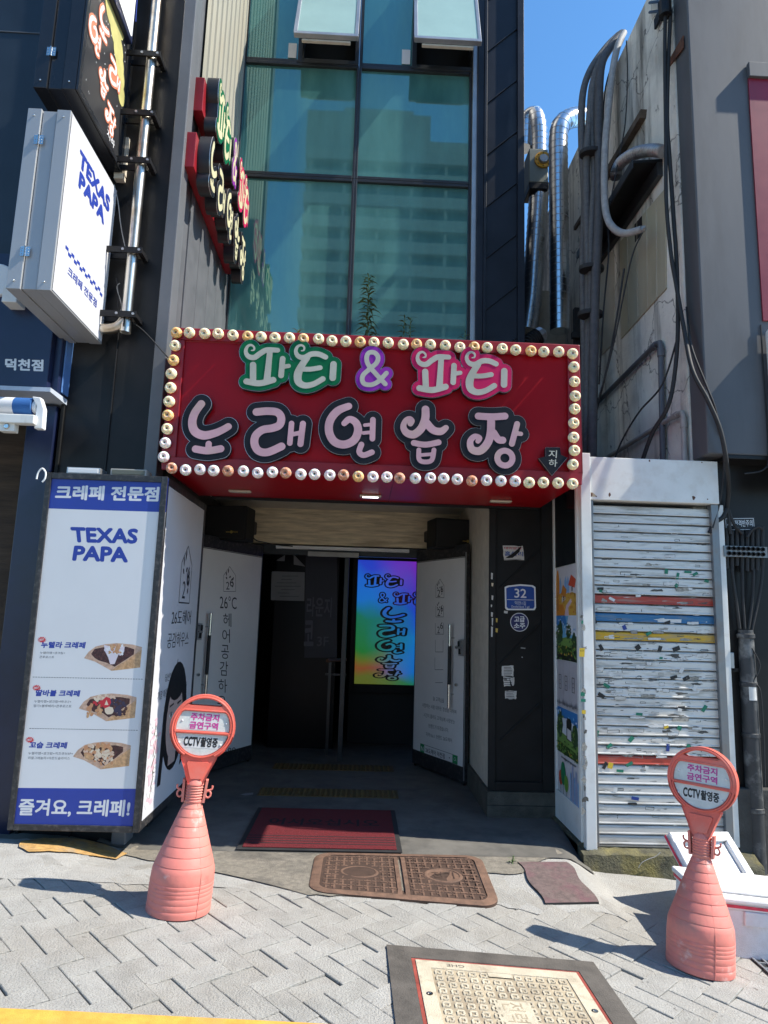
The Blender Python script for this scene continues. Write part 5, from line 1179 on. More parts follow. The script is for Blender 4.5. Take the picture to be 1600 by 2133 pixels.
# beige square cover in its dark frame
A, B, C_ = PG(805, 1972), PG(1235, 2008), PG(822, 2150)
ang = math.atan2(B.y-A.y, B.x-A.x); eu = Vector((math.cos(ang), math.sin(ang), 0)); ev = Vector((math.sin(ang), -math.cos(ang), 0)); SZ = (B-A).length
mc = thing('manhole_cover', A+eu*SZ/2+ev*SZ/2, 'square beige manhole cover with hook pattern, red seam and dark frame', 'manhole cover')
def PM(u, v, h): q = A+eu*u+ev*v; return on_street(q.x, q.y, .006+h)
m_mf = mat('dark cover frame', (.085, .075, .065), .8, var=.35, vscale=10, bump=.4, bscale=120); m_mr = mat('red seam paint', (.26, .05, .035), .7, var=.3, vscale=20)
m_mb = mat('beige cover paint', (.50, .44, .33), .75, var=.16, vscale=9, bump=.5, bscale=150, stain=(.20, .15, .10), stain_amt=.7, stain_scale=7); m_md = mat('worn beige recess', (.36, .30, .21), .85, var=.35, vscale=14, stain=(.13, .09, .06), stain_amt=.7, stain_scale=6)
mb = MB(); S_ = SZ
def ringq(a, b, ha, hb, m):
    oa = [(a, a), (S_-a, a), (S_-a, S_-a), (a, S_-a)]; ob_ = [(b, b), (S_-b, b), (S_-b, S_-b), (b, S_-b)]
    mb.add([PM(u, v, ha) for u, v in oa]+[PM(u, v, hb) for u, v in ob_], [(i, (i+1) % 4, 4+(i+1) % 4, 4+i) for i in range(4)], m)
ringq(0, 0, -.03, .004, m_mf); ringq(0, .105, .004, .006, m_mf); ringq(.105, .106, .006, .002, m_mf); ringq(.1065, .122, .003, .003, m_mr); mb.build('frame', mc, recalc=False)
mb = MB(); ringq(.123, .124, .001, .007, m_mb); ringq(.124, .185, .007, .007, m_mb); ringq(.185, .186, .007, .003, m_mb)
mb.add([PM(u, v, .003) for u, v in ((.186, .186), (S_-.186, .186), (S_-.186, S_-.186), (.186, S_-.186))], [(0, 1, 2, 3)], m_md)
hs = .075
def skipc(u, v): return (abs(u-S_/2) < hs and abs(v-S_/2) < hs+.02) or (abs(u-S_/2) < .06 and v < .235)
for i, j, u, v in hook_pattern(mb, PM, .19, S_-.19, .19, S_-.19, .048, .048, m_mb, skipc):
    bar(mb, PM, u-.012, v+.004, .0052, .014, .005, m_mb, .003); bar(mb, PM, u+.002, v-.012, .017, .005, .005, m_mb, .0031); bar(mb, PM, u+.013, v+.002, .005, .010, .0048, m_mb, .003); bar(mb, PM, u+.004, v+.014, .010, .0045, .0046, m_mb, .0031)
mb.build('lid', mc)
mb = MB(); q = [(-hs, -hs-.01), (hs, -hs-.01), (hs, hs+.01), (-hs, hs+.01)]; mb.add([PM(S_/2+a, S_/2+b, .0078) for a, b in q], [(0, 1, 2, 3)], m_mb)
for s, oy in (('전', -.042), ('력', .035)):
    v, f = text_geo(s, .03); mb.add([PM(S_/2+(y-.5)*.09, S_/2+oy+(x-.5)*.06, .0086) for x, y in v], f, m_md)
v, f = text_geo('GHE', .03); mb.add([PM(.30-(x-.5)*.08, .155+(y-.5)*.022, .0076) for x, y in v], f, m_mf)
mb.add([PM(S_/2+a, .205+b, .0078) for a, b in ((-.055, -.015), (.055, -.015), (.055, .02), (-.055, .02))], [(0, 1, 2, 3)], m_mb)
mb.build('lettering', mc, recalc=False)
for u, v in ((.155, .40), (S_-.15, .43)):
    mb = MB(); mb.lathe([(.014, .0072), (.014, .009), (.008, .0095), (.007, .004)], m_chrome, c=PM(u, v, 0)-Vector((0, 0, 0)), n=14); mb.build('bolt', mc)
# brown ribbed rubber ramp
q4 = [PG(1078, 1800), PG(1180, 1800), PG(1246, 1884), PG(1134, 1886)]
m_rb = mat('worn brown rubber', (.135, .095, .088), .85, var=.35, vscale=30, bump=.5, bscale=200, stain=(.16, .06, .08), stain_amt=.6, stain_scale=6)
mb = MB(); N = 34
def QR(s, t, h): p = q4[0].lerp(q4[1], s).lerp(q4[3].lerp(q4[2], s), t); return on_street(p.x+.012*math.sin(t*9), p.y, .014+h)
M_ = 14
gridv = [QR(i/M_, j/(N*2), .003 if j % 2 else 0) for j in range(N*2+1) for i in range(M_+1)]
mb.add(gridv, [(j*(M_+1)+i, j*(M_+1)+i+1, (j+1)*(M_+1)+i+1, (j+1)*(M_+1)+i) for j in range(N*2) for i in range(M_)], m_rb)
edge = [QR(i/M_, 0, 0) for i in range(M_+1)]+[QR(1, j/20, 0) for j in range(1, 21)]+[QR(i/M_, 1, 0) for i in range(M_-1, -1, -1)]+[QR(0, j/20, 0) for j in range(19, 0, -1)]
n = len(edge); mb.add(edge+[p-Vector((0, 0, .02)) for p in edge], [(i, (i+1) % n, n+(i+1) % n, n+i) for i in range(n)], m_rub)
tag(mb.build('rubber_mat', loc=q4[0], recalc=False), 'worn brown ribbed rubber mat sloping onto the pavement', 'rubber mat')
# drain grate at the right edge
dg = thing('drain_grate', PG(1590, 2010), 'dark drain grate at the right edge beside the foam box', 'drain grate')
g0 = PG(1566, 2000); mb = MB()
for k in range(7): mb.add([on_street(g0.x+.05*k+a, g0.y+b, h) for h in (.004, .012) for a, b in ((0, -.22), (.012, -.22), (.012, .04), (0, .04))], [(0, 1, 2, 3), (4, 5, 6, 7), (0, 1, 5, 4), (1, 2, 6, 5), (2, 3, 7, 6), (3, 0, 4, 7)], m_alu)
for k in range(5): mb.add([on_street(g0.x+a, g0.y-.21+.055*k+b, h) for h in (.003, .010) for a, b in ((0, 0), (.36, 0), (.36, .01), (0, .01))], [(0, 1, 2, 3), (4, 5, 6, 7), (0, 1, 5, 4), (1, 2, 6, 5), (2, 3, 7, 6), (3, 0, 4, 7)], m_alu)
mb.build('grille', dg); mb = MB(); mb.add([on_street(g0.x+a, g0.y+b, .003) for a, b in ((-.01, -.23), (.38, -.23), (.38, .05), (-.01, .05))], [(0, 1, 2, 3)], m_dark); mb.build('pit', dg, recalc=False)

# ------------------------------------------------------------------ no-parking cones
m_cone = mat('faded salmon plastic', (.66, .205, .165), .55, var=.14, vscale=4, bump=.12, bscale=30, stain=(.44, .21, .16), stain_amt=.65, stain_scale=7, spec=.35)
m_head = mat('orange red plastic', (.72, .135, .095), .45, var=.1, vscale=5, spec=.4, stain=(.60, .22, .18), stain_amt=.5, stain_scale=8)
m_dull = mat('scuffed reflective sheet', (.56, .57, .55), .25, var=.12, vscale=16, bump=.2, bscale=25, stain=(.40, .40, .36), stain_amt=.5, stain_scale=9)
weather(m_cone, (.70, .46, .41), 9, .60, .68, .7); weather(m_cone, (.22, .12, .10), 7, .62, .76, .7); weather(m_head, (.30, .09, .07), 9, .66, .78, .5)
m_mag = flat('magenta letters', (.50, .045, .26)); m_lab = flat('white label', (.58, .57, .56))
def zc_(y): return (1645-y)*.000642
def arc(cx, cz, r, a0, a1, n): return [(cx+r*math.cos(RAD(a0+(a1-a0)*k/n)), cz+r*math.sin(RAD(a0+(a1-a0)*k/n))) for k in range(n+1)]
def inset_poly(L_, d):
    out = []; n = len(L_)
    for i in range(n):
        p, q, r = Vector(L_[i-1]), Vector(L_[i]), Vector(L_[(i+1) % n]); a = (q-p).normalized(); b = (r-q).normalized(); m = (a+b)
        m = m.normalized() if m.length > 1e-6 else a
        out.append((q.x-m.y*d, q.y+m.x*d))
    return out
def clip_disc(cx, cz, r, lo, hi, n=44):
    """round plate cut between two heights, rounded corners, counter-clockwise"""
    pts = [(cx+r*math.cos(2*math.pi*k/n), min(hi, max(lo, cz+r*math.sin(2*math.pi*k/n)))) for k in range(n)]
    out = [pts[0]]
    for p in pts[1:]:
        if (p[0]-out[-1][0])**2+(p[1]-out[-1][1])**2 > 1e-7: out.append(p)
    return out
def no_parking_cone(label, mw):
    r_ = thing('no_parking_cone', (0, 0, 0), label, 'traffic cone', 'salmon no-parking cones', mw=mw)
    mb = MB(); prof = [(.142, 0), (.150, .004), (.1515, .02)]
    for z in (.035, .062, .09, .107, .124, .142): prof += [(.1512, z-.003), (.1495, z), (.1505, z+.003)]
    prof += [(.149, .165), (.1475, .19)]
    for z in (.215, .258, .30, .342, .385, .425, .462):
        r = .1475-(z-.19)*.356; prof += [(r+.0025, z-.004), (r-.001, z), (r+.0005, z+.003)]
    prof += [(.040, .488)]
    mb.lathe(prof, m_cone, n=56); mb.lathe([(.139, .0), (.0003, .0)], m_dark, n=30)
    T3(mb, (-.10, -.1512, .1), (.001, 0, 0), (0, 0, .001), '.', m_cone) if 0 else None
    for z0_, z1_, s_, a0_, a1_ in ((.128, .140, 'ic.com', -2.05, -1.62), (.096, .107, 'KOREA', -2.0, -1.66)):   # moulded lettering low on the plastic
        v, f = text_geo(s_, .02)
        for vv, i in heavy(s_, v, .03): mb.add([((.1522+.00006*i)*math.cos(a0_+(a1_-a0_)*x), (.1522+.00006*i)*math.sin(a0_+(a1_-a0_)*x), z0_+(z1_-z0_)*y) for x, y in vv], f, m_cone)
    mb.tube([(.1515*math.cos(-.95), .1515*math.sin(-.95), .004), (.1515*math.cos(-.95), .1515*math.sin(-.95), .15), (.1475*math.cos(-.95), .1475*math.sin(-.95), .19), (.0415*math.cos(-.95), .0415*math.sin(-.95), .487)], .0016, m_cone, 6)   # mould seam
    mb.build('cone', r_, local=True, smooth=38)
    mb = MB(); prof = [(.043, .486), (.046, .492)]
    for k in range(6): z = .497+k*.0125; prof += [(.046, z), (.042, z+.004), (.042, z+.008), (.046, z+.0115)]
    prof += [(.044, .58), (.03, .60)]
    mb.lathe(prof, m_cone, n=32)
    for s in (-1, 1): mb.obox((s*.050-.006, -.022, .488), (.012, 0, 0), (0, .044, 0), (s*.006, 0, .105), m_cone)
    mb.build('neck', r_, local=True, smooth=40)
    for s in (-1, 1):
        mb = MB(); ring_ = [(s*(.068+.013*math.cos(a)), 0, .525+.016*math.sin(a)) for a in np.linspace(0, 2*math.pi, 15)]
        mb.tube(ring_, .0048, m_cone, 8, caps=False); mb.tube(spline([(s*.055, 0, .54), (s*.075, 0, .545), (s*.084, 0, .552), (s*.085, 0, .566)], 4), .0048, m_cone, 8); mb.build('chain_hook', r_, local=True, smooth=50)
    # head plate: outline, handle opening, two panels and the keystone recess
    C = .842; R = .160; th = .056
    out = [(-.036, .575), (.036, .575), (.047, .60), (.062, .64), (.088, .70)] + arc(0, C, R, -58, 238, 46) + [(-.088, .70), (-.062, .64), (-.047, .60)]
    hh = [(-.083, .953), (-.076, .948), (.076, .948), (.083, .953)] + arc(0, C, .1415, 51, 129, 14)
    v, f = fill_loops([out, hh[::-1]], th); 
    mb = MB(); mb.add([(p[0], th/2-p[2], p[1]) for p in v], f, m_head)
    topP = clip_disc(0, C, .131, .826, .920); botP = clip_disc(0, C-.003, .131, 0.6, .812); key = [(-.028, .600), (.028, .600), (.054, .672), (.050, .680), (-.050, .680), (-.054, .672)]
    v, f = fill_loops([out, hh[::-1], topP[::-1], botP[::-1], key[::-1]], .009)
    mb.add([(p[0], -th/2-.0003-p[2], p[1]) for p in v], f, m_head); mb.add([(p[0], th/2+.0003+p[2], p[1]) for p in v], f, m_head)
    # raised bead round the rim
    bead = inset_poly(arc(0, C, R, -62, 242, 50), .012)
    mb.tube([(x, -th/2-.0085, z) for x, z in bead], .0055, m_head, 8)
    for pp_ in (topP, botP): q = inset_poly(pp_, -.006); mb.tube([(x, -th/2-.0085, z) for x, z in q+q[:1]], .004, m_head, 6, caps=False)
    mb.build('head', r_, local=True, recalc=True, bevel=.0025, smooth=35)
    for pp_, nm in ((topP, 'upper'), (botP, 'lower')):
        mb = MB(); mb.poly([(x, -th/2-.002, z) for x, z in inset_poly(pp_, .0015)], m_dull); yb = -th/2-.0026
        if nm == 'upper':
            mb.add([(a, yb, b) for a, b in ((-.07, .832), (.075, .832), (.075, .914), (-.07, .914))], [(0, 1, 2, 3)], m_lab)
            T3(mb, (-.067, yb-.0008, .876), (.14, 0, 0), (0, 0, .036), '주차금지', m_mag, .06); T3(mb, (-.068, yb-.0008, .835), (.141, 0, 0), (0, 0, .036), '금연구역', m_mag, .06); pr = ((-.105, .872), (.112, .868))
        else:
            mb.add([(a, yb, b) for a, b in ((-.088, .745), (.084, .745), (.084, .803), (-.088, .803))], [(0, 1, 2, 3)], m_lab)
            T3(mb, (-.084, yb-.0008, .752), (.080, 0, 0), (0, 0, .045), 'CCTV', m_ink, .07); T3(mb, (-.002, yb-.0008, .751), (.084, 0, 0), (0, 0, .047), '촬영중', m_ink, .06); pr = ((-.105, .768), (.096, .764))
        for x, z in pr: mb.lathe([(.0055, 0), (.004, .003), (.0003, .004)], m_wr, c=(x, yb, z), n=10, ax=(0, -1, 0))
        mb.build('panel', r_, local=True, recalc=False)
    return r_
bL = PG(371, 1893); bR = PG(1458, 2013)
mwL = Matrix.Translation(bL+Vector((0, 0, -.004))) @ Matrix.Rotation(RAD(3.4), 4, 'Y') @ Matrix.Rotation(RAD(-3), 4, 'X') @ Matrix.Rotation(RAD(11), 4, 'Z') @ Matrix.Scale(1.025, 4)
mwR = Matrix.Translation(bR+Vector((0, 0, -.004))) @ Matrix.Rotation(RAD(5.5), 4, 'Y') @ Matrix.Rotation(RAD(-4), 4, 'X') @ Matrix.Rotation(RAD(-38), 4, 'Z') @ Matrix.Scale(1.02, 4)
k1 = no_parking_cone('salmon no-parking cone beside the crepe menu light box, its sign facing the street', mwL)
k2 = no_parking_cone('salmon no-parking cone leaning in front of the shutter and white foam box', mwR)

# ------------------------------------------------------------------ polystyrene box and its lid
m_foam = mat('white polystyrene', (.74, .74, .74), .75, var=.05, vscale=30, bump=.5, bscale=220, stain=(.55, .53, .48), stain_amt=.4, stain_scale=6)
weather(m_foam, (.42, .38, .32), 9, .66, .78, .5)
m_tape = mat('red tape edge', (.62, .04, .08), .5, var=.3, vscale=25)
bx = PG(1520, 1995); ang = RAD(-4)
fb = thing('foam_box', bx, 'white polystyrene fish box standing behind the right cone', 'foam box', mw=Matrix.Translation(bx) @ Matrix.Rotation(RAD(4), 4, 'Y') @ Matrix.Rotation(ang, 4, 'Z'))
mb = MB()
W2, D2, H2 = .62, .40, .255
x0 = -.13
mb.box(x0+.008, x0+W2-.008, .008, D2-.008, 0, H2-.03, m_foam); mb.box(x0, x0+W2, 0, D2, H2-.0299, H2, m_foam); mb.box(x0+.20, x0+W2-.20, -.004, .0079, H2-.10, H2-.0305, m_foam); mb.box(x0-.004, x0+.0079, .12, D2-.12, H2-.10, H2-.0305, m_foam)
mb.build('body', fb, local=True, bevel=.015)
mb = MB(); mb.box(x0-.002, x0+W2+.002, -.002, D2+.002, H2-.02, H2-.0045, m_tape); mb.build('tape', fb, local=True, bevel=.002)
mb = MB(); mb.box(x0-.012, x0+W2+.012, -.012, D2+.012, H2+.0005, H2+.03, m_foam); mb.box(x0+.05, x0+W2-.05, .045, D2-.045, H2+.03, H2+.05, m_foam); mb.build('lid', fb, local=True, bevel=.01)
# second lid leaning upside down between box, cone and kerb
pts = [PG(1392, 1848, 0), None]
ll = thing('foam_lid', PG(1440, 1850), 'loose polystyrene lid with red taped rim leaning against the foam box', 'foam lid')
a = PY(1388, 1738, 4.22); b = PY(1508, 1737, 4.46); c = PY(1452, 1858, 3.98)
eu_ = (b-a); ev_ = (c-a); nn = eu_.cross(ev_).normalized()
if nn.z < 0: nn = -nn
eu_ = eu_*1.02; ev_ = ev_*1.9
mb = MB(); mb.obox(a-nn*.03, eu_, ev_, nn*.03, m_foam); t_ = .14
for o_, u_, v_ in ((a, eu_, ev_*.09), (a+ev_*.91, eu_, ev_*.09), (a+ev_*.09, eu_*.12, ev_*.82), (a+eu_*.88+ev_*.09, eu_*.12, ev_*.82)): mb.obox(o_+nn*.0005, u_, v_, nn*.03, m_foam)
mb.build('plate', ll, bevel=.008)
mb = MB(); e1 = ev_.normalized(); e2 = eu_.normalized(); mb.obox(a-e2*.003-nn*.02, e2*.0025, ev_, nn*.016, m_tape); mb.build('tape', ll)

# ------------------------------------------------------------------ shuttered stall
SY = 4.80
sx0, sx1 = 1.580, 2.612
sh = thing('shutter_stall', ((sx0+sx1)/2, SY+.3, 0), 'narrow white stall with closed scuffed roller shutter and taped posters on its side', 'shutter stall')
hz0, hz1 = 2.405, 2.725
mb = MB(); hx0_ = 1.655
mb.box(hx0_, sx1, SY-.02, SY+.55, hz0, hz1, m_wpaint); mb.build('header_box', sh, bevel=.004)
mb = MB()
m_rusty = mat('rust spot', (.12, .05, .03), .9, var=.5, vscale=40)
pl = planeY(SY-.02)
for x, y, w_, h_ in ((1231, 1030, 7, 9), (1270, 1031, 6, 8), (1445, 1037, 7, 8), (1353, 960, 3, 5), (1242, 1034, 3, 3), (1474, 1040, 3, 3), (1462, 963, 3, 3)): D(mb, pl, blob(x, y, w_/2, h_/2, 10, .3), m_rusty, .0012)
D(mb, pl, [(1223, 1024), (1235, 1026), (1244, 1034), (1236, 1035), (1226, 1033)], m_trav, .0009); mb.build('rust_mark', sh, recalc=False)
mb = MB(); mb.box(sx0, hx0_-.001, SY-.03, SY+.03, .0, 2.75, m_wpaint); mb.box(sx1-.0, sx1+.05, SY+.02, SY+.06, .02, hz0-.0, m_wpaint); mb.build('corner_post', sh, bevel=.004)
m_guide = mat('grey shutter guide', (.20, .215, .23), .4, metal=.5, var=.12, vscale=6, stain=(.2, .12, .07), stain_amt=.5, stain_scale=6)
gl0, gl1 = PY(1226, 1400, SY+.03).x, PY(1239, 1400, SY+.03).x
gr0, gr1 = PY(1486, 1300, SY+.03).x, PY(1503, 1300, SY+.03).x
for a, b in ((hx0_+.0, gl1), (gr0+.005, sx1-.002)):
    mb = MB(); mb.box(a, b, SY-.004, SY+.07, .012, hz0-.001, m_guide); mb.build('guide_rail', sh, bevel=.003)
# slats
def slatm(nm, c, **k): return mat(nm, c, .42, metal=.25, var=.07, vscale=4, stretch=(.5, 1, 4), stain=(.27, .24, .19), stain_amt=.75, stain_scale=8, bump=.08, bscale=20, **k)
m_sl = slatm('shutter slat', (.64, .62, .58)); m_slR = slatm('red shutter slat', (.40, .055, .035)); m_slB = slatm('blue shutter slat', (.035, .15, .30)); m_slY = slatm('yellow shutter slat', (.60, .34, .02)); m_gap = mat('shutter groove', (.06, .055, .05), .6, metal=.4, var=.3)
pz = (hz0-.03-.02)/36; zt_ = hz0-.03
def slat_at(y):  return int((zt_-PY(1300, y, SY+.03).z)/pz)
spec = {slat_at(1252): m_slR, slat_at(1293): m_slB, slat_at(1330): m_slY, slat_at(1578): m_slR}
sa, sbx = gl1-.02, gr0+.03
mbs = MB()
for i in range(36):
    zt2 = zt_-i*pz; zb2 = zt2-pz; m = spec.get(i, m_sl)
    prof = [(SY+.048, zt2), (SY+.036, zt2-.006), (SY+.032, zt2-.012), (SY+.031, zb2+.018), (SY+.0280, zb2+.012), (SY+.0280, zb2+.006), (SY+.034, zb2+.0035)]
    for (y0, z0), (y1, z1) in zip(prof[:-1], prof[1:]): mbs.add([(sa, y0, z0), (sbx, y0, z0), (sbx, y1, z1), (sa, y1, z1)], [(0, 1, 2, 3)], m)
    mbs.add([(sa, SY+.034, zb2+.0035), (sbx, SY+.034, zb2+.0035), (sbx, SY+.048, zb2), (sa, SY+.048, zb2)], [(0, 1, 2, 3)], m_gap)
mbs.box(sa, sbx, SY+.02, SY+.055, .012, .0195, m_alu)
mbs.build('shutter', sh, recalc=False)
# torn tape, glue marks and paper left on the shutter
ps = planeY(SY+.031)
m_tg = flat('green tape', (.01, .17, .10)); m_tk = flat('black tape', (.012, .012, .013)); m_tb = flat('blue tape', (.015, .04, .22)); m_ty = flat('yellow tape', (.62, .42, .03)); m_pap = mat('paper remnant', (.62, .61, .58), .8, var=.12, vscale=40); m_glue = mat('glue mark', (.30, .28, .24), .8, var=.45, vscale=60); m_glued = mat('dark glue mark', (.085, .08, .07), .8, var=.6, vscale=70)
def quadr(x, y, w_, h_, r): return [(x+dx*math.cos(r)-dy*math.sin(r), y+dx*math.sin(r)+dy*math.cos(r)) for dx, dy in ((-w_/2, -h_/2), (w_/2, -h_/2+random.uniform(-.6, .6)), (w_/2+random.uniform(-.6, .6), h_/2), (-w_/2, h_/2))]
def z7(x, y): return (1130+x/3.404, 1000+y/3.404)
def z8b(x, y): return (1130+x/3.370, 1500+y/3.370)
scr = [(z7(877, 648), 6, 9, .1, m_tg), (z7(1082, 666), 10, 5, -.5, m_tg), (z7(958, 680), 5, 12, .2, m_tg), (z7(1162, 716), 8, 5, .3, m_tg), (z7(950, 748), 7, 7, .6, m_tg), (z7(1030, 652), 13, 4, .05, m_tg), (z7(410, 771), 12, 5, 0, m_tk), (z7(412, 786), 6, 5, .4, m_tg), (z7(435, 858), 12, 9, .7, m_glue), (z7(492, 845), 12, 5, .5, m_pap), (z7(1000, 873), 17, 7, -.7, m_glue), (z7(320, 920), 8, 12, -.5, m_tg), (z7(368, 985), 6, 18, -.3, m_tk), (z7(326, 1008), 6, 14, 0, m_tk), (z7(900, 998), 44, 6, .03, m_pap), (z7(884, 1008), 12, 4, -.3, m_tk), (z7(580, 1046), 7, 9, -.4, m_tb), (z7(752, 1088), 11, 6, -.5, m_tg), (z7(1158, 1075), 7, 7, .3, m_ty), (z7(640, 1128), 40, 7, .05, m_glue), (z7(835, 1133), 36, 6, .0, m_glue), (z7(1010, 1132), 26, 5, .1, m_glue), (z7(490, 1118), 10, 4, .1, m_pap), (z7(332, 1135), 6, 16, -.4, m_pap), (z7(676, 1187), 10, 9, -.6, m_tk), (z7(832, 1196), 7, 11, .3, m_tk), (z7(948, 1197), 14, 8, -.35, m_tk), (z7(415, 1187), 6, 12, -.5, m_tk), (z7(684, 1250), 6, 4, 0, m_tg), (z7(840, 1262), 6, 4, 0, m_tg), (z7(356, 1316), 7, 8, .4, m_tg), (z7(985, 1348), 7, 11, .4, m_pap), (z7(490, 1380), 14, 7, .6, m_pap), (z7(930, 1398), 13, 6, -.3, m_tk), (z7(1018, 1406), 13, 7, -.45, m_tk), (z7(454, 1458), 13, 6, .55, m_tg), (z7(418, 1526), 14, 7, .55, m_tk), (z7(1080, 1474), 7, 11, .4, m_pap), (z7(985, 1613), 13, 5, 0, m_tk), (z7(972, 1630), 8, 6, .2, m_pap), (z7(1146, 1620), 7, 13, .6, m_tg), (z7(685, 1660), 12, 5, .1, m_tg),
       (z8b(960, 55), 8, 8, .3, m_tg), (z8b(868, 48), 9, 5, -.4, m_ty), (z8b(375, 92), 10, 12, .2, m_tg), (z8b(622, 133), 8, 11, .7, m_tg), (z8b(470, 180), 11, 6, -.7, m_tg), (z8b(880, 193), 6, 14, .05, m_tb), (z8b(1025, 182), 8, 6, .5, m_tg), (z8b(815, 232), 6, 11, .1, m_pap), (z8b(438, 318), 6, 14, .4, m_tk), (z8b(476, 318), 9, 11, .3, m_ty), (z8b(610, 308), 13, 6, -.5, m_tg), (z8b(543, 356), 13, 5, .1, m_tg), (z8b(730, 334), 7, 6, .4, m_pap), (z8b(650, 550), 14, 6, .2, m_tb), (z8b(510, 488), 7, 9, .2, m_pap), (z8b(630, 585), 17, 3, .05, m_tk)]
def on_slat(poly_, m, off=.0):
    """tape follows the slat it sticks to"""
    out = []
    for q in poly_:
        p = ps.hit(*q); f = ((zt_-p.z) % pz)/pz
        y = np.interp(f, [0, .09, .18, 1-.018/pz, 1-.012/pz, 1-.006/pz, 1-.0035/pz, 1], [.046, .036, .032, .031, .028, .028, .034, .046])
        out.append(Vector((p.x, SY+min(y, .0335)-.0003-off*.25, p.z)))
    return out
for k, ((x, y), w_, h_, r, m) in enumerate(scr):
    if m in (m_glue,): continue
    mb = MB(); mb.poly([Vector((p.x, SY+.0277-.00008*(k % 9), p.z)) for p in (ps.hit(*q) for q in quadr(x, y, w_*1.12, h_*1.12, r))], m); mb.build('tape_scrap', sh, recalc=False)
mb = MB()
for k, ((x, y), w_, h_, r, m) in enumerate(scr):
    if m is m_glue: mb.poly(on_slat([(x+p[0]*w_/2, y+p[1]*h_/2) for p in blob(0, 0, 1, 1, 16, .35)], m, .0006), m)
for k in range(420):
    y = random.triangular(1130, 1750, 1430) if k > 40 else random.uniform(1095, 1260); x = random.uniform(1240, 1478)
    big = random.random() < .3; w_ = random.uniform(5, 16) if not big else random.uniform(12, 32); h_ = random.uniform(.7, 2.0) if not big else random.uniform(2, 6)
    mm = random.choice((m_glue, m_glued, m_glued, m_pap))
    P = [(x+p[0]*w_/2+random.uniform(-1, 1), y+p[1]*h_/2) for p in blob(0, 0, 1, 1, 12, .5)]
    if random.random() < .4 and w_ > 8:            # only the rim of a sticker is left
        Q = on_slat(quadr(x, y, w_, h_+2, random.uniform(-.1, .1)), mm, .0003+.000004*k)
        for a, b in zip(Q, Q[1:]+Q[:1]):
            if random.random() < .75: line3(mb, a, b, (0, -1, 0), random.uniform(.001, .0026), mm)
    else: mb.poly(on_slat(P, mm, .0003+.000004*k), mm)
for k in range(46):                               # larger remains of stickers, pale with a dirty rim
    x, y = random.uniform(1244, 1470), random.triangular(1140, 1720, 1330); w_, h_ = random.uniform(10, 34), random.uniform(4, 8)
    P = [(x+max(-.5, min(.5, p[0]*.7))*w_, y+max(-.5, min(.5, p[1]*.7))*h_) for p in blob(0, 0, 1, 1, 18, .3)]; Q = [Vector((p.x, SY+.0278-.00001*k, p.z)) for p in (ps.hit(*q) for q in P)]
    mb.poly(Q, random.choice((m_pap, m_pap, m_sl, m_glue)))
    for a, b in zip(Q, Q[1:]+Q[:1]):
        if random.random() < .7: line3(mb, a-Vector((0, .0004, 0)), b-Vector((0, .0004, 0)), (0, -1, 0), random.uniform(.0006, .0018), random.choice((m_glue, m_glued)))
tag(mb.build('glue_residue', sh, recalc=False), kind='stuff')
# side of the stall with pasted pictures
SPX = 1.572
mb = MB(); SB = 5.46
mb.box(SPX+.006, SPX+.05, SY+.031, SB, .03, 2.62, m_wpaint)
mb.box(SPX-.006, SPX+.0055, SY+.031, SY+.075, .03, 2.6, m_wpaint); mb.box(SPX-.006, SPX+.0055, SB-.05, SB, .03, 2.6, m_wpaint); mb.box(SPX-.006, SPX+.0055, SY+.076, SB-.051, .03, .24, m_wpaint)
mb.build('side_panel', sh, bevel=.003)
mb = MB(); zg = PX(1150, 1180, SPX).z
mb.box(SPX-.001, SPX+.004, SY+.08, SB-.055, zg-.02, 2.59, mat('dark side glass', (.012, .016, .018), .12, var=.2)); mb.build('side_window', sh)
pq = planeX(SPX+.006, -1); mb = MB()
def z6(x, y): return (1140+x/3.558, 1140+y/3.555)
ya, yb_ = SY+.08, SB-.055
def G(u, z, o=0): return Vector((SPX+.0045-o, yb_+(ya-yb_)*u, z))     # u runs from the back edge to the street edge
zs = [PX(*z6(120, y), SPX).z for y in (120, 505, 835, 1190, 1530, 1960)]
zs[0] = zg-.021
m_pp = flat('poster paper', (.60, .58, .60)); m_o1 = flat('print orange', (.62, .22, .02)); m_o2 = flat('print gold', (.66, .38, .05)); m_ro = flat('print red roof', (.60, .08, .03)); m_sk = flat('print sky', (.16, .42, .66)); m_skd = flat('print deep sky', (.04, .20, .50)); m_cl = flat('print cloud', (.62, .66, .72)); m_gr = flat('print grass', (.17, .30, .07)); m_grd = flat('print hedge', (.035, .075, .02)); m_tr = flat('print tree', (.04, .085, .035)); m_br = flat('print dark soil', (.02, .022, .018)); m_lav = flat('print lavender tower', (.34, .38, .58)); m_lbl = flat('print light blue', (.22, .40, .66)); m_pk = flat('print path', (.66, .48, .52)); m_tg2 = flat('print tree green', (.02, .22, .09)); m_tg3 = flat('print tree lime', (.16, .34, .05))
def pane(i, m): mb.add([G(0, zs[i+1]), G(1, zs[i+1]), G(1, zs[i]-.003), G(0, zs[i]-.003)], [(0, 1, 2, 3)], m)
_lay = [.0004]
def shp(i, pts, m):
    _lay[0] += .00003; mb.poly([G(min(1, max(0, u)), zs[i+1]+(zs[i]-zs[i+1])*v, _lay[0]) for u, v in pts], m)
pane(0, m_pp)
shp(0, [(0, 0), (1, 0), (1, .40), (.7, .48), (.4, .40), (.15, .5), (0, .45)], m_o2); shp(0, [(0, 0), (.5, 0), (.35, .22), (0, .25)], m_o1)
for u, w_ in ((.22, .10), (.48, .12), (.6, .1)): shp(0, [(u-w_/2, .45), (u+w_/2, .45), (u+w_/2, .68), (u, .80), (u-w_/2, .68)], m_lbl)
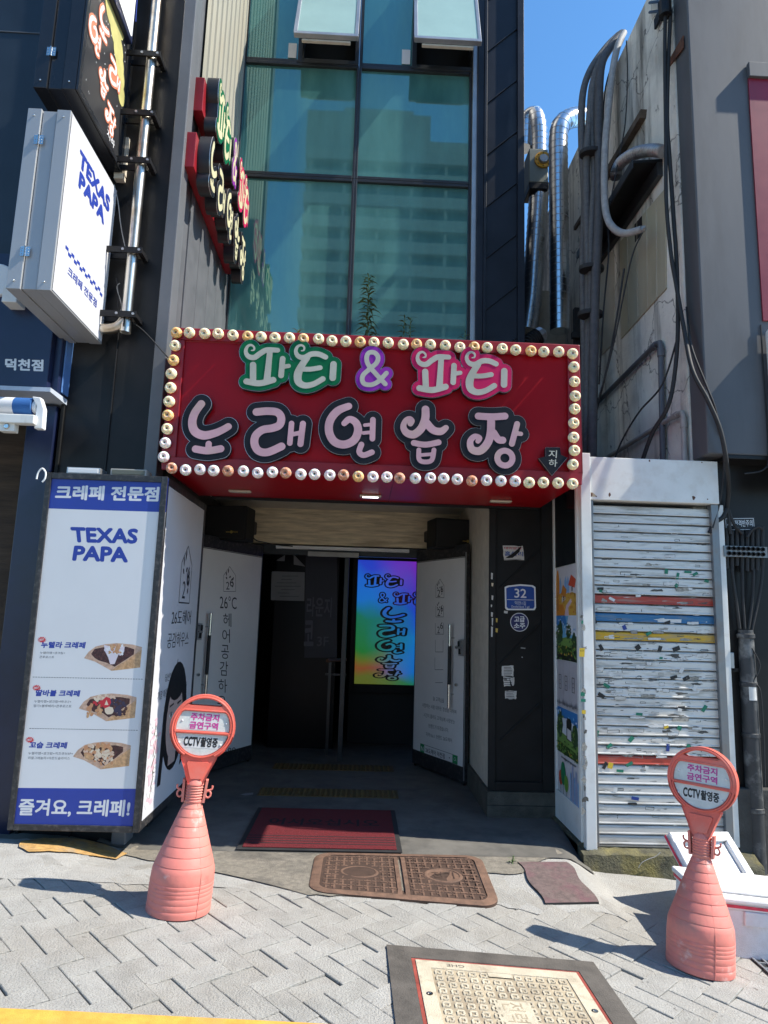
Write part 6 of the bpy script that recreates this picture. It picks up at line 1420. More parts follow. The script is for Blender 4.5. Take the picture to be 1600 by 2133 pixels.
shp(0, E2(.09, .55, .09, .40), m_o1); shp(0, [(.08, .1), (.10, .1), (.10, .5), (.08, .5)], m_br)
for u, v, s in ((.38, .38, .13), (.78, .55, .17)):
    shp(0, [(u-s*.7, v-.12), (u+s*.7, v-.06), (u+s*.7, v+.1), (u-s*.7, v+.06)], m_pp); shp(0, [(u-s, v+.05), (u-s*.2, v+.25), (u+s*1.1, v+.14), (u+s*.7, v-.02)], m_ro if u > .5 else m_o1); shp(0, [(u-.02, v-.08), (u+.03, v-.07), (u+.03, v+.02), (u-.02, v+.01)], m_br)
shp(0, [(.42, .0), (.62, .0), (.60, .15), (.78, .28), (.72, .33), (.50, .2)], m_pk)
pane(1, m_sk); shp(1, [(.45, .6), (1, .55), (1, 1), (.6, 1)], m_cl); shp(1, [(0, .75), (.5, .8), (.45, 1), (0, 1)], m_skd)
shp(1, [(0, .0), (1, 0), (1, .48), (.5, .52), (0, .45)], m_gr); shp(1, [(0, 0), (1, 0), (1, .28), (0, .34)], m_grd); shp(1, [(0, 0), (1, 0), (1, .1), (.4, .14), (0, .12)], m_br)
for u, v, a, b in ((.2, .62, .12, .26), (.1, .55, .1, .22), (.6, .64, .11, .16), (.85, .36, .15, .25)): shp(1, [(u+p[0]*a, v+p[1]*b) for p in blob(0, 0, 1, 1, 18, .18)], m_tr)
for k in range(26): u, v = random.uniform(0, 1), random.uniform(.1, .34); shp(1, [(u-.03, v), (u+.03, v), (u, v+.05)], random.choice((m_gr, m_o2, m_grd)))
pane(2, flat('grey poster', (.46, .44, .47)))
for u in (.32, .62): shp(2, [(u, .1), (u+.008, .1), (u+.008, 1), (u, 1)], m_pvc2)
for u in (.16, .45, .78):
    for du, dv, w_, h_ in ((-.05, .0, .012, .3), (.05, .0, .012, .3), (-.05, .0, .11, .012), (-.05, .29, .11, .012), (-.02, .1, .05, .01), (-.02, .18, .05, .01)): shp(2, [(u+du, .38+dv), (u+du+w_, .38+dv), (u+du+w_, .38+dv+h_), (u+du, .38+dv+h_)], m_ink)
for k in range(26): u = k/26; shp(2, [(u, random.uniform(.02, .1)), (u+.03, random.uniform(.02, .1)), (u+.02, random.uniform(.1, .2))], m_pvc)
pane(3, m_skd); shp(3, [(0, .35), (1, .4), (1, .7), (.5, .8), (0, .75)], m_cl); shp(3, [(0, 0), (1, 0), (1, .32), (.5, .42), (0, .48)], m_gr); shp(3, [(0, 0), (1, 0), (1, .16), (0, .24)], m_o2 if False else m_grd)
for u, v, a, b in ((.15, .62, .14, .3), (.84, .5, .15, .22)): shp(3, [(u+p[0]*a, v+p[1]*b) for p in blob(0, 0, 1, 1, 18, .16)], m_tr)
shp(3, [(.46, .36), (.70, .34), (.70, .74), (.64, .82), (.52, .83), (.46, .75)], m_br); shp(3, [(.49, .38), (.67, .36), (.67, .58), (.49, .6)], m_pp)
for k in range(24): u, v = random.uniform(0, 1), random.uniform(.02, .22); shp(3, [(u-.03, v), (u+.03, v), (u, v+.05)], random.choice((m_gr, m_o2, m_tg3)))
pane(4, m_pp); shp(4, [(.04, 0), (1, 0), (.8, .1), (.45, .24), (.04, .32)], m_gr)
for u, v, a, b, c_ in ((.16, .56, .09, .13, m_ro), (.28, .66, .11, .2, m_tg2), (.42, .52, .09, .14, m_tg3)): shp(4, E2(u, v, a, b), c_); shp(4, [(u-.008, .2), (u+.008, .2), (u+.008, v), (u-.008, v)], m_br)
for k, (u, h) in enumerate(((.60, .78), (.69, .92), (.77, .74), (.84, .85), (.92, .7))): shp(4, [(u, .08), (u+.06, .07), (u+.06, h-.04), (u+.03, h), (u, h-.05)], m_lav if k % 2 else m_lbl); shp(4, [(u+.02, .1), (u+.026, .1), (u+.026, h-.1), (u+.02, h-.1)], m_pp)
for k in range(14): u = .2+.05*k; shp(4, [(u, .92), (u+.03, .90+random.uniform(-.02, .03)), (u+.03, .93), (u, .95)], m_ink if k < 6 else m_pvc)
shp(4, [(.5, 0), (.9, .0), (.8, .06), (.6, .12), (.75, .16), (.66, .17), (.5, .1)], m_tg3)
for i, vlo, vhi, n_, cs in ((1, .12, .9, 70, (m_gr, m_tr, m_grd)), (3, .05, .85, 60, (m_gr, m_tr, m_grd)), (1, .0, .3, 60, (m_br, m_grd, m_tg3)), (3, .0, .3, 50, (m_gr, m_grd, m_tg3)), (0, .05, .45, 30, (m_o1, m_o2)), (1, .62, .98, 14, (m_cl, m_sk)), (3, .75, .98, 12, (m_cl, m_sk))):
    for k in range(n_):                            # small touches that make the prints read as pictures
        u, v = random.uniform(.02, .98), random.uniform(vlo, vhi)
        if cs[0] is m_gr and vhi > .5:
            u, v = random.choice(((.2, .62), (.1, .55), (.6, .64), (.85, .36)) if i == 1 else ((.15, .62), (.84, .5))); u += random.gauss(0, .06); v += random.gauss(0, .11)
        shp(i, [(u+p[0], v+p[1]) for p in blob(0, 0, random.uniform(.012, .04), random.uniform(.01, .03), 7, .4)], random.choice(cs))
mb.build('poster', sh, recalc=False)
mb = MB(); pw = planeY(SY-.0305)
for k in range(20):
    y = random.uniform(1275, 1700); x = 1207+random.uniform(0, 8)+(y-1000)*.011; D(mb, pw, blob(x, y, random.uniform(1.5, 5), random.uniform(1.2, 9), 8, .45), random.choice((m_glue, m_glue, m_glued)), .0004+.00002*k)
for x, y, w_, h_, m in ((1212.5, 1359, 11, 18, m_ty), (1213, 1296, 4, 7, m_tg), (1215, 1459, 10, 6, m_tg), (1214, 1446, 9, 8, m_tg), (1216, 1483, 8, 8, m_ty)): D(mb, pw, quadr(x, y, w_, h_, .05), m, .0016)
T(mb, pw, 'ㅌㅐㄹ', (1209, 1353), (1216, 1353), (1209, 1358), m_ink, .002, .02)
mb.build('glue_residue', sh, recalc=False)
# mossy concrete step under the stall
mb = MB(); kx0, kx1 = SPX-.03, 2.75; N = 26
rows_ = []
for j, (dy, z) in enumerate(((-.10, None), (-.085, -.08), (-.075, -.012), (-.03, .004), (.06, .008), (.4, .01))):
    r_ = []
    for i in range(N+1):
        x = kx0+(kx1-kx0)*i/N; jx = random.uniform(-.008, .008); y = SY+dy+jx-.02*sstep(.2, .8, i/N); zz = GZ(x, y)-.03 if z is None else z+random.uniform(-.006, .006)-(.05*sstep(.62, .8, i/N) if j in (2, 3) else 0)
        r_.append((x, y, zz))
    rows_.append(r_)
vs_ = [p for r_ in rows_ for p in r_]; mb.add(vs_, [(j*(N+1)+i, j*(N+1)+i+1, (j+1)*(N+1)+i+1, (j+1)*(N+1)+i) for j in range(5) for i in range(N)], m_moss)
l0 = [r_[0] for r_ in rows_]; mb.add(l0+[(kx0, SY+.4, -.1), (kx0, SY-.1, -.1)], [tuple(range(8))], m_moss)
mb.box(kx0, SPX+.04, SY+.04, 5.5, -.12, .028, m_moss)
tag(mb.build('concrete_step', loc=(2.1, SY, 0), smooth=50, recalc=False), 'low mossy concrete step under the white shutter stall', 'step')
mb = MB(); mb.tube(spline([PY(x, y, SY-.11) for x, y in ((1330, 1808), (1337, 1797), (1352, 1789), (1366, 1784), (1376, 1775))], 5), .0022, m_pvc2, 5); tag(mb.build('dry_twig', loc=PY(1350, 1790, SY-.1)), 'thin pale dry twig hanging over the mossy step', 'twig')

# ------------------------------------------------------------------ concrete building on the right
CX_ = 2.49
rb_ = thing('concrete_building', (3.2, 5.5, 0), 'stained old concrete building with grey metal fascia at the right', 'building')
topz = 7.33
mb = MB(); mb.box(CX_, 7, 4.93, 9.2, -.1, topz, m_concrete); mb.build('concrete_wall', rb_, bevel=.01)
m_ledge = mat('weathered ledge', (.10, .075, .055), .9, var=.5, vscale=12)
W = lambda x, y, o=.0: PX(x, y, CX_) - Vector((o, 0, 0))
def slabX(mb, pts, th, m):
    mb.prism([W(*p) for p in pts], (-th, 0, 0), m)
mb = MB(); slabX(mb, [(1425, 74), (1394, 128), (1394, 142), (1425, 100)], .01, m_rusty); slabX(mb, [(1348, 228), (1266, 364), (1266, 378), (1346, 246)], .06, m_ledge); slabX(mb, [(1262, 372), (1200, 472), (1200, 480), (1262, 384)], .03, m_ledge); mb.build('ledge', rb_)
mb = MB(); slabX(mb, [(1213, 330), (1262, 240), (1262, 420), (1240, 470), (1213, 500)], .012, m_concL)
mb.build('render_patch', rb_)
wn = MB(); slabX(wn, [(1293, 505), (1388, 392), (1390, 601), (1296, 706)], .012, mat('cream sheet panel', (.44, .40, .29), .6, var=.12, vscale=3, stain=(.22, .17, .1), stain_amt=.4, stain_scale=3, stretch=(1, 1, .3)))
wn_o = wn.build('window_panel', rb_, bevel=.003)
wn = MB()
for x in (1310, 1330, 1350, 1370): wn.tube([W(x, 495-(x-1300)*1.15, .014), W(x+2, 690-(x-1300)*1.0, .014)], .004, m_concL, 6)
slabX(wn, [(1325, 468), (1340, 450), (1341, 486), (1326, 505)], .016, m_dark); wn.build('panel_joint', wn_o)
mb = MB(); slabX(mb, [(1246, 528), (1280, 525), (1282, 712), (1250, 745)], .01, m_concL); mb.build('wall_pier', rb_)
# grey metal fascia with dark red inset and the black base
fxL = 2.50
fz = PY(1473, 945, 4.70).z
mb = MB(); mb.box(fxL, 7, 4.70, 4.929, fz, 7.6, m_fascia); mb.build('fascia', rb_, bevel=.012)
xr_ = PY(1566, 300, 4.695).x
mb = MB(); zt2 = PY(1580, 165, 4.69).z; zb2 = PY(1590, 668, 4.69).z
mb.box(xr_, 7, 4.6855, 4.6985, zb2, zt2, m_redp); mb.build('red_inset', rb_)
mb = MB(); mb.box(xr_-.004, 7, 4.66, 4.6985, zt2+.0005, zt2+.13, m_fascia); mb.build('inset_frame', rb_, bevel=.004)
mb = MB(); x = PY(1497, 1300, 4.90).x
mb.box(x, 7, 4.885, 4.929, -.15, fz-.001, m_black); mb.box(x+.02, 7, 4.70, 4.884, fz-.03, fz-.0015, m_black); mb.build('black_base', rb_, bevel=.004)
mb = MB(); p = PY(1540, 1640, 4.86); mb.box(PY(1528, 1650, 4.86).x, 7, 4.82, 4.884, -.2, p.z, mat('dark stone base', (.05, .048, .044), .85, var=.4, vscale=8, bump=.5, bscale=70)); mb.build('stone_base', rb_, bevel=.01)
for (x, y) in ((1521, 1378),):
    p = PY(x, y, 4.88); mb = MB(); mb.box(p.x-.022, p.x+.022, 4.86, 4.884, p.z-.065, p.z+.065, m_alu); mb.build('switch_box', rb_, bevel=.004)
ns = thing('shop_sign', (2.85, 4.5, 2.4), 'white edged projecting shop sign cut by the right edge', 'shop sign')
p0, p1 = PY(1589, 690, 4.69), PY(1592, 1005, 4.69)
mb = MB(); mb.box(p0.x, p0.x+.6, 4.60, 4.682, p1.z, p0.z, m_wpaint); mb.build('case', ns, bevel=.03, seg=3)
mb = MB(); mb.tube(spline([(p0.x-.012, 4.69, p0.z+.05), (p0.x-.014, 4.69, p0.z-.2), (p0.x-.012, 4.69, p1.z+.25), (p0.x-.05, 4.69, p1.z+.10), (p0.x-.2, 4.69, p1.z+.06)], 6), .006, m_rub, 6); mb.build('cable', ns)

# ------------------------------------------------------------------ ducts, hoses and cables in the gap
def duct(name, lab, pts, r, seams=True, n=24):
    o = thing(name, pts[0], lab, 'duct')
    mb = MB(); P = [Vector(p) for p in spline(pts, 8)]; mb.tube(P, r, m_duct, n); mb.build('duct_tube', o, smooth=60)
    if seams:
        mb = MB(); acc = 0; L_ = .085
        for a, b in zip(P[:-1], P[1:]):
            d = (b-a).length; t = L_-acc
            while t < d:
                c = a.lerp(b, t/d); ax = (b-a).normalized(); mb.lathe([(r, -.004), (r+.0035, 0), (r, .004)], m_duct, c=c, n=n, ax=ax); t += L_
            acc = d-(t-L_)
        mb.build('seam', o, smooth=60)
    return o
DYY = 7.0
def dp(x, y, Y=DYY): return PY(x, y, Y)
d1 = [dp(1166, 690), dp(1165, 560), dp(1164, 430), dp(1163, 340), dp(1163, 290), dp(1168, 262), dp(1185, 248, 7.05), dp(1210, 243, 7.2), dp(1240, 242, 7.4)]
duct('vent_duct', 'long shiny spiral duct bending over towards the concrete wall', d1, .108)
d2 = [dp(1098, 690, 7.5), dp(1108, 620, 7.5), dp(1115, 520, 7.5), dp(1121, 430, 7.5), dp(1123, 385, 7.5)]
duct('vent_duct', 'lower slanting spiral duct rising to the grey blower with the yellow ring', d2, .12)
d3 = [dp(1122, 322, 7.5), dp(1122, 285, 7.5), dp(1120, 258, 7.5), dp(1113, 240, 7.55), dp(1098, 250, 7.6), dp(1093, 275, 7.6), dp(1090, 310, 7.6)]
duct('vent_duct', 'hooked spiral duct elbow on top of the grey blower', d3, .105)
bl = thing('blower', dp(1120, 385, 7.5), 'grey exhaust blower box with yellow ring between two ducts', 'blower')
a, b = dp(1100, 385, 7.42), dp(1139, 318, 7.42); mgb = mat('grey green metal', (.24, .25, .21), .5, metal=.3)
mb = MB(); mb.box(a.x, b.x, 7.36, 7.66, a.z, b.z, mgb); mb.box(a.x, b.x, 7.36, 7.66, a.z-.09, a.z-.001, m_black); mb.build('housing', bl, bevel=.01)
mb = MB(); c = dp(1131, 334, 7.36); mb.lathe([(.062, 0), (.105, 0), (.105, .02), (.062, .02), (.062, 0)], mat('yellow enamel', (.75, .36, .01), .4), c=c, n=28, ax=(0, -1, 0))
for k in range(8): mb.lathe([(.008, .02), (.006, .026)], m_dark, c=c+Vector((.085*math.cos(k*.785), 0, .085*math.sin(k*.785))), n=6, ax=(0, -1, 0))
mb.build('ring', bl, smooth=40)
mb = MB(); mb.lathe([(.06, 0), (.06, .03), (.05, .05)], m_alu, c=c, n=20, ax=(0, -1, 0)); mb.build('motor', bl, smooth=40)
hz = [(1236, 130, 6.2), (1215, 175, 6.3), (1212, 250, 6.3), (1222, 350, 6.2), (1224, 450, 6.2), (1222, 560, 6.2), (1225, 740, 6.1)]
def cable(name, lab, pts, r, m, cat='cable', n=8, wob=0.0, grp=None):
    mb = MB(); P = [PY(x, y, Y) for x, y, Y in pts]; mb.tube(spline(P, 7), r, m, n); return tag(mb.build(name, loc=P[-1], smooth=60), lab, cat, grp)
G_ = 'wrapped hoses hanging in the gap'
cable('pipe_hose', 'grey wrapped hose rising to the roof edge, leftmost of the bundle', [(1290, 72, 6.2), (1262, 100, 6.15), (1228, 150, 6.1), (1213, 205, 6.05), (1212, 300, 6.0), (1218, 420, 6.0), (1214, 560, 6.0), (1218, 760, 5.95), (1216, 1010, 5.95)], .036, m_hose, 'hose', grp=G_)
cable('pipe_hose', 'grey wrapped hose in the middle of the bundle beside the shiny duct', [(1292, 78, 6.1), (1258, 115, 6.05), (1236, 170, 6.0), (1229, 240, 5.95), (1222, 330, 5.9), (1222, 440, 5.9), (1226, 600, 5.85), (1225, 780, 5.8), (1222, 1010, 5.8)], .038, m_hose, 'hose', grp=G_)
cable('pipe_hose', 'thicker dark wrapped hose, rightmost of the straight bundle', [(1296, 70, 6.0), (1272, 98, 5.95), (1252, 140, 5.9), (1247, 230, 5.85), (1248, 340, 5.8), (1247, 460, 5.75), (1240, 600, 5.7), (1236, 780, 5.65), (1232, 1010, 5.65)], .042, mat('dark wrapped hose', (.075, .075, .08), .7, var=.3, vscale=20, bump=.5, bscale=60), 'hose', grp=G_)
cable('pipe_hose', 'pale wrapped hose looping from the roof edge into the cream panel', [(1300, 68, 5.9), (1287, 95, 5.85), (1276, 150, 5.8), (1268, 220, 5.75), (1261, 300, 5.7), (1259, 380, 5.65), (1262, 440, 5.6), (1275, 472, 5.5), (1300, 486, 5.4), (1335, 478, 5.3), (1338, 474, 5.28)], .033, mat('pale wrapped hose', (.34, .34, .34), .7, var=.2, vscale=20, bump=.5, bscale=60), 'hose', grp=G_)
cable('thin_cable', 'thin black cable dropping straight down the upper concrete wall', [(1305, 85, 5.7), (1307, 160, 5.68), (1302, 260, 5.66), (1285, 350, 5.64), (1272, 420, 5.6)], .006, m_rub)
cable('thin_cable', 'thin black cable running diagonally across the lower concrete wall', [(1338, 485, 5.25), (1318, 530, 5.3), (1300, 610, 5.35), (1282, 700, 5.4), (1262, 780, 5.5), (1235, 870, 5.7)], .007, m_rub)
cable('power_cable', 'black power cable falling from the bracket down to the black base', [(1386, 20, 4.9), (1385, 120, 4.9), (1387, 280, 4.88), (1388, 420, 4.88), (1398, 530, 4.86), (1408, 590, 4.85), (1424, 680, 4.80), (1442, 770, 4.64), (1475, 835, 4.62), (1500, 895, 4.62), (1513, 960, 4.66), (1518, 1020, 4.80), (1514, 1060, 4.86)], .016, m_rub)
cable('power_cable', 'black power cable hugging the corner beside the other one', [(1397, 22, 4.9), (1392, 140, 4.9), (1390, 250, 4.88), (1395, 330, 4.88), (1403, 450, 4.88), (1410, 560, 4.87), (1412, 690, 4.88), (1404, 790, 4.9), (1390, 850, 4.92), (1360, 900, 5.05), (1338, 960, 5.2)], .017, m_rub)
mb = MB(); b0 = W(1390, 30, .05)
mb.lathe([(.05, -.07), (.055, -.05), (.055, .06), (.045, .07)], m_black, c=W(1404, 20, .08), n=18); mb.obox(W(1372, 62, .02), Vector((-.02, 0, 0)), W(1402, 0, .02)-W(1372, 62, .02), (0, 0, .10), m_black)
for y in (6, 26): mb.tube([W(1360, y, .03), W(1400, y-2, .10)], .012, m_black, 8)
tag(mb.build('cable_bracket', loc=b0), 'black cable bracket and socket at the top of the concrete corner', 'bracket')
for lab, pts, r in (('thin black cable sagging beside the straight hoses', [(1300, 80, 6.1), (1262, 180, 6.0), (1256, 330, 5.9), (1262, 420, 5.8), (1268, 520, 5.75), (1258, 640, 5.7), (1248, 800, 5.7)], .008),
                    ('pair of thin cables slanting down the lower wall to the conduit end', [(1300, 560, 5.4), (1285, 660, 5.42), (1266, 760, 5.5), (1246, 842, 5.65), (1225, 930, 5.8)], .009),
                    ('short black cable looping from the corner to the shutter header', [(1430, 640, 4.88), (1440, 720, 4.72), (1470, 800, 4.66), (1492, 860, 4.66), (1508, 960, 4.75), (1500, 1040, 4.8), (1484, 1100, 4.8)], .008),
                    ('thin black line running down the edge of the grey fascia', [(1422, 0, 4.9), (1423, 200, 4.9), (1428, 420, 4.9), (1432, 560, 4.89)], .006),
                    ('slack dark cable hanging across the foot of the concrete wall', [(1412, 700, 4.9), (1380, 800, 5.05), (1330, 860, 5.25), (1290, 930, 5.45), (1270, 1000, 5.5)], .008)):
    cable('thin_cable', lab, pts, r, m_rub)
cable('pipe_hose', 'dark wrapped hose hanging between the middle hose and the thick one', [(1294, 75, 6.05), (1264, 108, 6.0), (1240, 165, 5.97), (1233, 260, 5.93), (1238, 360, 5.88), (1232, 500, 5.83), (1231, 700, 5.78), (1228, 1010, 5.75)], .032, m_hose, 'hose', grp=G_)
for x, y, Y, lab in ((1232, 320, 5.86, 'topmost'), (1232, 560, 5.78, 'middle'), (1230, 655, 5.75, 'lowest')):
    mb = MB(); p = PY(x, y, Y); mb.lathe([(.115, -.02), (.118, 0), (.115, .02)], m_rub, c=p, n=20, sx=1.0, sy=.75); tag(mb.build('hose_band', loc=p), lab+' of the three black tape bands round the bundle of hoses', 'tape band', 'tape bands on the hoses')
hd = thing('window_hood', W(1300, 470), 'dark projecting hood over the cream window panel', 'hood')
a, b = W(1252, 530), W(1381, 337); dv = b-a
mb = MB(); mb.obox(a, dv, (-.26, 0, -.03), (0, 0, .03), m_black); mb.obox(a+Vector((-.26, 0, -.075)), dv, (-.012, 0, 0), (0, 0, .085), m_frame); mb.obox(a+Vector((-.002, 0, -.13)), dv, (-.05, 0, 0), (0, 0, .128), m_frame)
mb.prism([a+Vector((-.255, 0, -.031)), a+Vector((-.2, 0, -.20)), a+Vector((-.0, 0, -.24)), a+Vector((0, 0, -.031))], (0, -.012, 0), m_black); mb.build('canopy', hd, bevel=.004)
cp = [PX(x, y, X) for x, y, X in ((1381, 316, 2.44), (1362, 313, 2.40), (1335, 316, 2.36), (1312, 325, 2.33), (1292, 340, 2.30), (1284, 358, 2.29), (1284, 370, 2.29))]
mb = MB(); P = spline(cp, 10); rr = [.052+(.004 if i % 2 else -.004) for i in range(len(P))]; mb.tube(P, rr, mat('silver flexible hose', (.30, .30, .31), .4, metal=.6, var=.3, vscale=14), 14); tag(mb.build('flexible_duct', loc=cp[-1], smooth=30), 'crinkled silver flexible hose bent over the dark hood', 'duct')
for nm, lab, pts, r, m in (('conduit', 'dark grey plastic conduit with elbow crossing the lower concrete wall', [(1245, 846), (1378, 716), (1384, 714), (1386, 722), (1391, 960)], .024, m_pvc), ('conduit', 'pale plastic conduit with elbow low on the concrete wall', [(1270, 955), (1424, 862), (1432, 860), (1434, 868), (1437, 962)], .021, m_pvc2)):
    P = [W(x, y, .04) for x, y in pts]; o = thing(nm, P[-1], lab, 'pipe'); mb = MB(); mb.tube(P, r, m, 14); mb.build('tube', o, smooth=50)
    mb = MB(); mb.lathe([(r*1.25, -.04), (r*1.25, .03)], m, c=P[3]-Vector((0, 0, .05)), n=14); t = (P[0]-P[1]).normalized(); mb.lathe([(r*1.25, -.03), (r*1.25, .04)], m, c=P[1]+t*.05, n=14, ax=t); mb.build('elbow', o, smooth=50)
# junk at the foot of the gap
mb = MB(); cc = [dp(x, y, 6.6) for x, y in ((1090, 735), (1105, 712), (1122, 700))]; P = spline(cc, 10); mb.tube(P, [.085+(.006 if i % 2 else -.006) for i in range(len(P))], m_rub, 16); mb.lathe([(.09, 0), (.08, .05), (.02, .09)], m_alu, c=P[-1], n=10, ax=cc[2]-cc[1])
tag(mb.build('flexible_duct', loc=cc[0], smooth=30), 'black ribbed hose with foil end behind the signboard corner', 'duct')
mb = MB(); mb.obox(dp(1180, 960, 6.9), (.25, 0, 0), (0, .1, 0), dp(1180, 300, 6.9)-dp(1180, 960, 6.9), m_black) if 0 else None
a = dp(1196, 1000, 6.5); mb.box(tx1+.04, CX_-.02, 7.95, 8.05, -.1, PY(1150, 610, 8).z, m_concL); tag(mb.build('back_wall', loc=(2, 8, 0)), 'pale wall closing the narrow gap behind the ducts', 'wall')
mb = MB()
for x in (1197, 1209): p, q = PY(x, 640, 6.35), PY(x-4, 1010, 6.35); mb.obox((p.x, 6.35, q.z), (.05, 0, 0), (0, .06, 0), (0, 0, p.z-q.z), m_black)
for y in (700, 760): p = PY(1190, y, 6.34); mb.box(p.x, p.x+.2, 6.3, 6.345, p.z-.03, p.z+.03, m_black)
tag(mb.build('steel_frame', loc=(2, 6.35, 1)), 'dark steel frame standing in the gap beside the signboard', 'frame')

# ------------------------------------------------------------------ cables entering the black base and the big cable pipe
CYY = 4.86
cb = thing('cable_rack', PY(1540, 1150, CYY), 'row of thick black cable ends in a slotted bracket on the black base', 'cable rack')
pl = planeY(CYY+.02); mb = MB()
mb.prism([pl.hit(x, y) for x, y in ((1507, 1078), (1571, 1077), (1573, 1105), (1510, 1106))], (0, -.008, 0), m_ink); DL(mb, pl, [(1510, 1081), (1568, 1080), (1570, 1103), (1512, 1104), (1510, 1081)], .002, m_wr, .009, raw=True)
T(mb, pl, '시외전격반주의', (1513, 1084), (1566, 1083), (1514, 1098), m_wr, .009, .03, raw=True); mb.build('warning_plate', cb, recalc=False)['label'] = 'small black warning plate with white syllables'
mb = MB(); p, q = PY(1506, 1158, CYY-.03), PY(1595, 1140, CYY-.03); mb.box(p.x, q.x, CYY-.05, CYY-.03, p.z-.005, q.z, m_guide)
for i in range(8):
    for dz in (.25, .75): mb.lathe([(.012, 0), (.016, 0), (.016, .008), (.012, .008), (.012, 0)], m_rub, c=(p.x+.035+i*.036, CYY-.05, p.z+(q.z-p.z)*dz), n=12, ax=(0, -1, 0))
mb.build('bracket', cb)
mb = MB()
for i in range(8):
    x = 1514+i*10.6; j = random.uniform(-6, 6); mb.tube([PY(x, 1100+j, CYY-.015), PY(x, 1150, CYY-.015), PY(x, 1184+j, CYY-.015)], [.012, .016, .013], m_rub, 10)
mb.build('cable_end', cb, smooth=50)
for i, pts in enumerate(([(1514, 1060), (1505, 1078), (1488, 1090), (1478, 1110)], [(1515, 1060), (1519, 1085), (1522, 1112)], [(1518, 1062), (1528, 1090), (1546, 1112)], [(1556, 1120), (1566, 1104), (1580, 1098), (1590, 1104)], [(1524, 1185), (1532, 1240), (1541, 1310)], [(1546, 1185), (1547, 1240), (1551, 1310)], [(1570, 1185), (1568, 1240), (1559, 1310)], [(1589, 1150), (1586, 1215), (1566, 1312)])):
    mb = MB(); mb.tube(spline([PY(x, y, CYY-.02-(.02 if i < 4 else 0)) for x, y in pts], 6), .011 if i else .016, m_rub, 8); mb.build('cable', cb, smooth=50)
cp_ = thing('cable_pipe', PY(1582, 1778, CYY), 'thick scuffed black cable pipe running down the black base to the pavement', 'pipe')
mb = MB(); p = PY(1549, 1312, CYY-.01); q = PY(1582, 1780, CYY-.01); xx = (p.x+q.x)/2; 
m_pipeb = mat('scuffed black pipe', (.035, .036, .038), .6, var=.4, vscale=8, stain=(.30, .30, .29), stain_amt=.6, stain_scale=7)
zt3 = p.z; zb3 = GZ(xx, CYY)+.03
mb.lathe([(.055, zb3), (.055, zt3-.45), (.052, zt3-.05), (.050, zt3)], m_pipeb, c=(xx, CYY-.01, 0), n=24); mb.build('tube', cp_, smooth=50)
for z in (zt3-.06, zt3-.40, zt3-.75, zt3-1.25): mb = MB(); mb.lathe([(.0545, z), (.060, z+.004), (.060, z+.03), (.0545, z+.034)], m_pipeb, c=(xx, CYY-.01, 0), n=24); mb.build('collar', cp_, smooth=50)
mb = MB(); mb.box(xx-.17, xx, CYY+.0, CYY+.02, zt3-.30, zt3-.275, m_black); mb.build('bracket', cp_)
mb = MB(); mb.add([(xx+.0575*math.sin(a), CYY-.01-.0575*math.cos(a), z) for z in (zt3-.49, zt3-.37) for a in np.linspace(-.5, .5, 7)], [(i, i+1, 8+i, 7+i) for i in range(6)], m_pap); mb.build('sticker', cp_)
mb = MB(); mb.lathe([(.11, GZ(xx, CYY)-.06), (.10, GZ(xx, CYY)+.03), (.07, GZ(xx, CYY)+.05)], m_apron, c=(xx, CYY-.01, 0), n=16); mb.build('base', cp_, smooth=40)
cable('loose_cable', 'thin black cable dangling beside the thick cable pipe', [(1566, 1350, 4.8), (1582, 1380, 4.8), (1580, 1400, 4.8), (1570, 1420, 4.8), (1584, 1440, 4.8), (1590, 1520, 4.8), (1594, 1640, 4.8)], .005, m_rub)
rk = PG(1590, 1812); bm = bmesh.new(); bmesh.ops.create_icosphere(bm, subdivisions=4, radius=.16)
from mathutils import noise as mn
for v in bm.verts: v.co = Vector((v.co.x*1.25, v.co.y*.9, max(-.06, v.co.z*.72)))*(1+.22*mn.noise(v.co*7)+.08*mn.noise(v.co*20))
me = bpy.data.meshes.new('rock'); bm.to_mesh(me); bm.free(); me.materials.append(mat('tan rock', (.33, .27, .19), .95, var=.3, vscale=12, bump=.9, bscale=50)); me.polygons.foreach_set('use_smooth', [True]*len(me.polygons))
ro = bpy.data.objects.new('rock', me); COL.objects.link(ro); ro.location = rk+Vector((.06, .12, .05)); tag(ro, 'tan rock at the foot of the cable pipe behind the foam lid', 'rock')

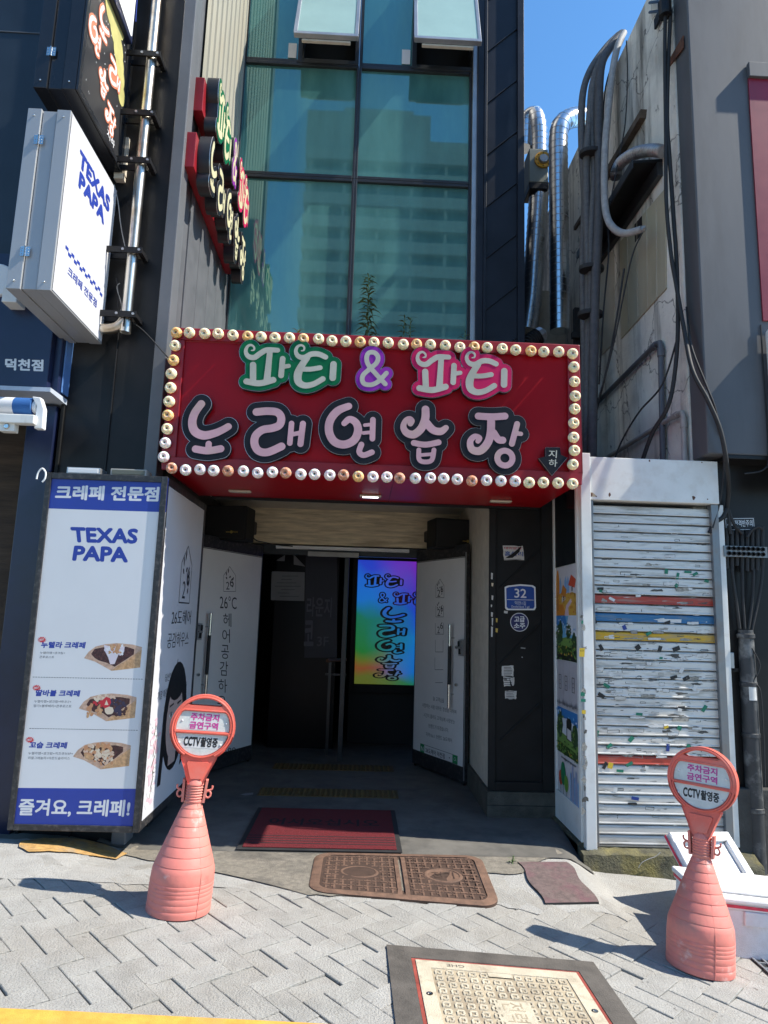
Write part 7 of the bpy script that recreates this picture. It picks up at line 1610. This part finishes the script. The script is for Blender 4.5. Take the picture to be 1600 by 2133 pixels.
# ------------------------------------------------------------------ weeds on the canopy and by the step
def herb(name, lab, base, h, nl, L_, m, lean=0.0, cat='plant', spread=1.0):
    o = thing(name, base, lab, cat); mb = MB(); top = base+Vector((lean, 0, h)); pts = spline([base, base.lerp(top, .5)+Vector((lean*.2, 0, 0)), top], 6)
    mb.tube(pts, [.006*(1-.6*i/len(pts)) for i in range(len(pts))], m_leaf, 6); mb.build('stem', o)
    mb = MB()
    for k in range(nl):
        t = .12+.88*k/nl; p = base.lerp(top, t); an = k*2.4+random.uniform(-.3, .3); l = L_*(1.05-.55*t)*random.uniform(.8, 1.2); d = Vector((math.cos(an), math.sin(an), 0)); up_ = .55+.5*t
        s = (d.cross(Vector((0, 0, 1)))+Vector((0, 0, random.uniform(-.5, .5))))*l*.065*spread; dr = random.uniform(.0, .5); q = [p+d*l*a_+Vector((0, 0, l*(.75*up_*a_-(.5+dr)*a_*a_))) for a_ in (0, .25, .5, .75, 1)]
        mid = [x_-Vector((0, 0, l*.02)) for x_ in q]
        mb.add([q[0]-s*.2, mid[0], q[0]+s*.2, q[1]-s*.9, mid[1], q[1]+s*.9, q[2]-s, mid[2], q[2]+s, q[3]-s*.6, mid[3], q[3]+s*.6, q[4]], [(0, 1, 4, 3), (1, 2, 5, 4), (3, 4, 7, 6), (4, 5, 8, 7), (6, 7, 10, 9), (7, 8, 11, 10), (9, 10, 12), (10, 11, 12)], m)
    mb.build('leaves', o, recalc=False); return o
HY = 5.55
b = PY(770, 712, HY); b.z = 3.45; h = PY(768, 572, HY).z-b.z
herb('tall_weed', 'tall leafy weed growing on the canopy in front of the glass centre', b, h, 120, .16, m_leaf, PY(768, 572, HY).x-b.x, spread=1.3)
for x, y, s, n_, lab in ((835, 715, .30, 24, 'small weed beside the tall one on the canopy edge'), (962, 722, .2, 14, 'small weed at the right end of the glass above the bulbs'), (848, 700, .22, 16, 'thin weed leaning over its small neighbour above the bulbs'), (612, 705, .12, 10, 'bright tuft of weed above the left part of the bulb row')):
    b = PY(x, y, 5.0 if x < 700 else HY); v_ = b.z; b.z = 3.434 if x < 700 else 3.45; s += v_-.04-b.z; n_ = int(n_*2.2); herb('small_weed', lab, b, s, n_, .13 if s > .15 else .09, m_leafL if x < 700 else m_leaf, .03)
b = PG(1066, 1800); herb('small_weed', 'tiny weed in the pavement crack beside the rubber mat', b, .05, 16, .05, m_leaf, .01)

# ------------------------------------------------------------------ far apartment tower across the street, seen mirrored in the glass
m_apt = mat('apartment wall', (.38, .37, .34), .8, var=.05, vscale=.2); m_aptd = mat('apartment glazing', (.10, .115, .12), .2, var=.2, vscale=.3)
ap_ = thing('apartment_tower', (8, -61, 0), 'tall apartment block with banded balconies across the street, seen only mirrored in the teal glass', 'apartment block')
mb = MB(); tx_a, tx_b, tz = PY(637, 430, 74).x, 30, 58
mb.box(tx_a, tx_b, -75, -61.4, -2, tz, m_aptd); mb.build('glazing', ap_)
mb = MB()
for k in range(20):
    z = k*2.95; mb.box(tx_a-.3, tx_b+.3, -75.3, -60.6, z, z+1.45, m_apt)
xs_ = PY(898, 230, 74).x; mb.box(tx_a-.4, tx_b, -74, -61.2, tz, tz+1.5, m_apt); mb.box(tx_a-.4, xs_, -74, -61.2, tz+1.5, tz+5, m_apt); mb.box(tx_a+4, xs_-2, -73, -63, tz+5, tz+7, m_apt)
mb.build('balcony_bands', ap_)
mb = MB()
for k in range(20):
    z = k*2.95+1.45
    for x in np.arange(tx_a+.2, tx_b, 4.1): mb.box(x, x+.35, -61.8, -61.1, z, z+1.5, m_apt)
mb.build('balcony_post', ap_)

bpy.data.scenes.remove(_ws)
